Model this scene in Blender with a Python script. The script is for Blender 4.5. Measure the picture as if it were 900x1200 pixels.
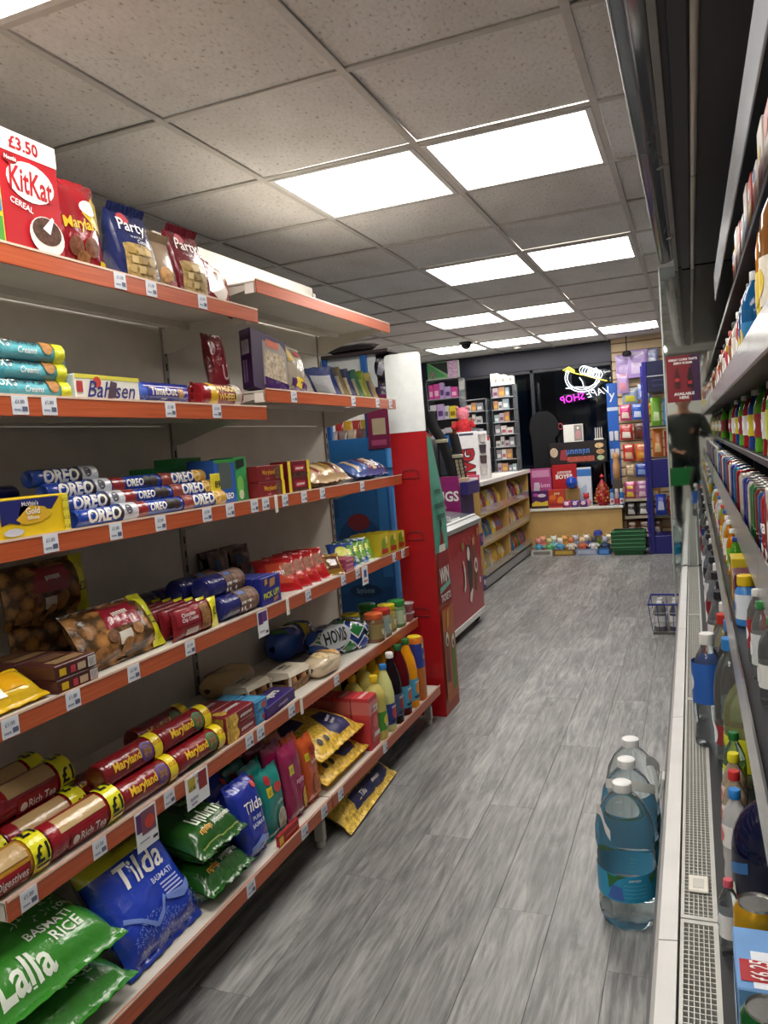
import bpy, bmesh, math, random
from mathutils import Vector, Matrix, noise

for o in list(bpy.data.objects):
    bpy.data.objects.remove(o)
scene = bpy.context.scene
COL = scene.collection
R = math.radians
rnd = random.Random(7)

# ------------------------------------------------------------------ camera, world, exposure
def make_camera():
    yaw, pitch, roll = R(21.79), R(-4.477), R(-4.59)
    cy, sy, cp, sp, cr, sr = math.cos(yaw), math.sin(yaw), math.cos(pitch), math.sin(pitch), math.cos(roll), math.sin(roll)
    fwd = Vector((-sy * cp, cy * cp, sp)); right = Vector((cy, sy, 0)); up = right.cross(fwd)
    r2 = cr * right + sr * up; u2 = -sr * right + cr * up
    cam = bpy.data.cameras.new('camera'); ob = bpy.data.objects.new('camera', cam); COL.objects.link(ob)
    m = Matrix((r2, u2, -fwd)).transposed().to_4x4(); m.translation = Vector((0, 0, 1.318))
    ob.matrix_world = m
    cam.sensor_fit = 'VERTICAL'; cam.sensor_height = 24.0; cam.lens = 915.5 / 1200 * 24.0
    cam.clip_start = 0.02; cam.clip_end = 60
    scene.camera = ob
make_camera()
world = bpy.data.worlds.new('night'); scene.world = world; world.use_nodes = True
bg = world.node_tree.nodes['Background']
bg.inputs[0].default_value = (0.010, 0.016, 0.035, 1); bg.inputs[1].default_value = 0.5
vs = scene.view_settings
vs.view_transform = 'Standard'; vs.look = 'None'; vs.gamma = 1.0; vs.use_curve_mapping = False
vs.exposure = -0.05
LIGHT = 15.0            # radiance of the ceiling light panels

# ------------------------------------------------------------------ materials
_m = {}
def lin(h):
    h = h.lstrip('#'); c = [int(h[i:i + 2], 16) / 255 for i in (0, 2, 4)]
    return tuple(x / 12.92 if x <= .04045 else ((x + .055) / 1.055) ** 2.4 for x in c) + (1,)
def nt(name):
    m = bpy.data.materials.new(name); m.use_nodes = True
    t = m.node_tree; b = t.nodes['Principled BSDF']
    return m, t, b
def coord(t, kind='Object', scale=(1, 1, 1)):
    tc = t.nodes.new('ShaderNodeTexCoord'); mp = t.nodes.new('ShaderNodeMapping')
    mp.inputs['Scale'].default_value = scale
    t.links.new(tc.outputs[kind], mp.inputs['Vector']); return mp.outputs['Vector']
def nz(t, vec, scale, detail=3, rough=.6):
    n = t.nodes.new('ShaderNodeTexNoise'); n.inputs['Scale'].default_value = scale
    n.inputs['Detail'].default_value = detail; n.inputs['Roughness'].default_value = rough
    t.links.new(vec, n.inputs['Vector']); return n.outputs['Fac']
def ramp(t, fac, stops):
    r = t.nodes.new('ShaderNodeValToRGB'); e = r.color_ramp.elements
    while len(e) < len(stops): e.new(.5)
    for el, (p, c) in zip(e, stops): el.position = p; el.color = c if len(c) == 4 else (*c, 1)
    t.links.new(fac, r.inputs['Fac']); return r.outputs['Color']
def bump(t, b, fac, strength, dist=.002):
    n = t.nodes.new('ShaderNodeBump'); n.inputs['Strength'].default_value = strength; n.inputs['Distance'].default_value = dist
    t.links.new(fac, n.inputs['Height']); t.links.new(n.outputs['Normal'], b.inputs['Normal'])
def M(hexc, rough=.5, metal=0.0, kind=''):
    """plain procedural finish: kind '' = paper/paint, film = crinkled glossy wrapper, speck = mottled contents, grain = painted steel"""
    key = (hexc, rough, metal, kind)
    if key in _m: return _m[key]
    m, t, b = nt('%s_%s' % (kind or 'paint', hexc))
    c = lin(hexc)
    b.inputs['Base Color'].default_value = c; b.inputs['Roughness'].default_value = rough; b.inputs['Metallic'].default_value = metal
    if kind == 'film':
        v = coord(t); f = nz(t, v, 34, 4, .55); bump(t, b, f, .75, .005); b.inputs['Coat Weight'].default_value = .35; b.inputs['Coat Roughness'].default_value = .08
        b.inputs['Specular IOR Level'].default_value = .65
    elif kind == 'speck':
        v = coord(t); f = nz(t, v, 70, 3, .6)
        d = tuple(x * .5 for x in c[:3]); l = tuple(min(1, x * 1.5 + .02) for x in c[:3])
        t.links.new(ramp(t, f, [(.32, d), (.5, c[:3]), (.68, l)]), b.inputs['Base Color']); bump(t, b, f, .5, .003)
    elif kind == 'cookies':
        v = coord(t); vo = t.nodes.new('ShaderNodeTexVoronoi'); vo.inputs['Scale'].default_value = 26; t.links.new(v, vo.inputs['Vector'])
        f2 = nz(t, v, 90, 3, .6)
        mx = t.nodes.new('ShaderNodeMix'); mx.data_type = 'FLOAT'; mx.inputs[0].default_value = .35; t.links.new(vo.outputs['Distance'], mx.inputs[2]); t.links.new(f2, mx.inputs[3])
        d = tuple(x * .22 for x in c[:3]); l = tuple(min(1, x * 1.5) for x in c[:3])
        t.links.new(ramp(t, mx.outputs[0], [(.22, l), (.42, c[:3]), (.58, d)]), b.inputs['Base Color']); bump(t, b, mx.outputs[0], .5, .006)
    elif kind == 'grain':
        v = coord(t); f = nz(t, v, 6, 4, .6)
        d = tuple(x * .86 for x in c[:3]); t.links.new(ramp(t, f, [(.3, d), (.7, c[:3])]), b.inputs['Base Color'])
    else:
        v = coord(t); f = nz(t, v, 25, 2, .5)
        d = tuple(x * .93 for x in c[:3]); t.links.new(ramp(t, f, [(.35, d), (.65, c[:3])]), b.inputs['Base Color'])
    _m[key] = m; return m
def F(h): return M(h, .2, 0, 'film')          # glossy wrapper
def Cc(h): return M(h, .38)                     # printed carton
def I(h): return M(h, .42)                      # printing ink / label
def S(h): return M(h, .55, 0, 'speck')
def clear(hexc='eef4f6', rough=.04, trans=.96, ior=1.3):
    key = ('clear', hexc, rough, trans, ior)
    if key in _m: return _m[key]
    m, t, b = nt('clear_' + hexc)
    b.inputs['Base Color'].default_value = lin(hexc); b.inputs['Roughness'].default_value = rough
    b.inputs['Transmission Weight'].default_value = trans; b.inputs['IOR'].default_value = ior
    v = coord(t); bump(t, b, nz(t, v, 18, 2), .08, .002)
    _m[key] = m; return m
def glow(hexc, s):
    key = ('glow', hexc, s)
    if key in _m: return _m[key]
    m, t, b = nt('glow_' + hexc)
    b.inputs['Base Color'].default_value = lin(hexc); b.inputs['Emission Color'].default_value = lin(hexc)
    b.inputs['Emission Strength'].default_value = s
    _m[key] = m; return m
def metal(hexc, rough=.3): return M(hexc, rough, 1.0)

# ------------------------------------------------------------------ mesh builder
class MB:
    def __init__(s): s.v = []; s.f = []; s.m = []
    def add(s, vs, fs, mi=0):
        o = len(s.v); s.v += [tuple(v) for v in vs]
        s.f += [tuple(i + o for i in f) for f in fs]; s.m += [mi] * len(fs); return s
    def box(s, x0, x1, y0, y1, z0, z1, b=0.0, mi=0):
        if b <= 0:
            vs = [(x, y, z) for x in (x0, x1) for y in (y0, y1) for z in (z0, z1)]
            return s.add(vs, [(0, 1, 3, 2), (4, 6, 7, 5), (0, 4, 5, 1), (2, 3, 7, 6), (0, 2, 6, 4), (1, 5, 7, 3)], mi)
        b = min(b, (x1 - x0) * .45, (y1 - y0) * .45, (z1 - z0) * .45)
        lo = (x0, y0, z0); hi = (x1, y1, z1); idx = {}; vs = []
        for sx in (0, 1):
            for sy in (0, 1):
                for sz in (0, 1):
                    sg = (sx, sy, sz)
                    for a in range(3):
                        p = [(hi[k] if sg[k] else lo[k]) + (0 if k == a else (-b if sg[k] else b)) for k in range(3)]
                        idx[(sg, a)] = len(vs); vs.append(tuple(p))
        fs = []
        for a in range(3):
            o1, o2 = [k for k in range(3) if k != a]
            for sg in (0, 1):
                q = []
                for p1, p2 in ((0, 0), (1, 0), (1, 1), (0, 1)):
                    k = [0, 0, 0]; k[a] = sg; k[o1] = p1; k[o2] = p2; q.append(idx[(tuple(k), a)])
                fs.append(tuple(q))
            for p1 in (0, 1):
                for p2 in (0, 1):
                    k0 = [0, 0, 0]; k0[o1] = p1; k0[o2] = p2; k1 = list(k0); k1[a] = 1
                    fs.append((idx[(tuple(k0), o1)], idx[(tuple(k0), o2)], idx[(tuple(k1), o2)], idx[(tuple(k1), o1)]))
        for sx in (0, 1):
            for sy in (0, 1):
                for sz in (0, 1): fs.append(tuple(idx[((sx, sy, sz), a)] for a in range(3)))
        c = Vector(((x0 + x1) / 2, (y0 + y1) / 2, (z0 + z1) / 2)); out = []
        for f in fs:
            p = [Vector(vs[i]) for i in f]; n = (p[1] - p[0]).cross(p[2] - p[0])
            out.append(f if n.dot(sum(p, Vector()) / len(p) - c) > 0 else tuple(reversed(f)))
        return s.add(vs, out, mi)
    def grid(s, fn, nu, nv, mi=None, flip=False):
        vs = [fn(i / nu, j / nv) for j in range(nv + 1) for i in range(nu + 1)]; w = nu + 1
        fs = []; ms = []
        for j in range(nv):
            for i in range(nu):
                q = (j * w + i, j * w + i + 1, (j + 1) * w + i + 1, (j + 1) * w + i)
                fs.append(tuple(reversed(q)) if flip else q); ms.append(mi((i + .5) / nu, (j + .5) / nv) if callable(mi) else (mi or 0))
        o = len(s.v); s.v += [tuple(v) for v in vs]; s.f += [tuple(k + o for k in f) for f in fs]; s.m += ms; return s
    def lathe(s, prof, n=20, c=(0, 0, 0), axis='z', mi=0, sq=None, caps=True):
        o = len(s.v); m = len(prof)
        for r, z in prof:
            for k in range(n):
                a = 2 * math.pi * k / n; ca, sa = math.cos(a), math.sin(a)
                if sq:                                   # squarish section
                    e = (abs(ca) ** sq + abs(sa) ** sq) ** (-1 / sq); ca *= e; sa *= e
                if axis == 'z': p = (c[0] + r * ca, c[1] + r * sa, c[2] + z)
                elif axis == 'x': p = (c[0] + z, c[1] + r * ca, c[2] + r * sa)
                else: p = (c[0] + r * sa, c[1] + z, c[2] + r * ca)
                s.v.append(p)
        for j in range(m - 1):
            for k in range(n):
                s.f.append((o + j * n + k, o + j * n + (k + 1) % n, o + (j + 1) * n + (k + 1) % n, o + (j + 1) * n + k)); s.m.append(mi)
        if caps and prof[0][0] > 1e-6: s.f.append(tuple(o + k for k in reversed(range(n)))); s.m.append(mi)
        if caps and prof[-1][0] > 1e-6: s.f.append(tuple(o + (m - 1) * n + k for k in range(n))); s.m.append(mi)
        return s
    def tube(s, pts, r, n=8, mi=0, closed=False):
        pts = [Vector(p) for p in pts]; m = len(pts); o = len(s.v); N = None
        for i, p in enumerate(pts):
            if closed: d = pts[(i + 1) % m] - pts[i - 1]
            else: d = pts[min(i + 1, m - 1)] - pts[max(i - 1, 0)]
            if d.length < 1e-9: d = Vector((0, 0, 1))
            d.normalize()
            if N is None: N = d.orthogonal().normalized()
            N = (N - d * N.dot(d)); N = N.normalized() if N.length > 1e-6 else d.orthogonal().normalized()
            B = d.cross(N); rr = r[i] if isinstance(r, (list, tuple)) else r
            for k in range(n):
                a = 2 * math.pi * k / n; s.v.append(tuple(p + (N * math.cos(a) + B * math.sin(a)) * rr))
        for i in range(m if closed else m - 1):
            for k in range(n):
                i2 = (i + 1) % m
                s.f.append((o + i * n + k, o + i * n + (k + 1) % n, o + i2 * n + (k + 1) % n, o + i2 * n + k)); s.m.append(mi)
        if not closed:
            s.f.append(tuple(o + k for k in reversed(range(n)))); s.m.append(mi)
            s.f.append(tuple(o + (m - 1) * n + k for k in range(n))); s.m.append(mi)
        return s
    def prism(s, poly, fn0, fn1, mi=0):
        """poly 2D outline, fn0/fn1 map (u,v)->3D for the two faces"""
        n = len(poly); o = len(s.v)
        s.v += [tuple(fn0(*p)) for p in poly] + [tuple(fn1(*p)) for p in poly]
        s.f.append(tuple(o + i for i in range(n))); s.f.append(tuple(o + n + i for i in reversed(range(n)))); s.m += [mi, mi]
        for i in range(n):
            j = (i + 1) % n; s.f.append((o + i, o + n + i, o + n + j, o + j)); s.m.append(mi)
        return s
    def mesh(s, name, mats, smooth=True, ang=40):
        me = bpy.data.meshes.new(name); me.from_pydata(s.v, [], s.f)
        for m in (mats if isinstance(mats, (list, tuple)) else [mats]): me.materials.append(m)
        if any(s.m): me.polygons.foreach_set('material_index', s.m)
        if smooth:
            me.shade_smooth(); me.set_sharp_from_angle(angle=R(ang))
        me.update(); return me
def link(name, me, parent=None, loc=(0, 0, 0), rot=(0, 0, 0)):
    o = bpy.data.objects.new(name, me); COL.objects.link(o); o.location = loc; o.rotation_euler = rot
    if parent: o.parent = parent
    return o
def part(parent, name, mb, mats, smooth=True, ang=40, label=None):
    o = link(name, mb.mesh(name, mats, smooth, ang), parent)
    if label: o['label'] = label
    return o
def tag(o, label, cat, group=None):
    o['label'] = label; o['category'] = cat
    if group: o['group'] = group
    return o
def thing(name, label, cat, loc=(0, 0, 0), rot=(0, 0, 0), group=None):
    return tag(link(name, None, None, loc, rot), label, cat, group)
def struct(name, mb, mats, parent=None, smooth=False):
    o = link(name, mb.mesh(name, mats, smooth), parent)
    if not parent: o['kind'] = 'structure'
    return o
def dup(root, loc, rot=None, label=None, group=None):
    r = root.copy(); COL.objects.link(r); r.location = loc
    if rot is not None: r.rotation_euler = rot
    if label: r['label'] = label
    if group: r['group'] = group
    for ch in list(root.children):
        c = ch.copy(); COL.objects.link(c); c.parent = r
        for g in list(ch.children):
            d = g.copy(); COL.objects.link(d); d.parent = c
    return r

# ------------------------------------------------------------------ lettering and printed patches
_t = {}
def text_geo(txt, bold=.0, shear=0.0, space=1.0):
    key = (txt, bold, shear, space)
    if key in _t: return _t[key]
    cu = bpy.data.curves.new('lettering', 'FONT'); cu.body = txt; cu.size = 1.0; cu.resolution_u = 2
    cu.offset = bold; cu.shear = shear; cu.space_character = space; cu.fill_mode = 'FRONT'
    ob = bpy.data.objects.new('lettering', cu)
    me = bpy.data.meshes.new_from_object(ob)
    bm = bmesh.new(); bm.from_mesh(me); bmesh.ops.triangulate(bm, faces=bm.faces[:])
    for _ in range(2):
        le = [e for e in bm.edges if e.calc_length() > .26]
        if not le: break
        bmesh.ops.subdivide_edges(bm, edges=le, cuts=1, use_grid_fill=False); bmesh.ops.triangulate(bm, faces=[f for f in bm.faces if len(f.verts) > 3])
    bm.verts.index_update()
    vs = [(v.co.x, v.co.y) for v in bm.verts]; fs = [tuple(v.index for v in f.verts) for f in bm.faces]; bm.free()
    bpy.data.objects.remove(ob); bpy.data.curves.remove(cu); bpy.data.meshes.remove(me)
    x0, x1 = min(v[0] for v in vs), max(v[0] for v in vs); y0, y1 = min(v[1] for v in vs), max(v[1] for v in vs)
    _t[key] = ([(x - (x0 + x1) / 2, y - (y0 + y1) / 2) for x, y in vs], fs, x1 - x0, y1 - y0)
    return _t[key]
def blocks(n):
    """a word too small to read in the photo: n unreadable letter-sized marks"""
    q = random.Random(n * 31); vs = []; fs = []; x = 0
    for _ in range(n):
        w = q.uniform(.30, .48); h0, h1 = q.choice(((0, .5), (0, .5), (0, .72), (-.15, .5))); m = w * .34
        for a, b, c, d in ((x, x + m, h0, h1), (x + w - m, x + w, 0, .5), (x + m, x + w - m, .36, .5) if q.random() < .6 else (x + m, x + w - m, 0, .13)):
            o = len(vs); vs += [(a, c), (b, c), (b, d), (a, d)]; fs.append((o, o + 1, o + 2, o + 3))
        x += w + .12
    x -= .12
    return [(a - x / 2, b - .28) for a, b in vs], fs, x, .72
def rings(mb, poly, cu, cv, fn, e):
    n = len(poly); rmax = max(math.hypot(p[0] - cu, p[1] - cv) for p in poly); nr = max(1, min(7, int(rmax / .012)))
    vs = [fn(cu, cv, e)]
    for r_ in range(1, nr + 1):
        f = r_ / nr; vs += [fn(cu + (p[0] - cu) * f, cv + (p[1] - cv) * f, e) for p in poly]
    fs = [(0, 1 + j, 1 + (j + 1) % n) for j in range(n)]
    for r_ in range(nr - 1):
        o = 1 + r_ * n; fs += [(o + j, o + n + j, o + n + (j + 1) % n, o + (j + 1) % n) for j in range(n)]
    mb.add(vs, fs)
def art(root, fn, items, e0=.0009, de=.0005):
    """print on a surface fn(u,v,e)->xyz: ('r',u0,v0,u1,v1,mat,name) ('e',cu,cv,ru,rv,mat,name)
    ('t',text,cu,cv,height,mat,name[,opts]) ('p',[(u,v)..],mat,name)"""
    for i, it in enumerate(items):
        if it[0] == 't' and not it[1]: continue
        e = e0 + de * i; k = it[0]; mb = MB()
        if k == 'r':
            u0, v0, u1, v1, mat, nm = it[1:7]
            nu = max(1, min(14, int(abs(u1 - u0) / .012))); nv = max(1, min(14, int(abs(v1 - v0) / .012)))
            mb.grid(lambda a, b: fn(u0 + (u1 - u0) * a, v0 + (v1 - v0) * b, e), nu, nv)
        elif k == 'e':
            cu, cv, ru, rv, mat, nm = it[1:7]
            poly = [(cu + ru * math.cos(2 * math.pi * j / 20), cv + rv * math.sin(2 * math.pi * j / 20)) for j in range(20)]
            rings(mb, poly, cu, cv, fn, e)
        elif k == 'p':
            poly, mat, nm = it[1:4]
            cu = sum(p[0] for p in poly) / len(poly); cv = sum(p[1] for p in poly) / len(poly); q = []
            for j, p in enumerate(poly):
                p2 = poly[(j + 1) % len(poly)]; m = max(1, min(8, int(math.hypot(p2[0] - p[0], p2[1] - p[1]) / .018)))
                q += [(p[0] + (p2[0] - p[0]) * i_ / m, p[1] + (p2[1] - p[1]) * i_ / m) for i_ in range(m)]
            rings(mb, q, cu, cv, fn, e)
        elif k == 'g':                                  # scatter of tiny printed grains, joined
            cnt, (u0, v0, u1, v1), ln, mat, nm, sd = it[1:7]; q = random.Random(sd); keep = it[7] if len(it) > 7 else None
            for _ in range(cnt):
                u, v = q.uniform(u0, u1), q.uniform(v0, v1)
                if keep and not keep(u, v): continue
                a = q.uniform(0, 3.14); c, s_ = math.cos(a) * ln, math.sin(a) * ln
                mb.add([fn(u - c, v - s_, e), fn(u + s_ * .2, v - c * .2, e), fn(u + c, v + s_, e), fn(u - s_ * .2, v + c * .2, e)], [(0, 1, 2, 3)])
        else:
            txt, cu, cv, hh, mat, nm = it[1:7]; op = it[7] if len(it) > 7 else {}
            vs, fs, tw, th = blocks(int(txt[1:])) if txt[0] == '~' else text_geo(txt, op.get('bold', .012), op.get('shear', 0), op.get('space', 1))
            sc = hh / .72
            sx = sc * op.get('sx', 1)
            if 'maxw' in op and tw * sx > op['maxw']: sx = op['maxw'] / tw
            a = R(op.get('rot', 0)); ca, sa = math.cos(a), math.sin(a); fx = -1 if op.get('mirror') else 1
            mb.add([fn(cu + fx * (x * sx * ca - y * sc * sa), cv + x * sx * sa + y * sc * ca, e + .0006) for x, y in vs], fs)
        o = part(root, nm, mb, mat, smooth=True, ang=60)
        if k == 'g' or (k == 't' and it[1][0] == '~'): o['kind'] = 'stuff'
def flat(x0, z0, y=0):          # front face, seen from local -y
    return lambda u, v, e=0: (x0 + u, y - e, z0 + v)
def topf(x0, y0, z):            # top face; v runs away from the viewer
    return lambda u, v, e=0: (x0 + u, y0 + v, z + e)
def sidef(x, y0, z0, s=-1):     # left side face seen from local -x (u runs toward the front) ; s=1 the right side
    if s < 0: return lambda u, v, e=0: (x - e, y0 - u, z0 + v)
    return lambda u, v, e=0: (x + e, y0 + u, z0 + v)

# ------------------------------------------------------------------ package shapes (local frame: x along the front, y depth away, z up; front at y=0)
G90 = R(90)
def carton(name, label, cat, w, d, h, mat, loc, rot=(0, 0, G90), group=None, bev=.002, items=(), top=(), side=(), rside=()):
    r = thing(name, label, cat, loc, rot, group)
    part(r, 'carton', MB().box(-w / 2, w / 2, 0, d, 0, h, bev), mat, smooth=False)
    art(r, flat(-w / 2, 0), items); art(r, topf(-w / 2, 0, h), top); art(r, sidef(-w / 2, d, 0), side); art(r, sidef(w / 2, 0, 0, 1), rside)
    return r
def pillow(w, h, t, seed=0, wr=.004, pinch=.9, crimp=.012, belly=0.0, slump=0.0, fat=3.4):
    def fn(u, v, e=0, sgn=-1):
        U = max(-1, min(1, 2 * u / w - 1)); V = max(-1, min(1, 2 * v / h - 1))
        Vi = min(1, abs(V) / max(.01, 1 - 2 * crimp / h))
        fv = max(0.0, 1 - Vi ** (fat * .95)) ** .58
        V2 = V + belly * (1 - V * V)
        fv *= 1 - belly * .5 * V
        fu = max(0.0, 1 - abs(U) ** fat) ** .5
        T = t / 2 * fu * fv + .0012
        q = Vector((u * 16 + seed * 7.3, v * 11 + seed * 3.1, sgn * 1.7 + seed))
        wv = noise.noise(q) * wr + noise.noise(q * 2.3) * wr * .5
        wv *= (1 - abs(U) ** 6)
        wv += wr * .45 * math.sin(u * 150 + seed) * max(0, abs(V) - .7) / .3 * (1 - abs(U) ** 4)
        x = (u - w / 2) * (1 - .07 * pinch * fv)
        return (x, t / 2 + sgn * (T + e) + wv, v - slump * fv * 0)
    return fn
def bag(name, label, cat, w, h, t, mat, loc, rot=(0, 0, G90), group=None, items=(), seed=1, wr=.004, crimp=.012, belly=0.0, mats=None, mfn=None, crimpmat=None, nu=16, nv=18, fat=3.4):
    r = thing(name, label, cat, loc, rot, group)
    fn = pillow(w, h, t, seed, wr, .9, crimp, belly, 0, fat)
    mb = MB()
    mb.grid(lambda a, b: fn(a * w, b * h, 0, -1), nu, nv, mfn)
    mb.grid(lambda a, b: fn(a * w, b * h, 0, 1), nu, nv, mfn, flip=True)
    part(r, 'wrapper', mb, mats or mat, ang=80)
    if crimpmat:
        for v0, v1, nm in ((0, crimp, 'crimped_seal'), (h - crimp, h, 'crimped_seal')):
            c = MB(); c.grid(lambda a, b: fn(a * w, v0 + (v1 - v0) * b, .0012, -1), 40, 1)
            part(r, nm, c, crimpmat)
    art(r, lambda u, v, e=0: fn(u, v, e, -1), items, e0=.0016)
    return r
def standbag(name, label, cat, w, d, h, mat, loc, rot=(0, 0, G90), group=None, items=(), seed=1, win=None, winmat=None, lip=.02):
    """flat-bottomed bag: box at the base, gathered to a crimped lip at the top"""
    r = thing(name, label, cat, loc, rot, group)
    def sec(a, V):                                     # a around 0..1, V up 0..1
        k = max(0, 1 - V ** 3.0 * 1.0) if V < 1 else 0
        dd = d * (.06 + .94 * max(0, 1 - max(0, V - .35) / .65) ** .8)
        ww = w * (1 - .05 * math.sin(V * math.pi))
        q = (a * 4) % 4; s = int(q); f = q - s
        pts = [(-ww / 2, -dd / 2), (ww / 2, -dd / 2), (ww / 2, dd / 2), (-ww / 2, dd / 2)]
        p, p2 = pts[s], pts[(s + 1) % 4]; x = p[0] + (p2[0] - p[0]) * f; y = p[1] + (p2[1] - p[1]) * f
        b = .008 * math.sin(math.pi * f) * math.sin(math.pi * min(1, V * 1.1))
        nx, ny = [(0, -1), (1, 0), (0, 1), (-1, 0)][s]
        n = noise.noise(Vector((x * 25 + seed, V * 5, y * 25))) * .004 * (.3 + V)
        return x + nx * (b + n), d / 2 + y + ny * (b + n), V * h
    mb = MB(); mb.grid(lambda a, b: sec(a, b), 24, 14); part(r, 'wrapper', mb, mat, ang=60)
    lp = MB(); lp.grid(lambda a, b: (-w / 2 + a * w, d / 2 - .004 + .006 * math.sin(a * 60) * .3 - b * .012, h - .006 + lip * b), 30, 2)
    part(r, 'crimped_seal', lp, mat)
    def fn(u, v, e=0):
        x, y, z = sec(min(.2499, max(0, u / w) * .25), v / h); return (x, y - e, z)
    art(r, fn, items, e0=.0016)
    return r
def roll(name, label, cat, L, r0, mat, loc, rot=(0, 0, G90), group=None, items=(), endmat=None, fin=False, finmat=None):
    r = thing(name, label, cat, loc, rot, group)
    mb = MB(); h = L / 2
    prof = [(r0 * .10, -h + .004), (r0 * .55, -h + .001), (r0 * .86, -h), (r0 * .98, -h + .005), (r0, -h + .014)]
    prof += [(r0 * (1 + .006 * math.sin(k * 2.1)), -h + .014 + (L - .028) * k / 8) for k in range(1, 8)]
    prof += [(a, -b) for a, b in reversed(prof[:5])]
    mb.lathe(prof, 22, (0, r0, r0), 'x'); part(r, 'wrapper', mb, mat, ang=50)
    if endmat:
        for sx in (-1, 1):
            e = MB(); e.lathe([(r0 * .05, sx * (h + .0015)), (r0 * .5, sx * (h + .0018)), (r0 * .84, sx * (h + .0012))], 22, (0, r0, r0), 'x')
            part(r, 'folded_end', e, endmat)
    if fin:
        for sx in (-1, 1):
            e = MB(); e.grid(lambda a, b: (sx * (h + .002 + b * .016), r0 + .002 * math.sin(a * 70), r0 + (a - .5) * r0 * 2.1), 26, 1)
            part(r, 'crimped_seal', e, finmat or mat)
    fn = lambda u, v, e=0: (-h + u, r0 - (r0 + e) * math.cos(v / r0), r0 + (r0 + e) * math.sin(v / r0))
    art(r, fn, items, e0=.0014)
    return r
def bottle(name, label, cat, prof, loc, bodymat, capmat=None, rot=(0, 0, G90), group=None, cap=None, band=None, items=(), n=22, sq=None, liquid=None, extra=()):
    """prof [(r,z)], cap (r,z0,z1), band (r,z0,z1,mat): label sleeve, items drawn on the label facing the viewer; liquid (mat, fill z)"""
    r = thing(name, label, cat, loc, rot, group)
    part(r, 'bottle', MB().lathe(prof, n, sq=sq), bodymat, ang=50)
    if liquid:
        lm, zf = liquid
        pr = [(max(.001, a - .0025), max(z, .003)) for a, z in prof if z < zf]; ra = pr[-1][0]
        pr.append((ra * .98, zf)); pr.append((.0005, zf))
        part(r, 'drink', MB().lathe(pr, n, sq=sq), lm, ang=50)
    if cap:
        c = MB(); cr, z0, z1 = cap; c.lathe([(cr, z0), (cr * 1.03, z0 + .002), (cr, z1 - .002), (cr * .9, z1)], 18); part(r, 'cap', c, capmat)
    if band:
        br, z0, z1, bm = band
        part(r, 'label', MB().lathe([(br, z0), (br * 1.002, (z0 + z1) / 2), (br, z1)], n, sq=sq, caps=False), bm, ang=60)
        fn = lambda u, v, e=0: (br * math.sin(u / br), -(br + e) * math.cos(u / br), v)
        art(r, fn, items, e0=.0012)
    for nm, mb, mt in extra: part(r, nm, mb, mt)
    return r
# ================================================================== the room
CEIL = 2.357
GX, GY, TW = -0.8388, 2.056, 0.6           # ceiling grid origin and module
X0, X1, Y0, Y1 = -3.6, 1.0, -1.6, 9.3      # room

def plank_mat():
    m, t, b = nt('grey_oak_vinyl')
    oi = t.nodes.new('ShaderNodeObjectInfo')
    tc = t.nodes.new('ShaderNodeTexCoord')
    off = t.nodes.new('ShaderNodeVectorMath'); off.operation = 'MULTIPLY_ADD'
    cmb = t.nodes.new('ShaderNodeCombineXYZ')
    for i in range(3): t.links.new(oi.outputs['Random'], cmb.inputs[i])
    t.links.new(cmb.outputs[0], off.inputs[0]); off.inputs[1].default_value = (13, 29, 7); t.links.new(tc.outputs['Object'], off.inputs[2])
    def mp(sc):
        k = t.nodes.new('ShaderNodeMapping'); k.inputs['Scale'].default_value = sc; t.links.new(off.outputs[0], k.inputs['Vector']); return k.outputs['Vector']
    g1 = nz(t, mp((46, 3.0, 1)), 1.6, 9, .7)
    n2 = t.nodes.new('ShaderNodeTexNoise'); n2.inputs['Scale'].default_value = 1.0; n2.inputs['Detail'].default_value = 8; n2.inputs['Roughness'].default_value = .62; n2.inputs['Distortion'].default_value = 3.2
    t.links.new(mp((17, 1.9, 1)), n2.inputs['Vector'])
    big = nz(t, mp((7, 2.6, 1)), 1.0, 3, .5)
    mx = t.nodes.new('ShaderNodeMix'); mx.data_type = 'FLOAT'; mx.inputs[0].default_value = .52
    t.links.new(g1, mx.inputs[2]); t.links.new(n2.outputs['Fac'], mx.inputs[3])
    mx2 = t.nodes.new('ShaderNodeMix'); mx2.data_type = 'FLOAT'; mx2.inputs[0].default_value = .18
    t.links.new(mx.outputs[0], mx2.inputs[2]); t.links.new(big, mx2.inputs[3])
    col = ramp(t, mx2.outputs[0], [(.32, lin('424244')), (.44, lin('676868')), (.53, lin('868685')), (.66, lin('aaa9a6'))])
    hs = t.nodes.new('ShaderNodeHueSaturation'); t.links.new(col, hs.inputs['Color'])
    mr = t.nodes.new('ShaderNodeMapRange'); mr.inputs[3].default_value = .80; mr.inputs[4].default_value = 1.12
    t.links.new(oi.outputs['Random'], mr.inputs[0]); t.links.new(mr.outputs[0], hs.inputs['Value'])
    t.links.new(hs.outputs[0], b.inputs['Base Color'])
    b.inputs['Roughness'].default_value = .42; bump(t, b, g1, .18, .001)
    return m
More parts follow.
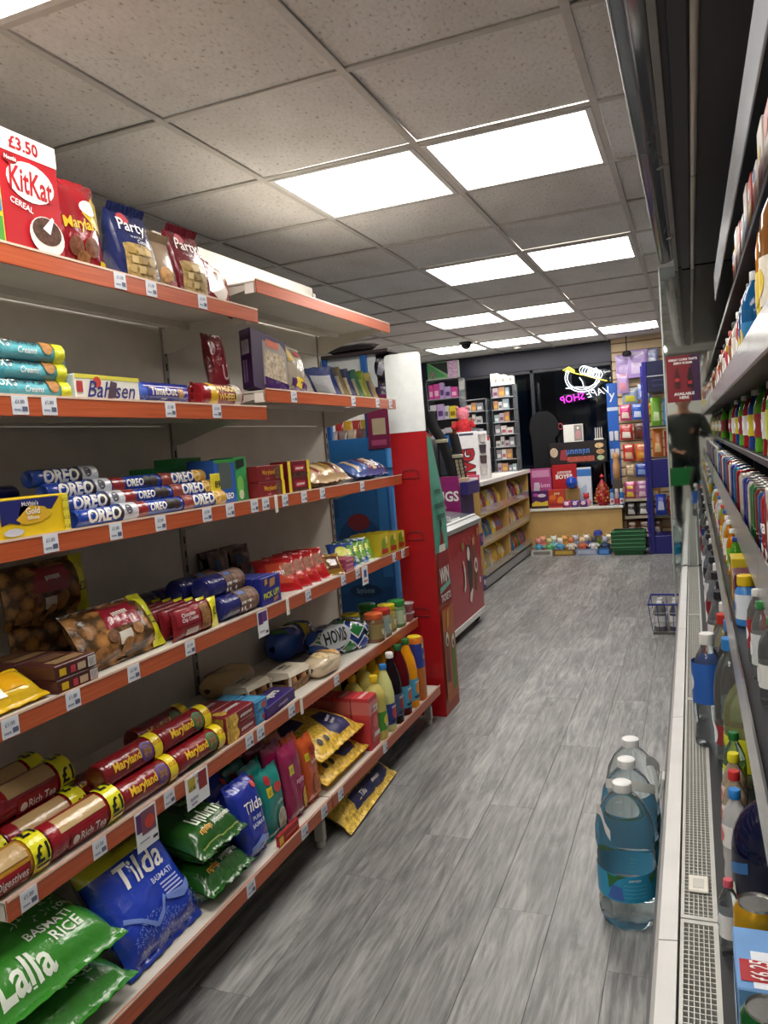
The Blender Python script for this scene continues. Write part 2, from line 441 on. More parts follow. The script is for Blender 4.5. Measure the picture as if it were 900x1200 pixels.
def tile_mat():
    m, t, b = nt('mineral_fibre_tile')
    oi = t.nodes.new('ShaderNodeObjectInfo'); tc = t.nodes.new('ShaderNodeTexCoord')
    ad = t.nodes.new('ShaderNodeVectorMath'); ad.operation = 'MULTIPLY_ADD'
    cmb = t.nodes.new('ShaderNodeCombineXYZ')
    for i in range(2): t.links.new(oi.outputs['Random'], cmb.inputs[i])
    t.links.new(cmb.outputs[0], ad.inputs[0]); ad.inputs[1].default_value = (17, 23, 0); t.links.new(tc.outputs['Object'], ad.inputs[2])
    k = t.nodes.new('ShaderNodeMapping'); k.inputs['Scale'].default_value = (1.0, .55, 1); k.inputs['Rotation'].default_value = (0, 0, .5); t.links.new(ad.outputs[0], k.inputs['Vector'])
    f = nz(t, k.outputs[0], 95, 2, .5); st = nz(t, k.outputs[0], 4, 3, .6)
    pits = ramp(t, f, [(.28, (.46, .44, .42)), (.36, (.80, .785, .76)), (.6, (.88, .865, .845))])
    mx = t.nodes.new('ShaderNodeMix'); mx.data_type = 'RGBA'; mx.blend_type = 'MULTIPLY'; mx.inputs[0].default_value = .55
    t.links.new(pits, mx.inputs[6]); t.links.new(ramp(t, st, [(.3, (.78, .76, .73)), (.6, (1, 1, 1))]), mx.inputs[7])
    t.links.new(mx.outputs[2], b.inputs['Base Color']); b.inputs['Roughness'].default_value = .9
    bump(t, b, f, .35, .003)
    return m
PLANK, TILE = plank_mat(), tile_mat()

# floor: slab and printed planks
fl = struct('floor', MB().box(X0, X1 + .3, Y0, Y1 + 3, -.12, -.004), M('2b2b2c', .7))
edges = [-.42 + .1645 * i for i in range(-12, 3)]
fixed = {-.7445: 2.68, -.58: 2.06, -.909: 2.42, -1.0735: 2.12}
pw = {}
def plank_mesh(w, l):
    k = (round(w, 4), round(l, 2))
    if k not in pw: pw[k] = MB().box(-w / 2 + .0004, w / 2 - .0004, -l / 2 + .0004, l / 2 - .0004, -.004, 0, .0006).mesh('plank', PLANK, False)
    return pw[k]
for i, e in enumerate(edges):
    y = Y0 + rnd.uniform(.2, 1.2)
    for kx, ky in fixed.items():
        if abs(kx - e) < .03: y = ky - 1.22 * math.ceil((ky - Y0) / 1.22) + 1.22
    st = [Y0] + [y + 1.22 * j for j in range(10) if Y0 + .15 < y + 1.22 * j < Y1 - .1] + [Y1]
    for a, b in zip(st[:-1], st[1:]):
        link('plank', plank_mesh(.1645, b - a), fl, (e + .08225, (a + b) / 2, 0))

# ceiling: slab, tiles, exposed grid
ce = struct('ceiling', MB().box(X0, X1, Y0, Y1, CEIL + .06, CEIL + .16), M('8a8884', .9))
tile_me = MB().box(-.292, .292, -.292, .292, 0, .016, .004).mesh('ceiling_tile', TILE, False)
LAMPS = {(c, k) for k in (-5, -2, 1, 4) for c in (-1, 0)} | {(-2, 7), (-1, 7), (-3, 10), (-2, 10), (-1, 10), (0, 10)}
OFFSCREEN = {(0, -2), (-1, -5), (0, -5)}        # the same pairs of panels carry on over and behind the viewer, out of the picture
cols = [c for c in range(-5, 4) if X0 - .3 < GX + .6 * c < X1 - .1]
rows = [k for k in range(-6, 13) if Y0 - .3 < GY + .6 * k < Y1 - .1]
def clipc(a, lo, hi): return max(lo, min(hi, a))
for c in cols:
    for k in rows:
        xa, ya = GX + .6 * c, GY + .6 * k
        if (c, k) in LAMPS: continue
        if xa < X0 or xa + .6 > X1 or ya < Y0 or ya + .6 > Y1:
            a, b_, c_, d_ = clipc(xa, X0, X1) + .006, clipc(xa + .6, X0, X1) - .006, clipc(ya, Y0, Y1) + .006, clipc(ya + .6, Y0, Y1) - .006
            if b_ - a < .05 or d_ - c_ < .05: continue
            o = link('ceiling_tile', MB().box(a - xa - .3, b_ - xa - .3, c_ - ya - .3, d_ - ya - .3, 0, .016, .004).mesh('ceiling_tile', TILE, False), ce, (xa + .3, ya + .3, CEIL + .004))
        else:
            link('ceiling_tile', tile_me, ce, (xa + .3, ya + .3, CEIL + .004 + (.003 if (c + k) % 3 == 0 else 0)))
TB = M('cfccc6', .45)
for c in cols + [cols[-1] + 1]:
    x = GX + .6 * c
    if X0 < x < X1: link('grid_bar', MB().box(x - .012, x + .012, Y0, Y1, CEIL - .004, CEIL + .002, .001).mesh('grid_bar', TB, False), ce)
for k in rows + [rows[-1] + 1]:
    y = GY + .6 * k
    if Y0 < y < Y1: link('grid_bar', MB().box(X0, X1, y - .012, y + .012, CEIL - .003, CEIL + .003, .001).mesh('grid_bar', TB, False), ce)

# ceiling light panels
fr = MB()
for a in ((-.287, .287, -.287, -.268), (-.287, .287, .268, .287), (-.287, -.268, -.268, .268), (.268, .287, -.268, .268)): fr.box(a[0], a[1], a[2], a[3], -.006, .012)
lamp = thing('ceiling_light', 'square white LED panel lit in the ceiling grid', 'ceiling light', (0, 0, CEIL), group='lit ceiling panels')
part(lamp, 'frame', fr, M('e4e4e2', .4), False)
part(lamp, 'diffuser', MB().box(-.268, .268, -.268, .268, -.004, .008), glow('fff9f2', LIGHT), False)
first = True
for c, k in sorted(LAMPS):
    p = (GX + .6 * c + .3, GY + .6 * k + .3, CEIL)
    if not (X0 < p[0] - .3 and p[1] + .3 < Y1 and p[1] - .3 > Y0): continue
    if first: lamp.location = p; first = False; o = lamp
    else: o = dup(lamp, p)
    if (c, k) in OFFSCREEN:
        o.name = 'ceiling_light_offscreen'; o['label'] = 'square white LED panel in the ceiling behind the viewer, out of the picture'; o['group'] = 'ceiling panels out of the picture'
        for ch in o.children:
            if ch.name.startswith('diffuser'): ch.name = 'diffuser_offscreen'

# walls
WALLM = M('d9d5cc', .8, 0, 'grain')
struct('wall_left', MB().box(X0 - .1, X0, Y0, Y1, 0, CEIL + .16), WALLM)
struct('wall_right', MB().box(X1, X1 + .1, Y0, Y1, 0, CEIL + .16), M('d0ccc4', .8, 0, 'grain'))
struct('wall_behind', MB().box(X0, X1, Y0 - .1, Y0, 0, CEIL + .16), M('e0dcd4', .8, 0, 'grain'))
# window wall: navy fascia above, glazing, timber apron and white ledge below
wf = struct('wall_front', MB().box(X0, -.80, Y1, Y1 + .12, 2.12, CEIL + .16), M('0e1130', .35))
struct('apron', MB().box(X0, -.80, Y1 + .002, Y1 + .12, 0, .5), M('30302f', .6), wf)
WN = struct('window_1', MB().box(X0, -.80, Y1 + .02, Y1 + .06, .5, .54), M('20232c', .4))
FRM = M('20242e', .35)
panes = [X0, -2.55, -1.72, -.80]
for i in range(3):
    struct('window_pane', MB().box(panes[i] + .02, panes[i + 1] - .02, Y1 + .034, Y1 + .040, .53, 2.11), clear('9fb0bb', .02, 1.0, 1.5), WN)
for x in panes: struct('window_mullion', MB().box(x - .022, x + .022, Y1 + .01, Y1 + .07, .5, 2.12, .004), FRM, WN)
struct('window_head', MB().box(X0, -.80, Y1 + .01, Y1 + .07, 2.08, 2.12, .004), FRM, WN)
# street outside, dark
struct('pavement', MB().box(-8, 4, Y1 + .13, 16, -.1, .05), M('15181f', .5))
OUT = thing('building', 'dark shop fronts across the street behind the window', 'building', (-2, 12.5, .05))
part(OUT, 'wall', MB().box(-5, 5, 0, .3, 0, 5), M('3a4763', .8), False)
for i in range(6): part(OUT, 'window', MB().box(-4.6 + i * 1.55, -3.5 + i * 1.55, -.03, 0, .8, 2.3), M('5a7096', .3), False)

# timber slat wall to the right of the window
SW = struct('wall_slat', MB().box(-.80, X1, Y1 - .02, Y1 + .12, 0, CEIL + .16), M('8d7350', .6, 0, 'grain'))
for j in range(24): struct('slat', MB().box(-.80, X1, Y1 - .035, Y1 - .02, .012 + j * .1, .098 + j * .1, .004), M('d8bf98', .5, 0, 'grain'), SW)

# low display ledge under the window
LD = thing('window_ledge', 'pale timber display ledge with white top below the dark window', 'ledge', (0, 0, 0))
part(LD, 'front_board', MB().box(-1.79, -.76, 9.00, 9.02, 0, .475, .002), M('c9a566', .5, 0, 'grain'), False)
part(LD, 'ledge_top', MB().box(-1.80, -.74, 8.975, 9.28, .478, .505, .003), M('dedbd2', .4), False)
for x in (-1.78, -.79): part(LD, 'end_board', MB().box(x, x + .018, 9.02, 9.28, 0, .475), M('c9a566', .5, 0, 'grain'), False)
# ================================================================== gondola shelving (front faces +X)
SHELFM = M('d9d3c8', .35, 0, 'grain'); BACKM = M('d9d3c8', .5, 0, 'grain')
def strip_mat():
    m, t, b = nt('orange_price_strip')
    v = coord(t, 'Object', (1, 1, 1)); f = nz(t, coord(t, 'Object', (40, 2, 60)), 2.5, 4, .6)
    t.links.new(ramp(t, f, [(.3, lin('a94a25')), (.7, lin('c4623a'))]), b.inputs['Base Color'])
    b.inputs['Roughness'].default_value = .3; b.inputs['Specular IOR Level'].default_value = .6
    return m
STRIP = strip_mat()
BX = -1.671; YA, YJ, YE = 1.046, 2.266, 3.486
# (z of strip bottom, front x, bay)
SH = [(1.762, -1.291, 1), (1.449, -1.291, 1), (1.155, -1.291, 1), (.810, -1.283, 1), (.470, -1.265, 1), (.136, -1.178, 1),
      (1.862, -1.291, 2), (1.508, -1.291, 2), (1.155, -1.291, 2), (.810, -1.283, 2), (.465, -1.265, 2), (.136, -1.178, 2)]
def zs(i): return SH[i][0] + .040
G = thing('gondola_shelving', 'steel shop shelving with two bays of cream shelves edged in orange strips', 'shelving', (BX, 2.266, 0))
def gp(nm, mb, mt, parent=None, sm=False):
    o = link(nm, mb.mesh(nm, mt, sm), parent or G)
    o.matrix_parent_inverse = Matrix.Translation((-BX, -2.266, 0)) if parent is None else Matrix()
    return o
for y0, y1, zt in ((YA, YJ, 1.98), (YJ, YE, 2.128)):
    z = .10
    while z < zt - .05:
        z2 = min(z + .34, zt); gp('back_panel', MB().box(BX - .012, BX, y0 + .004, y1 - .004, z + .0015, z2 - .0015, .001), BACKM); z = z2
for y, zt in ((YA, 1.98), (YJ, 2.10), (YE, 2.10)):
    up = gp('upright', MB().box(BX - .035, BX + .006, y - .014, y + .014, .02, zt, .002), M('9a958c', .4, .2))
    sl = MB()
    for k in range(int((zt - .2) / .05)): sl.box(BX + .006, BX + .0075, y - .003, y + .003, .15 + k * .05, .175 + k * .05)
    gp('upright_slots', sl, M('1b1b1b', .8))['kind'] = 'stuff'
for i, (zb, fx, bay) in enumerate(SH):
    y0, y1 = (YA, YJ) if bay == 1 else (YJ, YE)
    y0 += .004; y1 -= .004
    mb = MB()
    mb.box(BX + .006, fx - .004, y0, y1, zb + .034, zb + .040, .001)                       # tray
    mb.box(fx - .008, fx - .003, y0, y1, zb + .002, zb + .040, .001)                        # front lip
    mb.box(BX + .10, BX + .12, y0, y1, zb + .012, zb + .034)                                # stiffener
    s = gp('shelf', mb, SHELFM)
    st = gp('price_strip', MB().box(fx - .003, fx + .0025, y0, y1, zb, zb + .044, .001), STRIP, s)
    lipm = MB().box(fx + .0025, fx + .004, y0, y1, zb + .0405, zb + .0455); gp('strip_edge', lipm, M('e9c9b4', .25), s)
    if zb > .2:
        for y in (y0, y1):
            sg = .003 if y == y0 else -.003
            d = fx - BX - .05
            poly = [(0, .03), (d, .03), (d, .012), (d * .55, -.012), (.03, -.055), (0, -.055)]
            b = MB().prism(poly, lambda u, v: (BX + .006 + u, y, zb + v), lambda u, v: (BX + .006 + u, y + sg, zb + v)); gp('bracket', b, SHELFM, s)
            gp('end_cap', MB().box(fx - .043, fx - .003, min(y, y + sg) , max(y, y + sg), zb + .001, zb + .033), M('efe9df', .4), s)
for y in (YA + .02, YJ, YE - .04):
    f = MB(); f.box(BX, -1.215, y - .012, y + .012, .085, .13, .002); f.box(-1.25, -1.215, y - .012, y + .012, .02, .10, .002); f.lathe([(.016, 0), (.016, .02)], 12, (-1.232, y, 0)); gp('foot', f, M('c8c4bb', .35, .2))
gp('base_plinth', MB().box(BX - .01, BX + .01, YA, YE, 0, .10), M('6e6a63', .6))
# white joint clips hanging on the strips
for zb, fx in ((1.155, -1.291), (.810, -1.283), (.470, -1.265)):
    gp('joint_clip', MB().box(fx + .003, fx + .007, YJ - .008, YJ + .008, zb - .012, zb + .046, .001), M('e8e4da', .4))

# price tickets slotted in the strips
def tickets(i, ys, w=.042, txt='£1.00'):
    zb, fx, bay = SH[i]
    nm = ['top', 'second', 'third', 'fourth', 'fifth', 'lowest'][i % 6]
    lab = 'white printed price ticket in the orange strip of the %s shelf, %s bay' % (nm, 'bay with biscuits and rice sacks' if bay == 1 else 'bay with bread and squash')
    lab = lab.replace(' bay, bay', ' bay').replace(', bay with', ' of the bay with')[:]
    lab = 'white price ticket in %s-shelf strip of the %s bay' % (nm, 'rice-sack' if bay == 1 else 'squash-bottle')
    base = None
    for y in ys:
        if base is None:
            base = thing('price_ticket', lab, 'price tag', (fx + .0030, y, zb + .003), (0, 0, G90), 'price tickets on the shelf strips')
            part(base, 'card', MB().box(-w / 2, w / 2, -.0016, 0, 0, .039), M('dfe3ea', .35), False)
            f = flat(-w / 2, 0, -.0016)
            art(base, f, [('t', txt, w * .46, .027, .008, I('3b4a66'), 'price_lettering'), ('r', w * .08, .008, w * .5, .012, I('8f99ad'), 'small_print'),
                          ('r', w * .58, .007, w * .92, .017, I('59617a'), 'barcode')], e0=.0006, de=.0002)
        else: dup(base, (fx + .0030, y, zb + .003))
tickets(0, (1.60, 1.72, 1.95)); tickets(1, (1.245, 1.325, 1.75, 1.97)); tickets(2, (1.285, 1.49, 1.66, 1.87, 1.99, 2.13, 2.20))
tickets(3, (1.12, 1.29, 1.49, 1.72)); tickets(4, (1.10, 1.30, 1.55, 1.66, 1.935, 2.0, 2.20)); tickets(5, (1.74, 2.06, 2.20))
tickets(7, (2.46, 2.98, 3.25, 3.41), .04); tickets(8, (2.33, 2.47, 2.62, 3.0), .04); tickets(9, (2.42, 2.72, 2.86, 3.28, 3.40), .04); tickets(10, (2.55,), .04); tickets(11, (2.33, 2.75), .04)
# larger promotional cards hanging below the strips
def promo(label, y, i, w, h, blocks):
    zb, fx, bay = SH[i]
    r = thing('promotion_card', label, 'price tag', (fx + .0042, y, zb - h + .040), (0, 0, G90), 'promotion cards')
    part(r, 'card', MB().box(-w / 2, w / 2, -.0014, 0, 0, h), M('eceef0', .35), False)
    art(r, flat(-w / 2, 0, -.0014), blocks, e0=.0006, de=.0003)
promo('white hanging card with yellow and red packs under the red biscuit rolls', 1.665, 4, .10, .085,
      [('r', .01, .045, .042, .08, I('b9a53c'), 'picture'), ('r', .055, .035, .092, .082, I('8e2b2b'), 'picture'), ('t', '£1.50', .026, .052, .009, I('2b2b2b'), 'price_lettering'), ('t', '~5', .03, .024, .009, I('2f4a7a'), 'lettering'), ('t', '~4', .028, .011, .008, I('2f4a7a'), 'lettering')])
promo('white hanging card with purple and red picture above the blue rice bag', 1.455, 4, .078, .095,
      [('r', .003, .045, .03, .09, I('5a2a63'), 'picture'), ('r', .02, .035, .072, .092, I('7b4a5c'), 'picture'), ('e', .05, .06, .018, .016, I('c9412f'), 'picture'), ('r', .056, .012, .074, .019, I('222222'), 'barcode'), ('r', .008, .02, .045, .024, I('9aa0ab'), 'small_print')])
promo('white hanging card with purple packs below the dark blue biscuit rolls', 2.10, 3, .062, .082,
      [('r', .004, .04, .03, .078, I('4a2a6b'), 'picture'), ('r', .03, .045, .056, .078, I('6b3b7a'), 'picture'), ('r', .042, .008, .056, .015, I('222222'), 'barcode'), ('r', .008, .016, .036, .02, I('9aa0ab'), 'small_print')])
promo('small white hanging card with blue code under the lemon biscuits', 2.93, 9, .06, .075,
      [('r', .018, .03, .045, .06, I('4a5aa0'), 'picture'), ('r', .01, .012, .05, .018, I('c25a3a'), 'small_print')])
# ================================================================== goods on the gondola
W_, K_, YL, RD, NV = I('f2f0ea'), I('18181a'), I('f4dc1e'), I('a3161f'), I('1b2a6b')
def tilt(back=0, yaw=0, spin=0): return (R(-back), R(spin), G90 + R(yaw))
# ---- top shelf, first bay
z = zs(0)
carton('cereal_box', 'small yellow and green cereal carton beside the red cereal box', 'box', .19, .06, .15, Cc('e3cf2a'), (-1.30, 1.178, z), items=[
    ('r', .10, .0, .185, .06, I('4f9a3a'), 'green_panel'), ('r', .12, .07, .185, .11, I('3d78b8'), 'blue_panel')])
carton('cereal_box', 'tall red cereal carton with white price band and chocolate bowl picture', 'box', .165, .055, .25, Cc('b11a24'), (-1.305, 1.36, z), items=[
    ('r', 0, .205, .165, .25, W_, 'price_band'), ('t', '£3.50', .072, .227, .026, RD, 'price_lettering', {'bold': .03}),
    ('e', .082, .152, .066, .042, W_, 'logo_oval'), ('t', 'KitKat', .082, .150, .052, I('b0141e'), 'logo_lettering', {'bold': .02, 'maxw': .118, 'rot': -4}),
    ('e', .03, .19, .02, .011, I('8e1018'), 'maker_badge'), ('t', 'Nestlé', .03, .19, .009, W_, 'badge_lettering', {'maxw': .032}),
    ('t', 'CEREAL', .048, .098, .013, W_, 'lettering', {'rot': -12}),
    ('e', .112, .045, .05, .042, I('e6e0d8'), 'bowl_picture'), ('e', .112, .055, .042, .03, S('4a2c1c'), 'cereal_picture'), ('p', [(.10, .06), (.13, .09), (.135, .085), (.12, .05)], I('f4f0ea'), 'milk_picture')])
bag('biscuit_bag', 'shiny red cookie bag with yellow corner leaning by the red cereal box', 'bag', .182, .225, .052, F('8e1620'), (-1.325, 1.536, z), tilt(5), items=[
    ('p', [(.10, .14), (.15, .19), (.185, .19), (.175, .10), (.14, .11)], F('d8b81c'), 'yellow_flash'), ('e', .125, .155, .03, .018, I('f1e7dd'), 'badge'),
    ('t', 'Maryland', .095, .108, .026, I('e3b92c'), 'logo_lettering', {'bold': .02, 'rot': 6, 'maxw': .14}), ('e', .065, .055, .026, .022, S('6b3a1c'), 'cookie_picture'),
    ('e', .12, .06, .026, .024, S('6b3a1c'), 'cookie_picture'), ('e', .09, .03, .022, .018, S('8a5a2c'), 'cookie_picture'), ('r', .15, .01, .18, .035, I('e3c21c'), 'price_flash')], seed=3, wr=.007)
def party(lab, y, col, loc_x, sub, win):
    standbag('biscuit_bag', lab, 'bag', .135, .07, .19, F(col), (loc_x, y, z), tilt(3, -4), items=[
        ('p', [(.012, .01), (.123, .01), (.123, .095), (.09, .10), (.03, .10), (.012, .095)], S('a5894f'), 'clear_window'), ('e', .05, .17, .022, .014, I('c04a52'), 'maker_badge'),
        ('t', 'Party', .068, .145, .036, W_, 'logo_lettering', {'bold': .012, 'shear': .2, 'maxw': .105}), ('t', 'WAFERS', .068, .118, .006, W_, 'lettering', {'space': 1.6}),
        ('t', sub, .085, .107, .011, W_, 'lettering', {'shear': .2})] + [('r', .022 + .03 * a + (b % 2) * .008, .022 + .024 * b, .044 + .03 * a + (b % 2) * .008, .04 + .024 * b, I(['b89d62', 'cbb27a', '9c7f45'][(a + b) % 3]), 'wafer_cube') for a in range(3) for b in range(3)], seed=y * 10)
party('navy blue wafer bag with a window of cream cubes', 1.725, '1e2856', -1.315, 'Cocoa', 1)
standbag('biscuit_bag', 'small clear and gold biscuit bag between navy and maroon wafer bags', 'bag', .10, .05, .145, F('9a8468'), (-1.325, 1.842, z), tilt(2), items=[
    ('e', .05, .045, .03, .022, S('b5803c'), 'biscuit_picture'), ('r', .06, .005, .095, .03, I('8e2222'), 'red_print')], seed=8)
party('maroon wafer bag with a window of cream cubes', 1.965, '6b1626', -1.315, '', 1)
bag('biscuit_bag', 'crumpled red foil bag with a white patch slumped at the end of the top shelf', 'bag', .17, .17, .05, F('8c1a22'), (-1.325, 2.125, z), tilt(16, 0, 14), items=[
    ('p', [(.02, .03), (.10, .02), (.13, .07), (.09, .13), (.03, .11)], F('e9e1d8'), 'white_panel'), ('p', [(.03, .12), (.12, .09), (.14, .12), (.06, .15)], F('b4713a'), 'orange_panel')], seed=5, wr=.008)  # white and orange patches laid over the red front
# ---- second shelf, first bay
z = zs(1)
FX = [('r', .0, -.025, .05, .045, F('56b6c4'), 'teal_end'), ('t', 'FOX\'S', .042, .012, .016, W_, 'maker_lettering', {'bold': .02}), ('t', 'CRUNCH', .105, .020, .018, K_, 'logo_lettering', {'bold': .02}),
      ('t', 'Creams', .115, .0, .012, I('f5f5f0'), 'lettering', {'shear': .3}), ('e', .172, .012, .017, .017, S('a5733a'), 'biscuit_picture'), ('r', .192, -.03, .222, .055, F('dfe03a'), 'yellow_end')]
for k in range(3):
    roll('biscuit_roll', 'turquoise biscuit roll, %s of the stack of three beside the white box' % ['lowest', 'middle', 'topmost'][k], 'biscuits', .225, .0205, F('6cc3d0'),
         (-1.305 - .003 * (k == 1), 1.302 - .004 * k, z + .041 * k), items=FX, fin=True, finmat=F('4fb0bd'), group='turquoise biscuit rolls')
carton('biscuit_box', 'long white biscuit carton with dark blue script lettering', 'box', .225, .06, .062, Cc('e9e7da'), (-1.305, 1.54, z), items=[
    ('r', 0, .052, .225, .062, I('d9d24a'), 'yellow_edge'), ('t', 'Bahlsen', .12, .028, .040, I('2a2a78'), 'logo_lettering', {'shear': .35, 'maxw': .2, 'bold': .008}), ('e', .072, .045, .013, .013, I('c8402f'), 'red_badge'), ('r', .002, .02, .022, .045, I('b43a3a'), 'red_panel'),
    ('p', [(.10, .005), (.13, .01), (.14, .045), (.118, .05)], I('4c3a4a'), 'picture')])
bag('biscuit_pack', 'purple blue wafer pack lying between white carton and red cake pack', 'biscuits', .25, .062, .055, F('3a3f9a'), (-1.31, 1.785, z), tilt(4), items=[
    ('t', 'TimeOut', .10, .034, .022, I('e9dcd0'), 'logo_lettering', {'bold': .025}), ('t', '~6', .11, .014, .007, W_, 'lettering'), ('p', [(.16, .01), (.20, .01), (.205, .052), (.165, .052)], S('b98e62'), 'wafer_picture'), ('p', [(0, 0), (.035, 0), (.03, .062), (.0, .062)], F('4d6ac0'), 'blue_end')], seed=2, wr=.003)
roll('cake_pack', 'red and yellow cake pack in clear film by the bay joint', 'biscuits', .22, .036, F('8f1720'), (-1.31, 2.06, z), items=[
    ('p', [(.03, -.03), (.075, -.03), (.07, .05), (.04, .05)], F('e0b62a'), 'yellow_flash'), ('t', 'WAGON', .12, .020, .020, I('e8c96a'), 'logo_lettering', {'bold': .03}), ('t', 'WHEELS', .125, -.006, .020, I('e8c96a'), 'logo_lettering', {'bold': .03}),
    ('r', .165, -.03, .2, .05, F('b9b1a8'), 'clear_end')], fin=True)
# ---- second shelf, second bay
z = zs(7)
bag('sweet_bag', 'dark red foil bag standing behind the purple window box', 'bag', .12, .20, .04, F('7a1420'), (-1.42, 2.24, z), tilt(6), items=[('t', 'U', .08, .07, .05, I('c9a0a0'), 'lettering')], seed=4)
r = carton('gift_box', 'purple chocolate carton with a clear window leaning on the second shelf', 'box', .20, .05, .21, Cc('2c123a'), (-1.335, 2.40, z), (R(-8), R(11), G90 + R(-8)), items=[
    ('p', [(.055, .02), (.195, .015), (.195, .17), (.16, .195), (.06, .18)], clear('cfc6bd', .1, .55), 'clear_window'), ('p', [(.06, .05), (.185, .05), (.18, .15), (.07, .15)], S('9a8a72'), 'contents'), ('r', .08, .165, .15, .19, I('b2573a'), 'badge'), ('r', .06, .015, .195, .05, F('3a1a52'), 'purple_base')],
    side=[('r', .008, .12, .04, .17, I('9a96a0'), 'barcode'), ('r', .01, .02, .018, .10, I('6e5a7a'), 'small_print'), ('r', .022, .02, .028, .10, I('6e5a7a'), 'small_print')])
bag('sweet_bag', 'clear bag of yellow wrapped sweets with a purple base on the second shelf', 'bag', .17, .20, .06, F('8f8574'), (-1.335, 2.625, z), (R(-10), R(8), G90), items=[
    ('p', [(.02, .01), (.16, .01), (.155, .05), (.03, .06)], F('4b2a5e'), 'purple_base'), ('p', [(.05, .03), (.11, .03), (.11, .065), (.055, .065)], I('d9b92c'), 'yellow_label'), ('p', [(.02, .12), (.06, .13), (.05, .18), (.015, .18)], I('b0913a'), 'gold_panel'), ('e', .10, .165, .024, .012, I('a8323c'), 'maker_badge')], seed=6, wr=.007)
lean = [('blue flat foil pack leaning in the row', '24408c', 'cfd6e2'), ('pale gold flat pack leaning in the row', '8a7a4a', 'd9cfa2'), ('dark blue and white flat pack leaning in the row', '2a3f7a', 'e4e2dc'),
        ('green edged flat pack leaning in the row', '2f7a52', 'd6d2a0'), ('yellow green flat pack leaning in the row', '9aa23a', 'e0d77a'), ('cream pack with purple lettering leaning in the row', 'b9a678', '5a3f86')]
for k, (nm, c1, c2) in enumerate(lean):
    bag('snack_pack', nm + ', beside the clear sweet bag', 'bag', .115, .19, .028, F(c1), (-1.368, 2.925 + .080 * k, z), (R(54), 0, R(8)), items=[
        ('p', [(.02, .05), (.10, .04), (.105, .15), (.02, .16)], F(c2), 'label'), ('p', [(.03, .02), (.06, .02), (.06, .03), (.03, .035)], I('e9e4d6'), 'white_print')], seed=20 + k, wr=.005)
# ---- third shelf: cake bars, cream biscuits, cartons
z = zs(2)
carton('cake_bar_box', 'yellow and navy cake bar carton at the start of the third shelf', 'box', .20, .09, .086, Cc('e2c21c'), (-1.312, 1.272, z), items=[
    ('p', [(.012, .03), (.05, .04), (.07, .07), (.15, .055), (.175, .08), (.165, .082), (.012, .082)], I('1d2468'), 'navy_panel'), ('p', [(.012, .04), (.06, .03), (.06, .08), (.012, .082)], I('1d2468'), 'navy_panel'), ('p', [(.05, .04), (.09, .068), (.13, .062), (.15, .045), (.12, .03), (.07, .028)], I('d8ae2a'), 'cake_picture'),
    ('t', 'McVitie\'s', .09, .072, .009, W_, 'maker_lettering'), ('t', 'Gold', .095, .056, .014, W_, 'logo_lettering'), ('t', 'Billions', .095, .042, .008, W_, 'lettering'), ('e', .04, .015, .026, .008, I('c8cdd8'), 'badge'), ('r', .18, .002, .198, .084, I('e8dc3c'), 'price_band')] +
    [('t', '£1.25', .189, .012 + .02 * k, .007, K_, 'price_lettering') for k in range(4)])
OC = [[('t', 'OREO', .085, .004, .030, W_, 'logo_lettering', {'bold': .04, 'shear': .15}), ('e', .137, .004, .016, .018, I('2a1f1c'), 'cookie_picture'), ('r', .152, -.034, .207, .05, F('c9ccd4'), 'white_end'), ('e', .172, .008, .012, .012, S('4a4a55'), 'splash_picture')],
      [('r', 0, -.034, .045, .05, F('8e2a2a'), 'red_end'), ('t', 'OREO', .085, .004, .018, W_, 'logo_lettering', {'bold': .035, 'shear': .15}), ('e', .135, .006, .016, .014, I('241a18'), 'cookie_picture'), ('e', .162, .004, .016, .014, I('33241f'), 'cookie_picture')],
      [('r', 0, -.034, .05, .05, F('94433a'), 'rust_end'), ('t', 'OREO', .095, .006, .028, W_, 'logo_lettering', {'bold': .04, 'shear': .15}), ('r', .155, -.034, .21, .05, F('c79a3a'), 'gold_end'), ('e', .165, .008, .02, .018, S('d6b26a'), 'cookie_picture')]]
names = ['blue cream biscuit roll with silver white end', 'blue cream biscuit roll with red end', 'blue cream biscuit roll with gold end']
lev = ['front bottom', 'second', 'third', 'topmost']
for c, (yc, n, L) in enumerate(((1.502, 4, .2), (1.705, 3, .20), (1.91, 3, .215))):
    for k in range(n):
        roll('biscuit_roll', '%s, %s of its sloping stack' % (names[c], lev[k]), 'biscuits', L, .0215, F('1c3f9c'),
             (-1.312 - .0275 * k, yc - .008 * k * (1.6 if c == 0 else 1), z + .0335 * k), tilt(0, 0), items=OC[c], group='cream biscuit rolls')
for k in range(2): roll('biscuit_roll', 'dark navy biscuit roll behind the yellow cake bar carton', 'biscuits', .20, .026, F('1a1f66'), (-1.475 - .058 * k, 1.30 + .02 * k, z + .0605), group='dark navy rolls')
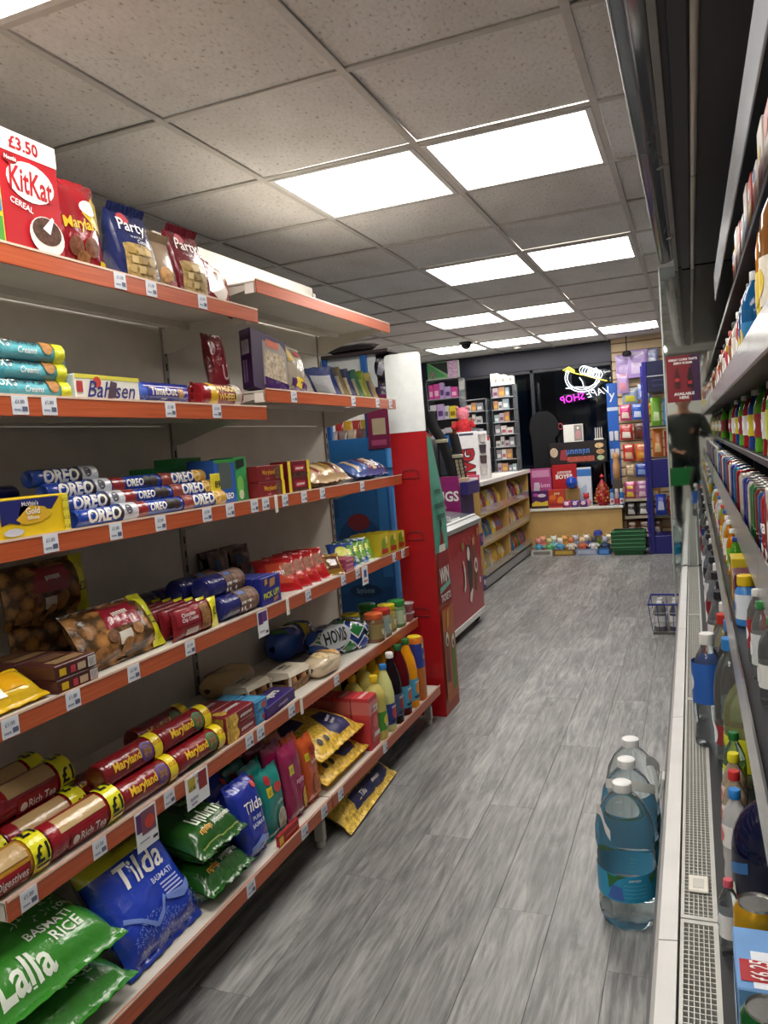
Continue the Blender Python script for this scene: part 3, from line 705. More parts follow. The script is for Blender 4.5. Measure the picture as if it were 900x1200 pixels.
# supports: filler rolls under the sloping stack, hidden rows behind
for k in range(2): roll('biscuit_roll', 'dark navy biscuit roll lying under the navy pair', 'biscuits', .20, .03, F('1a1f66'), (-1.462 - .062 * k, 1.30, z), group='dark navy rolls')
carton('biscuit_box', 'blue carton with green side and printed biscuit window by the yellow ticket', 'box', .115, .10, .135, Cc('2f5fb0'), (-1.345, 2.07, z), tilt(0, 0), items=[
    ('r', .022, .045, .09, .125, I('54605e'), 'window'), ('r', .0, .125, .115, .135, I('3f9a4a'), 'green_top'), ('t', 'OREO', .058, .022, .018, W_, 'logo_lettering', {'bold': .03, 'shear': .15}), ('r', 0, .01, .03, .045, I('b04a52'), 'red_corner')],
    rside=[('r', 0, 0, .10, .135, I('3f9a56'), 'green_side')], top=[('r', 0, 0, .115, .1, I('2f8a48'), 'green_top')])
carton('biscuit_box', 'bright green carton beside the blue window carton', 'box', .075, .09, .14, Cc('3aa05a'), (-1.35, 2.168, z), items=[('e', .03, .05, .02, .03, I('7ac05a'), 'badge'), ('p', [(.01, .10), (.06, .11), (.06, .135), (.01, .13)], I('1c2a22'), 'dark_lettering'), ('e', .03, .02, .015, .015, I('c9d6b0'), 'badge')], top=[('r', 0, 0, .075, .09, I('58b46a'), 'top_panel')])
for k, (y, h) in enumerate(((1.99, .125), (2.11, .15))):
    carton('biscuit_box', 'green carton at the back behind the gold ended rolls' if k == 0 else 'green carton at the back behind the blue window carton', 'box', .13, .09, h, Cc('3aa05a'), (-1.50, y, z), top=[('r', .02, .02, .11, .06, I('58b46a'), 'top_print')])
carton('price_card', 'yellow price card standing beside the blue window carton', 'sign', .05, .004, .095, I('e9d932'), (-1.335, 2.0, z), items=[('t', '89', .032, .062, .022, K_, 'price_lettering')])
for k in range(2):
    carton('cookie_box', 'maroon cookie carton with gold script, %s of two on the third shelf' % ['lower', 'upper'][k], 'box', .17, .07, .052, Cc('7c1a22'), (-1.315, 2.30 - .004 * k, z + .0525 * k), items=[
        ('t', 'Maryland', .07, .028, .016, I('e0a62c'), 'logo_lettering', {'bold': .02, 'maxw': .09}), ('e', .125, .028, .022, .022, S('5c3a20'), 'cookie_picture'), ('r', .15, 0, .17, .052, I('e4cf2c'), 'yellow_edge'), ('t', '~6', .06, .01, .006, I('d87a8a'), 'lettering')])
for k in range(2):
    carton('cookie_box', 'dark red cookie carton with yellow sides, %s of two beside maroon cartons' % ['lower', 'upper'][k], 'box', .165, .07, .056, Cc('6b1420'), (-1.315, 2.50, z + .0565 * k), items=[
        ('r', 0, 0, .02, .056, I('e4cf2c'), 'yellow_edge'), ('r', .145, 0, .165, .056, I('e4cf2c'), 'yellow_edge'), ('r', .04, .018, .125, .04, I('a82434'), 'red_label'), ('t', '~8', .083, .029, .010, W_, 'lettering', {'maxw': .075})] +
        [('e', .04 + .03 * j, .008, .012, .007, S('3f2a1c'), 'cake_picture') for j in range(4)])
bag('croissant_bag', 'clear bag of wrapped golden rolls lying on the third shelf', 'bag', .36, .14, .075, F('b89a72'), (-1.31, 2.82, z + .066), tilt(64), items=[
    ('p', [(.05 + .055 * k, .02), (.085 + .055 * k, .02), (.075 + .055 * k, .12), (.045 + .055 * k, .12)], F(['8e2f32', 'd9c08a', 'a8842c'][k % 3]), 'printed_stripe') for k in range(5)], seed=9, wr=.008)
bag('croissant_bag', 'blue printed bag of rolls lying at the end of the third shelf', 'bag', .38, .14, .072, F('3f5c9a'), (-1.31, 3.24, z + .063), tilt(64), items=[
    ('p', [(.03 + .06 * k, .02), (.065 + .06 * k, .02), (.055 + .06 * k, .12), (.025 + .06 * k, .12)], F(['c9b48a', '274a9a', '8a3c3c'][k % 3]), 'printed_stripe') for k in range(6)], seed=10, wr=.008)

# ---- fourth shelf
z = zs(3)
for k in range(2):
    bag('snack_pack', 'yellow and white lemon snack pack at the start of the fourth shelf' if k == 0 else 'yellow snack pack lying behind the lemon snack pack', 'bag', .23, .11, .05, F('dcb41c'), (-1.305 - .09 * k, 1.138 - .02 * k, z + .045 + .012 * k), tilt(62), items=[
        ('p', [(.04, .02), (.13, .02), (.12, .09), (.05, .09)], F('eceae0'), 'white_panel'), ('p', [(.13, .03), (.19, .03), (.19, .08), (.14, .09)], F('e0a414'), 'lemon_picture'), ('t', '9', .08, .05, .03, K_, 'price_lettering')], seed=11 + k)
for a in range(2):
    for k in range(2):
        carton('biscuit_box', 'brown wafer carton, %s of the %s pair on the fourth shelf' % (['lower', 'upper'][k], ['front', 'rear'][a]), 'box', .125, .11, .031, Cc('4a2420'), (-1.305 - .115 * a, 1.325 - .003 * k, z + .0315 * k), tilt(0, 0), items=[
            ('r', .012, .006, .032, .022, I('c9a81c'), 'gold_print'), ('r', .045, .006, .06, .022, I('b03a4a'), 'red_print'), ('r', .065, .006, .09, .022, I('b5a184'), 'picture'), ('r', .097, .004, .121, .027, I('dedbd6'), 'barcode')] + [('r', .1 + .003 * j, .006, .1012 + .003 * j, .025, K_, 'barcode_line') for j in range(6)],
            top=[('r', .02, .015, .11, .05, I('8a6f4c'), 'top_print'), ('r', .03, .06, .1, .10, I('6e4f38'), 'top_print')])
def cookies(lab, y, x, zz, price, seed, t=.09, back=30):
    bag('cookie_bag', lab, 'bag', .29, .155, t, S('7a5432'), (x, y, zz), tilt(back), mats=[M('9a6c3a', .22, 0, 'cookies')], items=[
        ('p', [(.07, .075), (.20, .07), (.215, .135), (.09, .14)], F('8e1628'), 'red_label'), ('t', '~6', .14, .11, .014, W_, 'lettering'), ('r', .10, .03, .145, .06, I('d9d2c4'), 'white_label'), ('r', .235, .0, .288, .155, F('dcdb24'), 'price_band'), ('t', price, .258, .068, .024, K_, 'price_lettering', {'maxw': .05})] +
        [('e', .035 + .045 * j, .025 + (j % 2) * .03, .02, .016, S(['9a6a38', '6b4424', 'b07c44'][j % 3]), 'cookie') for j in range(4)], seed=seed, wr=.008)
cookies('clear bag of cookies with red label and bright yellow price band at the shelf front', 1.54, -1.305, z + .045, '£2.25', 12)
cookies('shaded bag of cookies with red label and yellow band behind the front cookie bag', 1.545, -1.555, z + .114, '£2.75', 13, .075, 6)
bag('cookie_bag', 'short cookie bag standing beneath the shaded cookie bag', 'bag', .28, .112, .07, M('9a6c3a', .22, 0, 'cookies'), (-1.56, 1.545, z), tilt(2), seed=14)
for k in range(6):
    bag('cookie_pack', 'red chocolate chip cookie pack in the upright row of six', 'biscuits', .215, .088, .032, F('7e1a22'), (-1.312 - .034 * k, 1.802 - .006 * k, z), tilt(4), items=[
        ('r', .012, .038, .115, .08, I('8e1a28'), 'red_label'), ('t', 'Chocolate', .062, .066, .011, W_, 'lettering'), ('t', 'Chip Cookies', .066, .051, .011, W_, 'lettering', {'maxw': .075}), ('r', .045, .01, .10, .026, I('cfc6bb'), 'white_label'), ('p', [(.12, .01), (.165, .01), (.165, .08), (.12, .08)], S('8a6234'), 'cookie_picture'), ('r', .172, 0, .213, .088, F('e4e01f'), 'price_band'), ('t', '£1', .192, .05, .022, K_, 'price_lettering', {'bold': .03})],
        seed=3, wr=.003, crimp=.006, group='chocolate chip cookie packs')
for k, (x, y, zz, lab) in enumerate(((-1.312, 2.035, 0, 'front bottom of'), (-1.385, 2.01, 0, 'behind the front roll in'), (-1.348, 2.02, .063, 'topmost in'), (-1.46, 1.99, 0, 'rear bottom of'), (-1.423, 1.995, .063, 'upper rear of'))):
    roll('biscuit_roll', 'dark blue chocolate biscuit roll, %s the stack by the bar boxes' % lab, 'biscuits', .20, .0365, F('1a1f66'), (x, y, z + zz), items=[
        ('r', .085, -.045, .19, .06, S('6e5344'), 'biscuit_picture'), ('e', .15, .02, .022, .022, S('8a6a58'), 'biscuit_picture'), ('r', .095, .03, .125, .045, I('5a78b8'), 'badge'), ('t', '~2', .115, -.005, .04, W_, 'logo_lettering', {'shear': .3})], endmat=F('22297a'), group='dark blue biscuit rolls')
for k in range(2): roll('biscuit_roll', 'navy biscuit roll in the shaded row against the back panel', 'biscuits', .19, .042, F('1a1f66'), (-1.583, 1.90 + .195 * k, z), endmat=F('22297a'), group='shaded navy rolls')
for k in range(6):
    carton('bar_box', 'dark blue chocolate bar box with yellow lettering in the row of six', 'box', .125, .028, .092, Cc('232c86'), (-1.312 - .030 * k, 2.205 - .004 * k, z), items=[
        ('t', 'PICK UP!', .06, .034, .019, I('c9cf3c'), 'logo_lettering', {'bold': .03, 'maxw': .10, 'rot': 4}), ('p', [(.05, .055), (.085, .06), (.09, .085), (.055, .082)], I('b5834a'), 'biscuit_picture'), ('p', [(.02, .065), (.04, .07), (.038, .088), (.02, .085)], I('b5834a'), 'biscuit_picture'), ('p', [(.07, .005), (.10, .012), (.10, .024), (.07, .018)], I('a8763f'), 'biscuit_picture')], group='blue chocolate bar boxes')
for k in range(4):
    bag('snack_pack', 'bright red flat foil pack reclining in the front row beside the bar boxes' if k < 4 else 'shaded red foil pack reclining behind the bright red packs', 'bag', .155, .145, .034, F('b8151c' if k < 4 else '8a1218'), (-1.365 - .135 * (k // 4), 2.375 + .078 * (k % 4), z + .024), (R(-40), 0, R(48)), items=[
        ('p', [(.03, .03), (.125, .025), (.13, .11), (.04, .115)], F('c8482a'), 'orange_panel'), ('t', '~3', .08, .07, .022, W_, 'logo_lettering'), ('p', [(.095, .05), (.145, .06), (.145, .11), (.10, .10)], S('9a5a3a'), 'picture')], seed=30 + k, wr=.004, group='red foil packs')
for k in range(4):
    bag('chocolate_pack', 'brown chocolate pack, %s in the shaded back row' % ['near front', 'near rear', 'far front', 'far rear'][k], 'bag', .13, .16, .03, F('3a1a14'), (-1.59 - .038 * (k % 2), 2.36 + .14 * (k // 2), z), tilt(3), items=[('r', .02, .09, .06, .13, I('27486e'), 'blue_badge'), ('p', [(.04, .04), (.12, .04), (.12, .09), (.04, .09)], F('6b2a1c'), 'brown_panel')], seed=40 + k, wr=.003)
bag('snack_pack', 'gold and brown foil pack beside the leaning red packs', 'bag', .085, .10, .034, F('9a7428'), (-1.318, 2.714, z + .024), (R(-40), 0, R(48)), items=[('p', [(.02, .02), (.07, .02), (.07, .08), (.02, .08)], F('5a3420'), 'brown_panel')], seed=51, wr=.006)
for k in range(3):
    carton('wafer_box', 'flat pink wafer carton, %s of three' % ['lowest', 'middle', 'topmost'][k], 'box', .088, .06, .018, Cc('9c3f5c'), (-1.303, 2.812 + .002 * k, z + .0185 * k), items=[('r', .01, .004, .078, .013, I('d98aa0'), 'pink_print')])
for k in range(3):
    bag('biscuit_pack', 'blue and white biscuit pack behind the pink wafer cartons', 'biscuits', .13, .085, .04, F('24386e'), (-1.43 - .056 * k, 2.82, z + .012), tilt(14), items=[('r', .05, .02, .09, .05, I('d9a53a'), 'gold_badge')], seed=60 + k, group='blue biscuit packs')
def lemonp(x, y, zz, sd, lab, c):
    bag('biscuit_pack', lab, 'biscuits', .115, .12, .036, F(c), (x, y, zz), (R(-38), 0, R(38)), items=[
        ('e', .055, .07, .028, .026, I('e4e44a'), 'lemon_picture'), ('t', 'SOLE', .062, .06, .024, I('f0f070'), 'logo_lettering', {'bold': .035, 'rot': 8, 'maxw': .08}), ('p', [(.08, .02), (.108, .02), (.108, .10), (.085, .10)], F('6fa23c'), 'green_panel'), ('p', [(.01, .01), (.10, .01), (.09, .03), (.01, .035)], F('e8ece8'), 'white_stripe')], seed=sd, wr=.005)
for k in range(4):
    lemonp(-1.355, 2.882 + .062 * k, z + .026, 70 + k, '%s lemon biscuit pack, %s in the reclining row' % (['blue', 'green and blue', 'blue edged', 'yellow green'][k], ['first', 'second', 'third', 'last'][k]), ['2c4f9a', '3f6a5a', '30589a', '7a9a3a'][k])
for k in range(3):
    w, d, h = .105, .14, .10 - .008 * k
    r = thing('snack_box', 'open yellow counter display carton, %s of three at the shelf end' % ['first', 'second', 'last'][k], 'box', (-1.31, 3.215 + .107 * k, z), (0, 0, G90))
    mb = MB(); mb.box(-w / 2, w / 2, 0, d, 0, .003); mb.box(-w / 2, w / 2, 0, .003, 0, h); mb.box(-w / 2, w / 2, d - .003, d, 0, h); mb.box(-w / 2, -w / 2 + .003, .003, d - .003, .003, h); mb.box(w / 2 - .003, w / 2, .003, d - .003, .003, h)
    part(r, 'carton', mb, Cc('c8b62a'), False)
    art(r, flat(-w / 2, 0), [('e', .05, .05, .03, .03, I('7a9a2c'), 'picture'), ('p', [(.02, .01), (.095, .01), (.095, .03), (.02, .035)], I('a8341f'), 'red_stripe'), ('e', .08, .07, .016, .018, I('e9e07a'), 'badge')])
# ---- fifth shelf: biscuit rolls
z = zs(4)
def tea(lab, x, y, zz, kind, L=.222, rr=.0395):
    it = [('r', .0, -.055, .03, .06, F('8e1420'), 'red_end'), ('r', .03, .018, .165, .058, F('b89a6a'), 'clear_window'), ('p', [(.05, -.032), (.165, -.032), (.165, .008), (.05, .008)], I('96141f'), 'red_label'),
          ('e', .066, -.012, .010, .010, W_, 'badge'), ('t', kind, .118, -.010, .018, W_, 'lettering', {'maxw': .078}), ('t', '300g', .150, -.026, .006, W_, 'weight_lettering'),
          ('r', .172, -.06, .216, .075, F('e4de22'), 'price_band'), ('t', '£1', .195, .008, .03, K_, 'price_lettering', {'bold': .03, 'maxw': .036}), ('t', '£1', .195, .066, .03, K_, 'price_lettering', {'bold': .03, 'maxw': .036}), ('r', .178, -.016, .212, -.012, K_, 'underline')]
    return roll('biscuit_roll', lab, 'biscuits', L, rr, F('8e1822') if kind == 'Rich Tea' else F('b8862c'), (x, y, zz), (0, 0, G90), items=it, endmat=F('7a0f18'), group='tea biscuit rolls')
tea('golden digestive biscuit roll with yellow price band, front of the lowest row', -1.285, 1.068, z, 'Digestives')
tea('red tea biscuit roll at the front edge beside the digestive roll', -1.285, 1.292, z, 'Rich Tea')
tea('golden digestive biscuit roll in the second row', -1.366, 1.040, z, 'Digestives')
tea('red tea biscuit roll in the second row behind the front roll', -1.366, 1.268, z, 'Rich Tea')
tea('red tea biscuit roll lying on the second and third rows', -1.4065, 1.275, z + .0690, 'Rich Tea')
tea('golden digestive biscuit roll hidden in the third row', -1.447, 1.04, z, 'Digestives')
tea('red tea biscuit roll hidden in the third row', -1.447, 1.268, z, 'Rich Tea')
tea('shaded red tea biscuit roll at the back of the pile', -1.4875, 1.275, z + .0690, 'Rich Tea')
tea('golden biscuit roll on the pile edge at the back', -1.4065, 1.045, z + .0690, 'Digestives')
tea('red tea biscuit roll crowning the pile by the back panel', -1.528, 1.266, z, 'Rich Tea')
def mary(lab, x, y, zz, accent, L=.215):
    roll('cookie_roll', lab, 'biscuits', L, .034, F('7e141c'), (x, y, zz), (0, 0, G90), items=[
        ('t', 'Maryland', .078, .012, .021, I('e8b92e'), 'logo_lettering', {'bold': .03, 'maxw': .10, 'shear': .1}), ('e', .15, .012, .024, .026, I(accent), 'coloured_roundel'), ('e', .15, .012, .016, .018, S('7a5638'), 'cookie_picture'), ('r', .175, -.05, .207, .07, F('e6cf1f'), 'price_band'), ('t', '£1.25', .191, .02, .010, RD, 'price_lettering')] + ([('r', .05, -.05, .172, -.022, F('2f6a34'), 'green_panel')] if accent == '2c6a34' else []), endmat=F('5e0d14'), group='red cookie rolls')
mary('red cookie roll with purple roundel at the front edge', -1.285, 1.508, z, '5a3a86')
mary('red cookie roll with purple roundel in the second row', -1.356, 1.500, z, '5a3a86')
mary('red cookie roll with purple roundel on top of the rows', -1.32, 1.500, z + .059, '5a3a86')
mary('red cookie roll with green roundel at the front edge', -1.285, 1.728, z, '2c6a34')
mary('red cookie roll with green roundel in the second row', -1.356, 1.72, z, '2c6a34')
mary('red cookie roll with green stripe on top of the rows', -1.32, 1.72, z + .059, '2c6a34')
mary('red cookie roll with yellow band in the shaded third row', -1.427, 1.500, z, '5a3a86')
mary('red cookie roll with green roundel in the shaded third row', -1.427, 1.72, z, '2c6a34')
mary('red cookie roll with green roundel on the shaded upper row', -1.392, 1.72, z + .059, '2c6a34')
def crate(lab, x, y, zz, grp=None):
    carton('cake_box', lab, 'box', .155, .075, .040, Cc('7c1f2a'), (x, y, zz), tilt(0, 0), items=[
        ('r', 0, .0, .055, .040, S('c2a03c'), 'cake_picture'), ('e', .045, .02, .018, .016, S('d9b552'), 'cake_picture'), ('t', '~8', .105, .022, .011, W_, 'lettering', {'maxw': .085, 'bold': .02}), ('r', .07, .006, .14, .010, I('c07a6a'), 'small_print')],
        side=[('r', .01, .004, .065, .036, S('b0912e'), 'cake_picture')], top=[('t', '~6', .09, .04, .02, W_, 'lettering', {'bold': .02}), ('e', .03, .04, .02, .022, S('b58e3a'), 'cake_picture')], group=grp)
for a in range(4):
    for k in range(2 if a in (0, 1) else 1):
        crate('maroon cake carton with yellow cakes, %s in the %s row' % (['lower', 'upper'][k], ['front', 'second', 'third', 'rear'][a]), -1.29 - .077 * a, 1.925 - .01 * a, z + .0405 * k + (.0 if a < 2 else 0))
for a in range(4):
    for k in range(2 if a < 2 else 1):
        carton('cake_box', 'bright blue cake carton, %s in the %s row' % (['lower', 'upper'][k], ['front', 'second', 'third', 'rear'][a]), 'box', .075, .075, .036, Cc('2f7fae'), (-1.29 - .077 * a, 2.043 - .008 * a, z + .0365 * k), items=[('p', [(.01, .008), (.06, .006), (.065, .028), (.02, .03)], S('5aa0c4'), 'picture'), ('e', .05, .018, .012, .01, I('c2483c'), 'red_badge')], top=[('r', .012, .01, .06, .06, I('57a8cf'), 'top_print')])
carton('biscuit_box', 'long purple chocolate finger carton lying at an angle by the bay joint', 'box', .215, .085, .038, Cc('33206b'), (-1.29, 2.165, z), tilt(0, 4), items=[('t', '~10', .12, .018, .010, I('cfc2e6'), 'lettering', {'maxw': .12}), ('r', 0, .002, .215, .006, I('22124e'), 'dark_edge')],
       top=[('t', 'fingers', .115, .045, .032, W_, 'logo_lettering', {'bold': .025, 'maxw': .15}), ('p', [(.05, .068), (.09, .07), (.09, .078), (.05, .078)], I('d8c9a8'), 'picture')])
# eggs
def eggbox(lab, x, y, yaw):
    r = thing('egg_box', lab, 'egg box', (x, y, zs(10)), (0, 0, G90 + R(yaw)))
    w, d = .155, .105
    mb = MB(); P = lambda a, s, zz: (-w / 2 * s + a * w * s)
    for (s0, z0), (s1, z1) in (((.82, 0), (.98, .03)), ((.98, .03), (1.0, .036))):
        q0 = [(-w / 2 * s0, d / 2 - d / 2 * s0, z0), (w / 2 * s0, d / 2 - d / 2 * s0, z0), (w / 2 * s0, d / 2 + d / 2 * s0, z0), (-w / 2 * s0, d / 2 + d / 2 * s0, z0)]
        q1 = [(-w / 2 * s1, d / 2 - d / 2 * s1, z1), (w / 2 * s1, d / 2 - d / 2 * s1, z1), (w / 2 * s1, d / 2 + d / 2 * s1, z1), (-w / 2 * s1, d / 2 + d / 2 * s1, z1)]
        mb.add(q0 + q1, [(0, 1, 5, 4), (1, 2, 6, 5), (2, 3, 7, 6), (3, 0, 4, 7)] + ([(3, 2, 1, 0)] if z0 == 0 else []))
    part(r, 'pulp_tray', mb, M('8a6a4a', .9, 0, 'speck'), False)
    lid = MB(); s = 1.0
    a = [(-w / 2, 0, .060), (w / 2, 0, .052), (w / 2, d, .036), (-w / 2, d, .036)]; b = [(-w / 2 * .88, .012, .074), (w / 2 * .88, .012, .074), (w / 2 * .88, d - .012, .074), (-w / 2 * .88, d - .012, .074)]
    lid.add(a + b, [(0, 1, 5, 4), (1, 2, 6, 5), (2, 3, 7, 6), (3, 0, 4, 7), (4, 5, 6, 7)])
    for xx in (-w / 2, w / 2 - .008): lid.box(xx, xx + .008, -.001, .006, .030, .062)
    L = part(r, 'lid', lid, M('e2d8c2', .8), False)
    for k in range(2):
        e = MB(); cx = -.036 + .072 * k
        e.lathe([(.0001, -.026), (.012, -.023), (.0195, -.012), (.0235, 0), (.021, .013), (.013, .023), (.0001, .028)], 16, (cx, .022, .038)); part(r, 'egg', e, M('c48a5c', .45))
    art(r, lambda u, v, e=0: (-.04 + u * .9, .02 + v * .9, .0745 + e), [('t', '~7', .035, .03, .014, I('3a3a34'), 'lettering', {'maxw': .09}), ('t', '~4', .035, .055, .02, I('3a3a34'), 'lettering')])
eggbox('pulp carton of brown eggs standing at the front by the wrapped rolls', -1.335, 2.39, 0)
eggbox('pulp carton of brown eggs standing further from the wrapped rolls', -1.40, 2.222, 0)
# bread
z = zs(10)
def loaf(name, lab, w, h, d, mat, loc, rot, items, seed, twist=False, bandm=None):
    r = thing(name, lab, 'bread', loc, rot)
    def fn(u, v, e=0):           # u along length, v around angle 0..1
        U = 2 * u / w - 1; k = max(.04, (1 - abs(U) ** 5)) ** .5
        a = v * 2 * math.pi
        ca, sa = math.cos(a), math.sin(a); q = (abs(ca) ** 3 + abs(sa) ** 3) ** (-1 / 3)
        n = noise.noise(Vector((u * 14, ca * 1.8 + seed, sa * 1.8))) * .007
        return (-w / 2 + u, d / 2 - (d / 2 * k + n + e) * ca * q, h / 2 + (h / 2 * k + n + e) * sa * q)
    mb = MB(); mb.grid(lambda a, b: fn(a * w, b), 22, 22); part(r, 'wrapper', mb, mat, ang=80)
    if twist:
        t = MB(); t.tube([(w / 2 - .004, d / 2, h / 2), (w / 2 + .012, d / 2 - .004, h / 2 - .006), (w / 2 + .03, d / 2 - .012, h / 2 - .014)], [.018, .007, .012], 10); part(r, 'twisted_neck', t, mat)
        f = MB(); f.grid(lambda a, b: (w / 2 + .028 + a * .075, d / 2 - .012 - .02 * a + .01 * math.sin(b * 6), h / 2 - .014 + (b - .5) * (.03 + .05 * a) - .045 * a * a + .006 * math.sin(a * 9 + b * 5)), 10, 8)
        part(r, 'bag_tail', f, F('e6e6e0')); art(r, lambda u, v, e=0: (w / 2 + .028 + u * .075, d / 2 - .012 - .02 * u + .01 * math.sin(v * 6) - .003, h / 2 - .014 + (v - .5) * (.03 + .05 * u) - .045 * u * u + .006 * math.sin(u * 9 + v * 5)), [('p', [(.0, .1), (.4, .15), (.45, .8), (.0, .9)], F('2c7a3c'), 'green_print')])
    art(r, lambda u, v, e=0: fn(u, v / .37, e), items, e0=.0022)
    return r
GW = []
for k in range(4):
    for j in range(-1, 4):
        c0, c1 = .045 + .085 * k + (.042 if j % 2 else 0), .03 + .06 * j
        GW += [('p', [(c0 - .048, c1), (c0, c1 - .034), (c0 + .048, c1), (c0, c1 + .034)], F('dfe6ea'), 'white_outline'), ('p', [(c0 - .040, c1), (c0, c1 - .027), (c0 + .040, c1), (c0, c1 + .027)], F(['2a7a3e', '2a4fae'][(k + j) % 2]), 'printed_diamond')]
loaf('bread_loaf', 'wrapped loaf in blue green and white bag with knotted tail hanging over the shelf', .31, .115, .12, F('2c58b4'), (-1.36, 2.835, z), (0, 0, G90 + R(-22)), GW + [('e', .095, .025, .075, .038, F('c4ccd2'), 'logo_panel'), ('t', 'HOVIS', .09, .025, .036, K_, 'logo_lettering', {'bold': .03, 'sx': .85, 'maxw': .11})], 2, True)
loaf('bread_loaf', 'shaded wrapped loaf with blue green pattern at the back of the bread shelf', .30, .125, .12, F('2c58b4'), (-1.535, 2.80, z), (0, 0, G90), [('p', [(.03 + .07 * k, .1), (.06 + .07 * k, .04), (.09 + .07 * k, .1), (.06 + .07 * k, .16)], F(['2a7a3e', 'dfe6ea'][k % 2]), 'printed_diamond') for k in range(4)] + [('p', [(.16, .02), (.2, .0), (.22, .05), (.18, .08)], F('d8c41c'), 'yellow_badge')], 3)
loaf('bread_rolls', 'clear bag of pale bread rolls lying at the shelf front by the egg box', .20, .075, .10, F('d9c6a6'), (-1.29, 2.575, z), (0, 0, G90), [('p', [(.04 + .07 * k, .08), (.08 + .07 * k, .03), (.10 + .07 * k, .1), (.07 + .07 * k, .16)], S(['e2c592', 'c99a58'][k % 2]), 'bread_roll') for k in range(3)], 5)
loaf('bread_rolls', 'bag of rolls with a red label behind the egg boxes', .26, .085, .12, F('c9a878'), (-1.53, 2.32, z), (0, 0, G90), [('p', [(.06, .12), (.16, .12), (.16, .2), (.06, .2)], F('7a1f24'), 'red_label')], 7)
# jars
def jar(lab, x, y, lidc, bodyc, labc):
    bottle('jar', lab, 'jar', [(.036, 0), (.041, .004), (.042, .02), (.042, .085), (.038, .098), (.034, .102)], (x, y, z), M(bodyc, .2), I(lidc), cap=(.040, .1, .124), band=(.0428, .018, .080, I(labc)), items=[
        ('e', 0, .05, .018, .02, I('e4dcb8'), 'label_picture'), ('e', .012, .04, .012, .012, I('8a4a2a'), 'label_picture'), ('t', '~3', -.002, .064, .012, K_, 'lettering')])
jar('spread jar with orange lid at the front of the jars', -1.318, 3.045, 'd0602c', '7a5a3c', '8a7a4a')
jar('spread jar with red lid beside the orange lidded jar', -1.318, 3.135, 'b83222', '8a8a7a', '8fa4a0')
jar('spread jar with bright yellow lid between red and green lids', -1.330, 3.225, 'd8c41c', 'a08a4a', 'b0a860')
jar('spread jar with green lid near the shelf end', -1.318, 3.318, '2f8a3a', '6a8a5a', 'a9b89a')
jar('spread jar with yellow lid directly behind the orange lid', -1.42, 3.03, 'd8c41c', 'a08a4a', 'b0a860')
jar('spread jar with green lid at the back of the jars', -1.43, 3.24, '2f8a3a', '6a8a5a', 'a9b89a')
for k in range(2):
    r = thing('pudding_pot', 'small clear pudding pot with pink filling, %s of two by the shelf end' % ['lower', 'upper'][k], 'pot', (-1.305, 3.42, z + .045 * k), (0, 0, G90))
    part(r, 'pot', MB().lathe([(.026, 0), (.034, .036), (.036, .04)], 16), M('a85a62', .25)); part(r, 'lid', MB().lathe([(.037, .04), (.037, .044), (.03, .0445)], 16), clear('e8d8da', .1, .4))

# ---- lowest shelf: rice, flour, oil, squash
z = zs(5)
r = None
def sack(lab, w, h, t, col, loc, back, yaw, items, seed, wr=.009, mfn=None, mats=None, name='rice_sack', spin=0, crimp=.02):
    return bag(name, lab, 'rice bag', w, h, t * 1.12, F(col), loc, (R(-back), R(spin), G90 + R(yaw)), items=items, seed=seed, wr=wr, crimp=crimp, mats=mats, mfn=mfn, nu=22, nv=22, belly=.05, fat=5.0)
rs = random.Random(5)
def grains(n, u0, u1, v0, v1, name='printed_grains'):
    out = []
    for k in range(n):
        u, v, a = rs.uniform(u0, u1), rs.uniform(v0, v1), rs.uniform(0, 3.14); c, s_ = math.cos(a) * .009, math.sin(a) * .009
        out.append(('p', [(u - c - s_ * .2, v - s_ + c * .2), (u + c, v + s_), (u + c + s_ * .2, v + s_ - c * .2), (u - c, v - s_)], I('a9c79a'), 'printed_grain'))
    return out
LAL = [('t', 'Lalla', .165, .052, .055, I('dfe8d8'), 'logo_lettering', {'bold': .02}), ('t', 'BASMATI', .275, .105, .022, I('dfe8d8'), 'lettering'), ('t', 'RICE', .295, .072, .028, I('dfe8d8'), 'lettering'), ('t', '10kg', .345, .13, .018, I('dfe8d8'), 'weight_lettering'), ('t', '10kg', .14, .205, .026, I('dfe8d8'), 'weight_lettering'), ('r', .075, .125, .155, .133, I('c9d47a'), 'yellow_line'), ('r', .075, .14, .15, .146, I('cfd6c8'), 'small_print'), ('r', .06, .115, .075, .135, K_, 'barcode'), ('g', 70, (.14, .13, .36, .23), .008, I('a9c79a'), 'printed_grains', 5)]
sack('green ten kilo rice sack lying under the other at the shelf start', .40, .31, .085, '36822a', (-1.20, 1.09, z + .094), 86, -3, LAL[1:5], 81)
sack('green ten kilo rice sack with white lettering lying on top of its twin', .40, .31, .095, '36822a', (-1.205, 1.085, z + .205), 77, -3, LAL, 82)
big = lambda u, v: 1 if v > .78 else 0
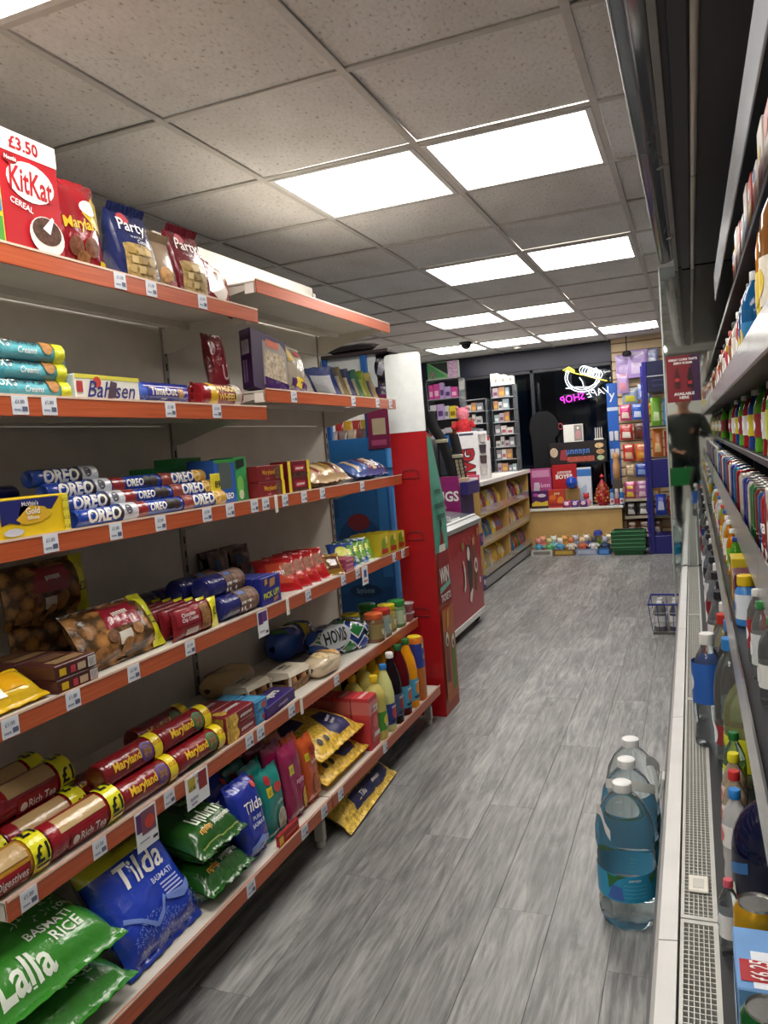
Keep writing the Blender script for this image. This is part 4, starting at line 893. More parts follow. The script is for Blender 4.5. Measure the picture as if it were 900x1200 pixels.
sack('large blue rice bag with yellow top leaning back beside the green sacks', .275, .30, .085, '1c3aa8', (-1.19, 1.437, z + .055), 34, 0, [
    ('t', 'Tilda', .14, .195, .06, W_, 'logo_lettering', {'bold': .015, 'shear': .15, 'maxw': .17}), ('t', 'BASMATI', .185, .145, .014, I('c6d2f0'), 'lettering', {'maxw': .09})] + [('r', .17, .125 - .009 * k, .235, .129 - .009 * k, I('aab8e6'), 'small_print') for k in range(5)] +
    [('p', [(.02, .11), (.06, .085), (.10, .055), (.10, .067), (.06, .097), (.025, .12)], I('6f88cc'), 'pale_swirl'), ('p', [(.10, .055), (.14, .07), (.165, .10), (.16, .108), (.135, .08), (.10, .067)], I('6f88cc'), 'pale_swirl'), ('p', [(.165, .09), (.21, .07), (.28, .10), (.28, .112), (.21, .082), (.165, .10)], I('6f88cc'), 'pale_swirl'), ('g', 420, (.015, .015, .295, .12), .0045, I('7f98dc'), 'printed_grains', 8, lambda u, v: v < .05 + .045 * abs(math.sin(u * 16))), ('t', '~9', .14, .262, .014, I('6b4a12'), 'banner_lettering', {'rot': 2, 'maxw': .16})], 83, .012, big, [F('1c3cae'), F('c9bd1c')])
GR = [('p', [(.02, .18), (.10, .18), (.10, .24), (.03, .25)], F('5a2a20'), 'brown_panel'), ('t', '~5', .115, .085, .045, I('e2ead8'), 'logo_lettering', {'maxw': .13}), ('t', '~4', .06, .045, .016, I('e0a63a'), 'lettering'), ('t', '~8', .14, .05, .014, I('e2ead8'), 'lettering', {'maxw': .09}), ('t', '~5', .14, .165, .022, I('9ac06a'), 'lettering'), ('t', '~6', .15, .13, .014, I('e2ead8'), 'weight_lettering'), ('r', .02, .018, .19, .022, I('b9c46a'), 'gold_line')]
sack('dark green rice sack lying at the bottom of the green pair', .205, .26, .08, '22561c', (-1.19, 1.685, z + .089), 84, 0, GR[1:4], 84)
sack('dark green rice sack lying on top of the green pair', .205, .26, .085, '22561c', (-1.20, 1.685, z + .184), 77, 0, GR, 85)
def tsm(lab, x, y, seed):
    sack(lab, .13, .235, .075, '1b2f9a', (x, y, z), 12, 0, [('t', 'Tilda', .066, .155, .032, W_, 'logo_lettering', {'bold': .012, 'shear': .15, 'maxw': .085}), ('t', 'PURE', .07, .118, .012, I('d6def2'), 'lettering'), ('t', 'BASMATI', .07, .10, .012, I('d6def2'), 'lettering', {'maxw': .07}), ('p', [(.015, .03), (.06, .05), (.115, .03), (.115, .05), (.07, .065), (.015, .05)], I('7f97d2'), 'pale_swirl'), ('e', .10, .205, .010, .010, I('c23a2c'), 'red_badge')], seed, .007, crimp=.012)
tsm('small blue rice bag standing at the front beside the dark green sacks', -1.20, 1.855, 86)
tsm('small blue rice bag standing directly behind the front blue bag', -1.295, 1.85, 87)
tsm('shaded small blue rice bag third in the blue row', -1.39, 1.85, 88)
carton('price_tray', 'low red cardboard tray edge in front of the teal bags', 'box', .125, .012, .035, Cc('9a2026'), (-1.197, 1.985, z), tilt(0, 0), items=[('r', .0, .004, .025, .028, I('d8b93a'), 'yellow_print'), ('r', .04, .012, .12, .02, I('c2554a'), 'red_print')])
for k in range(5):
    sack('teal rice pouch, %s in the teal row' % ['front', 'second', 'third', 'fourth', 'rear'][k], .125, .215 + .01 * (k % 2), .04, '128078', (-1.225 - .058 * k, 1.985, z), 5, 0, [
        ('e', .035, .185, .014, .014, I('a8202c'), 'red_badge'), ('r', .02, .135, .05, .165, F('d8c81f'), 'yellow_flash'), ('t', '£1', .035, .149, .014, K_, 'price_lettering'), ('e', .08, .15, .02, .016, I('c8443f'), 'maker_badge'), ('e', .085, .05, .03, .034, S('b5ac98'), 'picture'), ('t', '~4', .08, .105, .012, I('b9e0da'), 'lettering')], 90 + k, .006, name='rice_pouch', crimp=.010)
for k in range(3):
    sack('magenta rice pouch, %s in the magenta row' % ['front', 'middle', 'rear'][k], .115, .24, .042, '8a1648', (-1.215 - .060 * k, 2.108, z), 5, 0, [
        ('r', .02, .15, .05, .18, F('d8c81f'), 'yellow_flash'), ('t', '£1', .035, .165, .014, K_, 'price_lettering'), ('e', .095, .055, .022, .036, S('c9a83c'), 'picture'), ('t', '~4', .075, .12, .016, I('e6a8c0'), 'lettering')], 100 + k, .006, name='rice_pouch', crimp=.010)
for k in range(3):
    sack('orange lentil pouch, %s in the orange row' % ['front', 'middle', 'rear'][k], .10, .225, .042, 'b84a14', (-1.215 - .060 * k, 2.22, z), 5, 0, [
        ('r', .012, .15, .035, .175, F('d8c81f'), 'yellow_flash'), ('t', '£1', .023, .162, .011, K_, 'price_lettering'), ('e', .06, .065, .026, .034, S('a8643c'), 'picture'), ('t', '~5', .06, .14, .012, I('f0d8c0'), 'lettering'), ('r', .05, .165, .085, .19, I('8e1f1a'), 'maker_badge')], 110 + k, .006, name='lentil_pouch', crimp=.010)
GD = [('p', [(.17, .06), (.20, .03), (.30, .03), (.32, .07), (.28, .15), (.21, .16)], I('1f2358'), 'navy_label'), ('t', '~5', .245, .105, .014, W_, 'lettering', {'rot': 12}), ('t', '~5', .245, .082, .014, W_, 'lettering', {'rot': 12}), ('e', .07, .05, .013, .013, I('2a2a30'), 'stamp'), ('e', .115, .045, .013, .013, I('2a2a30'), 'stamp'), ('p', [(.02, .15), (.14, .15), (.15, .21), (.03, .22)], I('1f2358'), 'navy_label')]
for k in range(2):
    bag('rice_sack', 'golden rice sack with navy label, %s of the two lying in the lowest shelf' % ['lower', 'upper'][k], 'rice bag', .365, .27, .078, S('c9a024'), (-1.205 - .01 * k, 2.468, z + .078 + .086 * k), tilt(82 - 4 * k, 0), items=GD, seed=120 + k, wr=.008, crimp=.02, nu=20, nv=20, mats=[M('d8b040', .3, 0, 'speck')])
def juice(lab, x, y):
    carton('drink_carton', lab, 'box', .085, .074, .205, Cc('c23a42'), (x, y, z), tilt(0, 0), items=[('r', .0, .135, .085, .185, I('d98a86'), 'pale_panel'), ('r', .04, .14, .083, .165, I('e6dcd8'), 'white_panel'), ('t', '~5', .045, .152, .012, I('8e2028'), 'lettering'), ('e', .05, .10, .022, .026, I('d8746c'), 'picture'), ('r', .008, .03, .075, .08, I('c85a56'), 'small_print'), ('r', .03, .045, .083, .062, I('e4dedb'), 'white_panel')], side=[('r', .0, .14, .075, .19, I('c96a68'), 'pale_panel')], top=[('r', .0, .03, .085, .045, I('e0b0ac'), 'top_fold')])
juice('red drink carton standing at the front beside the oil bottle', -1.205, 2.705); juice('red drink carton second in the row behind the front carton', -1.285, 2.705); juice('red drink carton third in the row', -1.365, 2.705); juice('shaded red drink carton at the back of the row', -1.445, 2.705)
OILP = [(.02, 0), (.041, .003), (.043, .02), (.043, .12), (.040, .15), (.043, .165), (.040, .19), (.022, .215), (.0145, .222), (.0145, .232)]
oil = clear('eddf80', .06, .45, 1.25)
def oilb(lab, x, y, s=1.0, capc='d8b81f', bandc='3f8a2a'):
    bottle('oil_bottle', lab, 'bottle', [(a * s, b * s * 1.0) for a, b in OILP], (x, y, z), oil, I(capc), cap=(.017 * s, .228 * s, .255 * s), band=(.0436 * s, .04 * s, .115 * s, I(bandc)), items=[('e', 0, .08 * s, .02, .022, I('d6c83a'), 'label_picture'), ('t', '~3', 0, .06 * s, .012, W_, 'lettering')])
oilb('sunflower oil bottle with yellow cap and green label at the front', -1.235, 2.80); oilb('yellow capped oil bottle at the back left of the oil bottles', -1.330, 2.80, 1.0); oilb('tall yellow capped oil bottle behind the front oil bottle', -1.325, 2.90, 1.10, 'd8b81f', '3a6a9a'); oilb('tall yellow capped oil bottle at the very back', -1.43, 2.80, 1.10, 'd8b81f', '3a6a9a')
SQP = [(.03, 0), (.043, .004), (.044, .02), (.044, .13), (.043, .17), (.034, .22), (.018, .265), (.0145, .275), (.0145, .29)]
def squash(lab, x, y, col, capc, bandc, picc, s=1.0, tr=.35):
    bottle('squash_bottle', lab, 'bottle', [(a * s, b * s) for a, b in SQP], (x, y, z), clear(col, .12, tr * .5, 1.3), I(capc), cap=(.017 * s, .282 * s, .305 * s), band=(.0447 * s, .035 * s, .13 * s, I(bandc)), items=[('e', .0, .085 * s, .02, .026, I(picc), 'label_picture'), ('t', '~6', 0, .115 * s, .011, W_, 'lettering'), ('r', -.03, .045 * s, .03, .055 * s, I('20243a'), 'small_print')])
squash('squash bottle of pale cream drink with bright blue cap', -1.230, 2.892, 'cfd08a', '2a78c0', '2a3c86', 'c03a44', .9, .1)
squash('bottle of very dark cordial with white cap', -1.235, 2.985, '1a1016', 'e4e4e0', '4a5a7a', '9a3040', .98, .1)
squash('squash bottle of deep red cordial with dark green cap', -1.235, 3.085, '5a0a12', '1f5a2c', '4a9aba', 'c85a3a')
squash('orange squash bottle with green cap beside the red cordial', -1.235, 3.185, 'f0a018', '1f6a2c', '4aa0c0', 'e08a2a')
squash('orange squash bottle with dark green cap behind the red cordial', -1.330, 3.10, 'f0ac1c', '1a5226', '4aa0c0', 'e08a2a', 1.02)
squash('yellow squash bottle with olive cap in the back row', -1.330, 3.002, 'ecb820', '2a4a1c', '4aa0c0', 'e0b02a', 1.0)
squash('orange squash bottle with green cap in the back row', -1.330, 3.20, 'f2a81a', '246a30', '4aa0c0', 'e08a2a', 1.04)
for k in range(3): squash('dark cola coloured cordial bottle in the shaded back row, %s the oil' % ['beside', 'second from', 'third from'][k], -1.43, 2.905 + .10 * k, '1c0e0c', '20201e', '3a2a2a', '6a2a2a', 1.0, .05)
for k in range(3):
    bottle('squash_carton', 'tall blue and yellow squash carton, %s at the shelf end' % ['front', 'middle', 'rear'][k], 'carton', [(.036, 0), (.038, .004), (.038, .27), (.034, .285)], (-1.232 - .088 * k, 3.29, z), Cc('c8701c'), I('d8c020'), cap=(.03, .283, .292), band=(.0386, .15, .262, I('26378e')), sq=4, items=[('e', 0, .25, .026, .014, I('e0cc2a'), 'yellow_print'), ('t', '~1', 0, .2, .03, I('d8c83a'), 'lettering')])
bag('rice_sack', 'golden rice sack with navy edge lying on the floor under the shelf', 'rice bag', .52, .20, .085, S('c9a024'), (-1.145, 2.60, .074), tilt(62, 3), items=[('p', [(.10, .03), (.46, .02), (.46, .075), (.11, .085)], I('1c2050'), 'navy_label'), ('t', 'Tilda', .20, .052, .022, W_, 'logo_lettering', {'shear': .15}), ('t', '~9', .34, .05, .014, W_, 'lettering', {'maxw': .13})], seed=130, wr=.008, crimp=.02, mats=[M('dab54a', .3, 0, 'speck')], nu=22, nv=14)

for o in list(COL.objects):                                   # stock is faced up to the front edge on the lower shelves
    if o.parent is None and 'category' in o and -1.75 < o.location.x < -1.17 and 1.0 < o.location.y < 3.49 and .12 < o.location.z < 1.05 and o.name.split('.')[0] not in ('price_ticket', 'promotion_card', 'gondola_shelving'):
        o.location.x += .013

# bags settle onto the shelf they lie on; the upper ones onto the bag below
def low(o):
    bpy.context.view_layer.update(); m = o.matrix_basis
    return min((m @ v.co).z for c in o.children if c.name.startswith('wrapper') for v in c.data.vertices)
for o in list(COL.objects):
    if o.parent is None and o.name.split('.')[0] in ('snack_pack', 'cookie_bag', 'croissant_bag', 'biscuit_pack', 'rice_sack', 'biscuit_bag', 'sweet_bag', 'chocolate_pack', 'lentil_pouch', 'rice_pouch') and -1.75 < o.location.x < -1.10 and 1.0 < o.location.y < 3.49:
        zl_ = low(o); bay = 1 if o.location.y < YJ else 2
        tops = [0.0] + [q[0] + .040 for q in SH if q[2] == bay]
        b_ = max([t_ for t_ in tops if t_ < zl_ + .012])
        if zl_ - b_ < .045: o.location.z += b_ - .001 - zl_
for nm, dz in (('rice_sack.001', .012), ('rice_sack.009', .016), ('cookie_bag.001', .010)): bpy.data.objects[nm].location.z -= dz
# ================================================================== open fridge along the right side (front faces -X)
FY0, FY1 = .30, 5.20
DK = .44
FRG = thing('open_fridge', 'long open drinks fridge with grey plinth, white bumper and dark canopy', 'fridge', (.35, 2.3, 0))
def fp(nm, mb, mt, parent=None, sm=False, label=None):
    o = link(nm, mb.mesh(nm, mt, sm), parent or FRG)
    o.matrix_parent_inverse = Matrix.Translation((-.35, -2.3, 0)) if parent is None else Matrix()
    if label: o['label'] = label
    return o
GREY = M('7d7f80', .4, .1, 'grain'); BLK = M('101216', .5); NVY = M('232733', .45)
pl = [(-.128, 0), (-.142, .02), (-.120, .30), (-.098, .425), (-.06, .425), (-.06, 0)]
fp('plinth', MB().prism(pl, lambda u, v: (u, FY0, v), lambda u, v: (u, FY1, v)), GREY)
js = [FY0, 1.342, 2.452, 3.56, 4.67, FY1]
for a, b in zip(js[:-1], js[1:]):
    po = [(-.101, .420), (-.092, .444), (-.062, .447), (-.060, .420)]
    fp('bumper', MB().prism(po, lambda u, v: (u, a + .0015, v), lambda u, v: (u, b - .0015, v)), M('cbcbc8', .35, 0, 'grain'))
fp('deck', MB().box(-.06, .018, FY0, FY1, .36, .425).box(.018, .74, FY0, FY1, .36, .446), BLK)
gs = [FY0, 1.42, 2.64, 3.86, FY1]
GM = M('c6c6c0', .35, .3)
for a, b in zip(gs[:-1], gs[1:]):
    fr = MB(); fr.box(-.058, -.052, a + .002, b - .002, .425, .441); fr.box(-.004, .004, a + .002, b - .002, .425, .441); fr.box(-.052, -.004, a + .002, a + .012, .425, .441); fr.box(-.052, -.004, b - .012, b - .002, .425, .441)
    g = fp('grille', fr, GM)
    bars = MB()
    for k in range(1, 6): bars.box(-.052 + .008 * k - .0008, -.052 + .008 * k + .0008, a + .012, b - .012, .430, .4395)
    y = a + .02
    while y < b - .014: bars.box(-.052, -.004, y - .0009, y + .0009, .432, .4398); y += .0125
    o = fp('grille_bars', bars, GM, g); o['kind'] = 'stuff'
fp('black_edge', MB().box(.004, .018, FY0, FY1, .425, .446), BLK)
fp('back_panel', MB().box(.70, .74, FY0, FY1, .425, 2.30), M('17191d', .5))
# mirrored far end panel with metal edge
def mirror_mat():
    m, t, b = nt('mirror_panel'); b.inputs['Base Color'].default_value = (.62, .66, .64, 1); b.inputs['Metallic'].default_value = 1; b.inputs['Roughness'].default_value = .03
    bump(t, b, nz(t, coord(t), 5, 2), .02, .01); return m
mg = fp('mirror_end_panel', MB().box(-.137, .74, FY1 + .026, FY1 + .034, .40, 2.30, .001), mirror_mat(), None, False, 'tall mirrored end panel')
fp('metal_edge', MB().box(-.147, -.137, FY1 + .02, FY1 + .042, .02, 2.31, .002), M('c9ccc9', .3, .6), mg)
po = link('drink_poster', None); tag(po, 'dark red poster with two bottle outlines on the mirrored panel', 'poster'); po.location = (-.05, FY1 + .0255, 1.472)
part(po, 'sheet', MB().box(-.08, .115, -.001, 0, 0, .282), M('7a1420', .4), False)
bt = [(-.016, .0), (.016, .0), (.018, .03), (.012, .045), (.017, .06), (.012, .085), (.006, .105), (.006, .12), (-.006, .12), (-.006, .105), (-.012, .085), (-.017, .06), (-.012, .045), (-.018, .03)]
art(po, flat(-.08, 0, -.001), [('r', .14, 0, .195, .282, I('3a1640'), 'purple_panel'), ('t', 'GREAT COKE TASTE', .098, .258, .013, W_, 'lettering', {'maxw': .18, 'bold': .03}), ('t', 'ZERO SUGAR', .098, .237, .013, W_, 'lettering', {'bold': .03}), ('t', 'AVAILABLE', .098, .048, .017, W_, 'lettering', {'bold': .03}), ('t', 'HERE', .098, .025, .017, W_, 'lettering', {'bold': .03}),
    ('p', [(.062 + a, .085 + b) for a, b in bt], I('4a0c12'), 'bottle_picture'), ('p', [(.135 + a, .085 + b) for a, b in bt], I('2a0a10'), 'bottle_picture'), ('r', .05, .125, .074, .145, I('c03038'), 'label_picture'), ('r', .123, .105, .147, .125, I('b02830'), 'label_picture')], e0=.0006)
# canopy
fp('canopy', MB().box(-.05, .74, FY0, FY1, 2.285, 2.345, .003), M('23262c', .45))
for a, b in ((FY0, 1.86), (1.875, 4.95)):
    va = MB(); va.grid(lambda u, v: (-.128 + .085 * u + .004 * math.sin(u * 9), a + (b - a) * v, 2.268 + .028 * u - .012 * math.sin(u * math.pi)), 8, 20)
    fp('clear_valance', va, M('8f979e', .12, .55), None, True)
    fp('valance_edge', MB().box(-.132, -.126, a, b, 2.262, 2.272, .001), M('c9cdcd', .3, .5))
for a, b in ((FY0, 1.5), (1.52, 3.1), (3.12, 4.2), (4.22, FY1)): fp('grey_channel', MB().box(-.052, -.030, a, b, 2.262, 2.285, .002), M('8d8d86', .4, .3))
for y in (1.4, 3.1, 4.25): fp('channel_clip', MB().tube([(-.03, y, 2.27), (-.05, y, 2.255), (-.072, y + .03, 2.258)], .004, 8), M('9a9a92', .35, .6), None, True)
fp('navy_rail', MB().box(-.012, .034, FY0, FY1, 2.270, 2.288, .002), NVY)
for y in (1.62, 1.78): fp('rail_bolt', MB().box(.0, .016, y, y + .03, 2.264, 2.271, .002), M('b9b6ad', .4, .4))
for a, b in ((FY0, 1.55), (1.66, 3.3), (3.32, FY1)):
    fp('lamp_tube', MB().lathe([(.006, a), (.011, a + .008), (.011, b - .008), (.006, b)], 14, (.050, 0, 2.268), 'y'), M('c9c4b8', .35, .1), None, True)
# shelves
def fshelf(x, zt, hs, strip, depth, tilt_=.0, lab='shelf'):
    s = fp('shelf', MB().box(x + .004, .70, FY0, FY1, zt - .022, zt, .002), M('1d1f24', .4))
    if strip:
        n = [FY0, 1.75, 3.0, 4.1, FY1]
        for a, b in zip(n[:-1], n[1:]):
            po = [(x - tilt_, zt - .03), (x + .006, zt + hs - .03), (x + .010, zt + hs - .032), (x + .004, zt - .034)]
            fp('ticket_rail', MB().prism(po, lambda u, v: (u, a + .003, v), lambda u, v: (u, b - .003, v)), M('a9a9a8', .22, .55), s)
    return s
fshelf(.060, .825, .050, True, .3)          # lower shelf
fshelf(.110, 1.000, .085, True, .3)         # middle shelf
fshelf(.175, 1.215, .02, False, .3)
fshelf(.110, 1.455, .075, True, .3)         # upper shelf
st = fshelf(.150, 1.795, .02, False, .3)
fp('clear_guard', MB().box(.108, .112, FY0, 3.4, 1.80, 1.90, .001), clear('dfe4ea', .12, .25, 1.3), st)
for y in (1.05, 2.3, 3.5, 4.6): fp('shelf_bracket', MB().box(.30, .70, y - .01, y + .01, .5, 2.25, .002), M('24262b', .4))
def tick(y, x, zz, hh):
    return 0
# ---- drinks. viewer side is -X: rotate by -90
FR = (0, 0, -G90)
PET = [(.020, 0), (.033, .004), (.034, .02), (.031, .05), (.034, .07), (.034, .15), (.031, .18), (.022, .205), (.013, .222), (.0125, .235)]
def pet(lab, x, y, zz, s, col, capc, bandc, tr=.9, txt='', bz=(.07, .15), picc='e8ecf0', name='drink_bottle', grp=None, liq=None, w=1.0):
    bottle(name, lab, 'bottle', [(a * s * w, b * s) for a, b in PET], (x, y, zz), clear(col, .05, tr, 1.33), I(capc), FR, grp, cap=(.0155 * s, .228 * s, .252 * s), band=(.0346 * s * w, bz[0] * s, bz[1] * s, I(bandc)) if bandc else None,
           items=([('e', 0, (bz[0] + bz[1]) / 2 * s, .02 * s, .022 * s, I(picc), 'label_picture')] + ([('t', txt, 0, (bz[0] + bz[1]) / 2 * s, .014 * s, I('26324a'), 'lettering', {'maxw': .05 * s})] if txt else [])) if bandc else ())
pet('clear water bottle with blue label and white cap standing on the grille', .012, 2.26, .441, 1.24, 'dfe9ee', 'e9e9e6', '2a62b8', .95, '', (.10, .19))
pet('clear drink bottle with dark blue cap behind the blue label water bottle', .078, 2.335, .446, 1.30, 'd0dadf', '4a7fc0', 'c9ced2', .92, '', (.03, .06))
pet('clear drink bottle with bright blue cap in the front row', .066, 2.135, .446, 1.30, 'd8dfdc', '2a7fc8', '8e2a30', .92, '', (.04, .08))
pet('wide pale green drink bottle with yellow cap and yellow label', .090, 2.02, .446, 1.10, 'd3dba8', 'd8d21c', 'cfd024', .85, '~4', (.035, .11), '2c7a34', w=1.35)
pet('drink bottle with green cap beside the wide yellow label bottle', .056, 1.86, .446, .72, 'b9d8c0', '1d6a2c', 'c9d224', .9)
for k, (c, y) in enumerate((('d8cf1c', 1.725), ('c02a2a', 1.64), ('2a80cc', 1.56))):
    pet('white shouldered sports drink bottle with %s cap' % ['yellow', 'red', 'light blue'][k], .050 - .003 * k, y, .446, .74 - .01 * k, 'c9b8a0' if k < 2 else 'e6e6e6', c, 'e6e4e0', .55, '', (.10, .16), 'c85a5a', 'sports_bottle')
pet('small water bottle with pink lettering tucked beside the dark round bottle', .022, 1.335, .446, .50, 'dfe8ec', 'd05a6a', 'e4e6ea', .95, 'evian', (.06, .14))
dome = [(.05, 0), (.066, .006), (.068, .03), (.068, .09), (.068, .13), (.064, .155), (.052, .18), (.034, .2), (.017, .212), (.016, .225)]
bottle('energy_drink_bottle', 'large glossy dark blue bottle with white letters and a red stripe', 'bottle', dome, (.100, 1.455, .446), M('0c1230', .08), I('20307a'), FR, cap=(.018, .222, .24), band=(.0686, .02, .125, I('10152e')), items=[('p', [(-.06, .05), (.0, .075), (.06, .10), (.06, .12), (.0, .095), (-.06, .07)], I('2f6aa8'), 'blue_flash'), ('t', 'RM', .0, .045, .034, I('d9d6cc'), 'logo_lettering', {'bold': .04, 'rot': 12}), ('p', [(-.06, .022), (.06, .045), (.06, .055), (-.06, .032)], I('a8242a'), 'red_stripe')])
CAN = [(.024, 0), (.0305, .006), (.033, .014), (.033, .150), (.027, .160), (.0262, .163), (.0255, .160), (.0252, .157), (.012, .1565), (.0003, .1565)]
def can(lab, x, y, zz, col, s=1.0, grp=None, txt='', tc='f0f0ee', name='drink_can'):
    r = thing(name, lab, 'can', (x, y, zz), FR, grp)
    part(r, 'can_body', MB().lathe([(a * s, b * s) for a, b in CAN[:5]], 20, caps=False), M(col, .22, .55)); part(r, 'can_end', MB().lathe([(a * s, b * s) for a, b in CAN[4:]], 20), M('c9c9c6', .25, .9))
    t = MB(); t.box(-.006 * s, .006 * s, -.014 * s, .008 * s, .1575 * s, .159 * s, .0006); part(r, 'ring_pull', t, M('8f8f8c', .3, .9))
    part(r, 'can_base', MB().lathe([(.0003, .003 * s), (.024 * s, 0)], 20), M('b9b9b6', .3, .9))
    br = .033 * s
    fn = lambda u, v, e=0: (br * math.sin(u / br), -(br + e) * math.cos(u / br), v)
    art(r, fn, ([('t', txt, 0, .085 * s, .03 * s, I(tc), 'lettering', {'bold': .03, 'maxw': .05 * s})] if txt else []) + ([('e', 0, .045 * s, .014 * s, .014 * s, I(tc), 'badge')] if txt or grp is None and y < 1.8 else []), e0=.001)
    return r
can('yellow drink can standing behind the blue six pack carton', .058, 1.215, .446, 'd0a024')
carton('drink_multipack', 'pale blue and white can multipack with red price mark', 'box', .135, .17, .150, Cc('6f9fd6'), (.022, 1.10, .446), FR, items=[('r', .0, .0, .135, .03, I('2a4a86'), 'navy_base'), ('r', .02, .05, .12, .12, I('a9c4e6'), 'picture')],
       top=[('r', .055, .02, .132, .165, I('e4eaf2'), 'white_panel'), ('r', .075, .005, .12, .055, I('b02430'), 'price_flash'), ('t', '£6.25', .097, .03, .026, W_, 'price_lettering', {'rot': 180, 'maxw': .040}), ('e', .10, .12, .014, .026, I('1c2230'), 'picture'), ('p', [(.02, .08), (.05, .11), (.045, .15), (.015, .13)], I('8fb6e4'), 'picture')])
can('green beer can with a white barcode sticker nearest the multipack', .055, .985, .446, '1f6a34', 1.0)
can('green beer can second from the multipack', .055, .912, .446, '1f6a34', 1.0)
can('green beer can standing at the back of the pair', .128, .95, .446, '1f6a34', 1.0)
cols = [('c9d2d6', '2a2a30', '22242c'), ('cfd6d9', '26262c', '7a1a24'), ('d2d8da', 'd8d8d4', '27499a'), ('c8cdd0', '25252a', 'd4d6da'), ('d8a81c', 'e0e0dc', 'd8be24'), ('d0d6d8', 'c03022', '8e2a2a')]
labs = ['clear bottle with black label', 'clear bottle with maroon label', 'clear water bottle with blue label', 'clear bottle with white label', 'yellow drink bottle with white cap', 'clear bottle with red cap']
for k in range(14):
    y = 2.34 + .19 * k; j = [5, 4, 3, 0, 1, 2, 3, 1, 0, 2, 3, 0, 1, 2][k]; c = cols[j]
    pet('%s, %s along the lower fridge row' % (labs[j], ['first', 'second', 'third', 'fourth', 'fifth', 'sixth', 'seventh', 'eighth', 'ninth', 'tenth', 'eleventh', 'twelfth', 'thirteenth', 'last'][k]), .062 + .012 * (k % 2), y + (.03 if k == 0 else 0) + .13, .446, 1.22, c[0], c[1], c[2], .85, '', (.06, .16))
# lower shelf (top z .825)
zz = .825
pet('large clear bottle with white barcode label on the lower shelf', .115, 1.48, zz, .60, 'd6dcdc', '2a7a3c', 'dcdcd8', .92, '', (.05, .12), w=1.25)
BOT = [('clear bottle with green cap lying near the price rail', 'dfe4e2', '2a7a3c', 'c9cfd0'), ('small clear bottle with red label on the lower shelf', 'e0dcd8', 'd0d0cc', '9a2a2c'), ('bright green drink bottle with blue cap on the lower shelf', '5aa82a', '1f3f8a', '2c6a2a'), ('orange drink bottle with white and green cap on the lower shelf', 'd87f14', 'e0e4da', '7ab02c'), ('orange juice bottle with pale label on the lower shelf', 'd88f24', 'e6e6e0', 'e2dcc8')]
for k, (lb, c, cp, bd) in enumerate(BOT):
    pet(lb, .108, [1.62, 1.74, 2.55, 2.75, 3.0][k], zz, .60, c, cp, bd, .45 if k > 1 else .9, '', (.05, .15))
carton('drink_carton', 'yellow and brown drink carton on the lower shelf', 'box', .10, .07, .12, Cc('c9b02a'), (.085, 2.38, zz), FR, items=[('r', .0, .0, .045, .12, I('5a2a1c'), 'brown_panel'), ('e', .07, .06, .02, .03, I('8e3a1c'), 'picture')])
carton('drink_carton', 'purple striped drink carton on the lower shelf', 'box', .11, .07, .105, Cc('5a1f3a'), (.085, 2.22, zz), FR, items=[('r', .01, .09, .10, .1, I('d8cfd8'), 'white_edge'), ('r', .01, .02, .1, .06, I('8e3a4a'), 'red_panel')])
bottle('spray_bottle', 'blue and white bottle with yellow cap on the lower shelf', 'bottle', [(.02, 0), (.026, .004), (.026, .085), (.016, .1), (.014, .105)], (.105, 2.05, zz), M('3f7fc4', .3), I('d8b81c'), FR, cap=(.02, .1, .125), band=(.0265, .02, .08, I('dfe6ee')), items=[('e', 0, .05, .012, .016, I('3a78c0'), 'label_picture')])
for k in range(8): pet('%s bottle with %s cap far along the lower shelf' % (['clear', 'amber', 'olive', 'crystal clear'][k % 4], ['white', 'blue', 'red'][k % 3]), .108, 3.15 + .22 * k, zz, .60, ['d9dfe0', 'c88a2a', '9aa83a', 'd9dfe0'][k % 4], ['d8d8d4', '2a5aa0', 'c03a2a'][k % 3], ['b0b8c0', 'c9a82a', '8e2a3a'][k % 3], .5, '', (.05, .15), grp='far lower shelf bottles')
# middle shelf (top z 1.0): cartons and cans
zz = 1.0
def fruit(lab, y, x=.126):
    carton('juice_carton', lab, 'box', .085, .07, .190, Cc('dcd8cf'), (x, y, zz), FR, items=[('e', .025, .14, .014, .016, I('9a2a34'), 'printed_fruit'), ('e', .025, .14, .007, .009, I('d8b0a8'), 'printed_fruit'), ('e', .06, .10, .016, .012, I('4a2450'), 'printed_fruit'), ('e', .03, .075, .015, .013, I('38204a'), 'printed_fruit'), ('p', [(.055, .055), (.075, .06), (.07, .085), (.055, .08)], I('3a6a34'), 'printed_leaf'), ('e', .06, .15, .015, .018, I('a8323a'), 'printed_fruit'), ('e', .02, .03, .014, .02, I('c9782a'), 'printed_fruit'), ('r', .045, .0, .085, .03, I('7aa82c'), 'green_panel'), ('e', .062, .178, .012, .012, I('5a2f6a'), 'printed_fruit')], top=[('r', .01, .02, .075, .05, I('c98a5a'), 'printed_top')])
fruit('white juice carton printed with fruit at the price rail', 1.62); fruit('white juice carton printed with fruit standing nearer the till side', 1.525)
carton('juice_carton', 'purple juice carton with green base beside the printed fruit cartons', 'box', .085, .07, .19, Cc('5a2a66'), (.128, 1.425, zz), FR, items=[('r', 0, .0, .085, .09, I('6aa82a'), 'green_panel'), ('e', .04, .13, .024, .03, I('b03a4a'), 'printed_fruit')])
cc = [('8e1c24', 'red cola can'), ('b02a2a', 'bright red drink can'), ('2a5a9a', 'blue drink can'), ('7a2a1c', 'rust red drink can'), ('1f6a34', 'green drink can'), ('2f7a44', 'leafy green drink can'), ('c9c4b8', 'silver drink can'), ('27378e', 'deep blue drink can')]
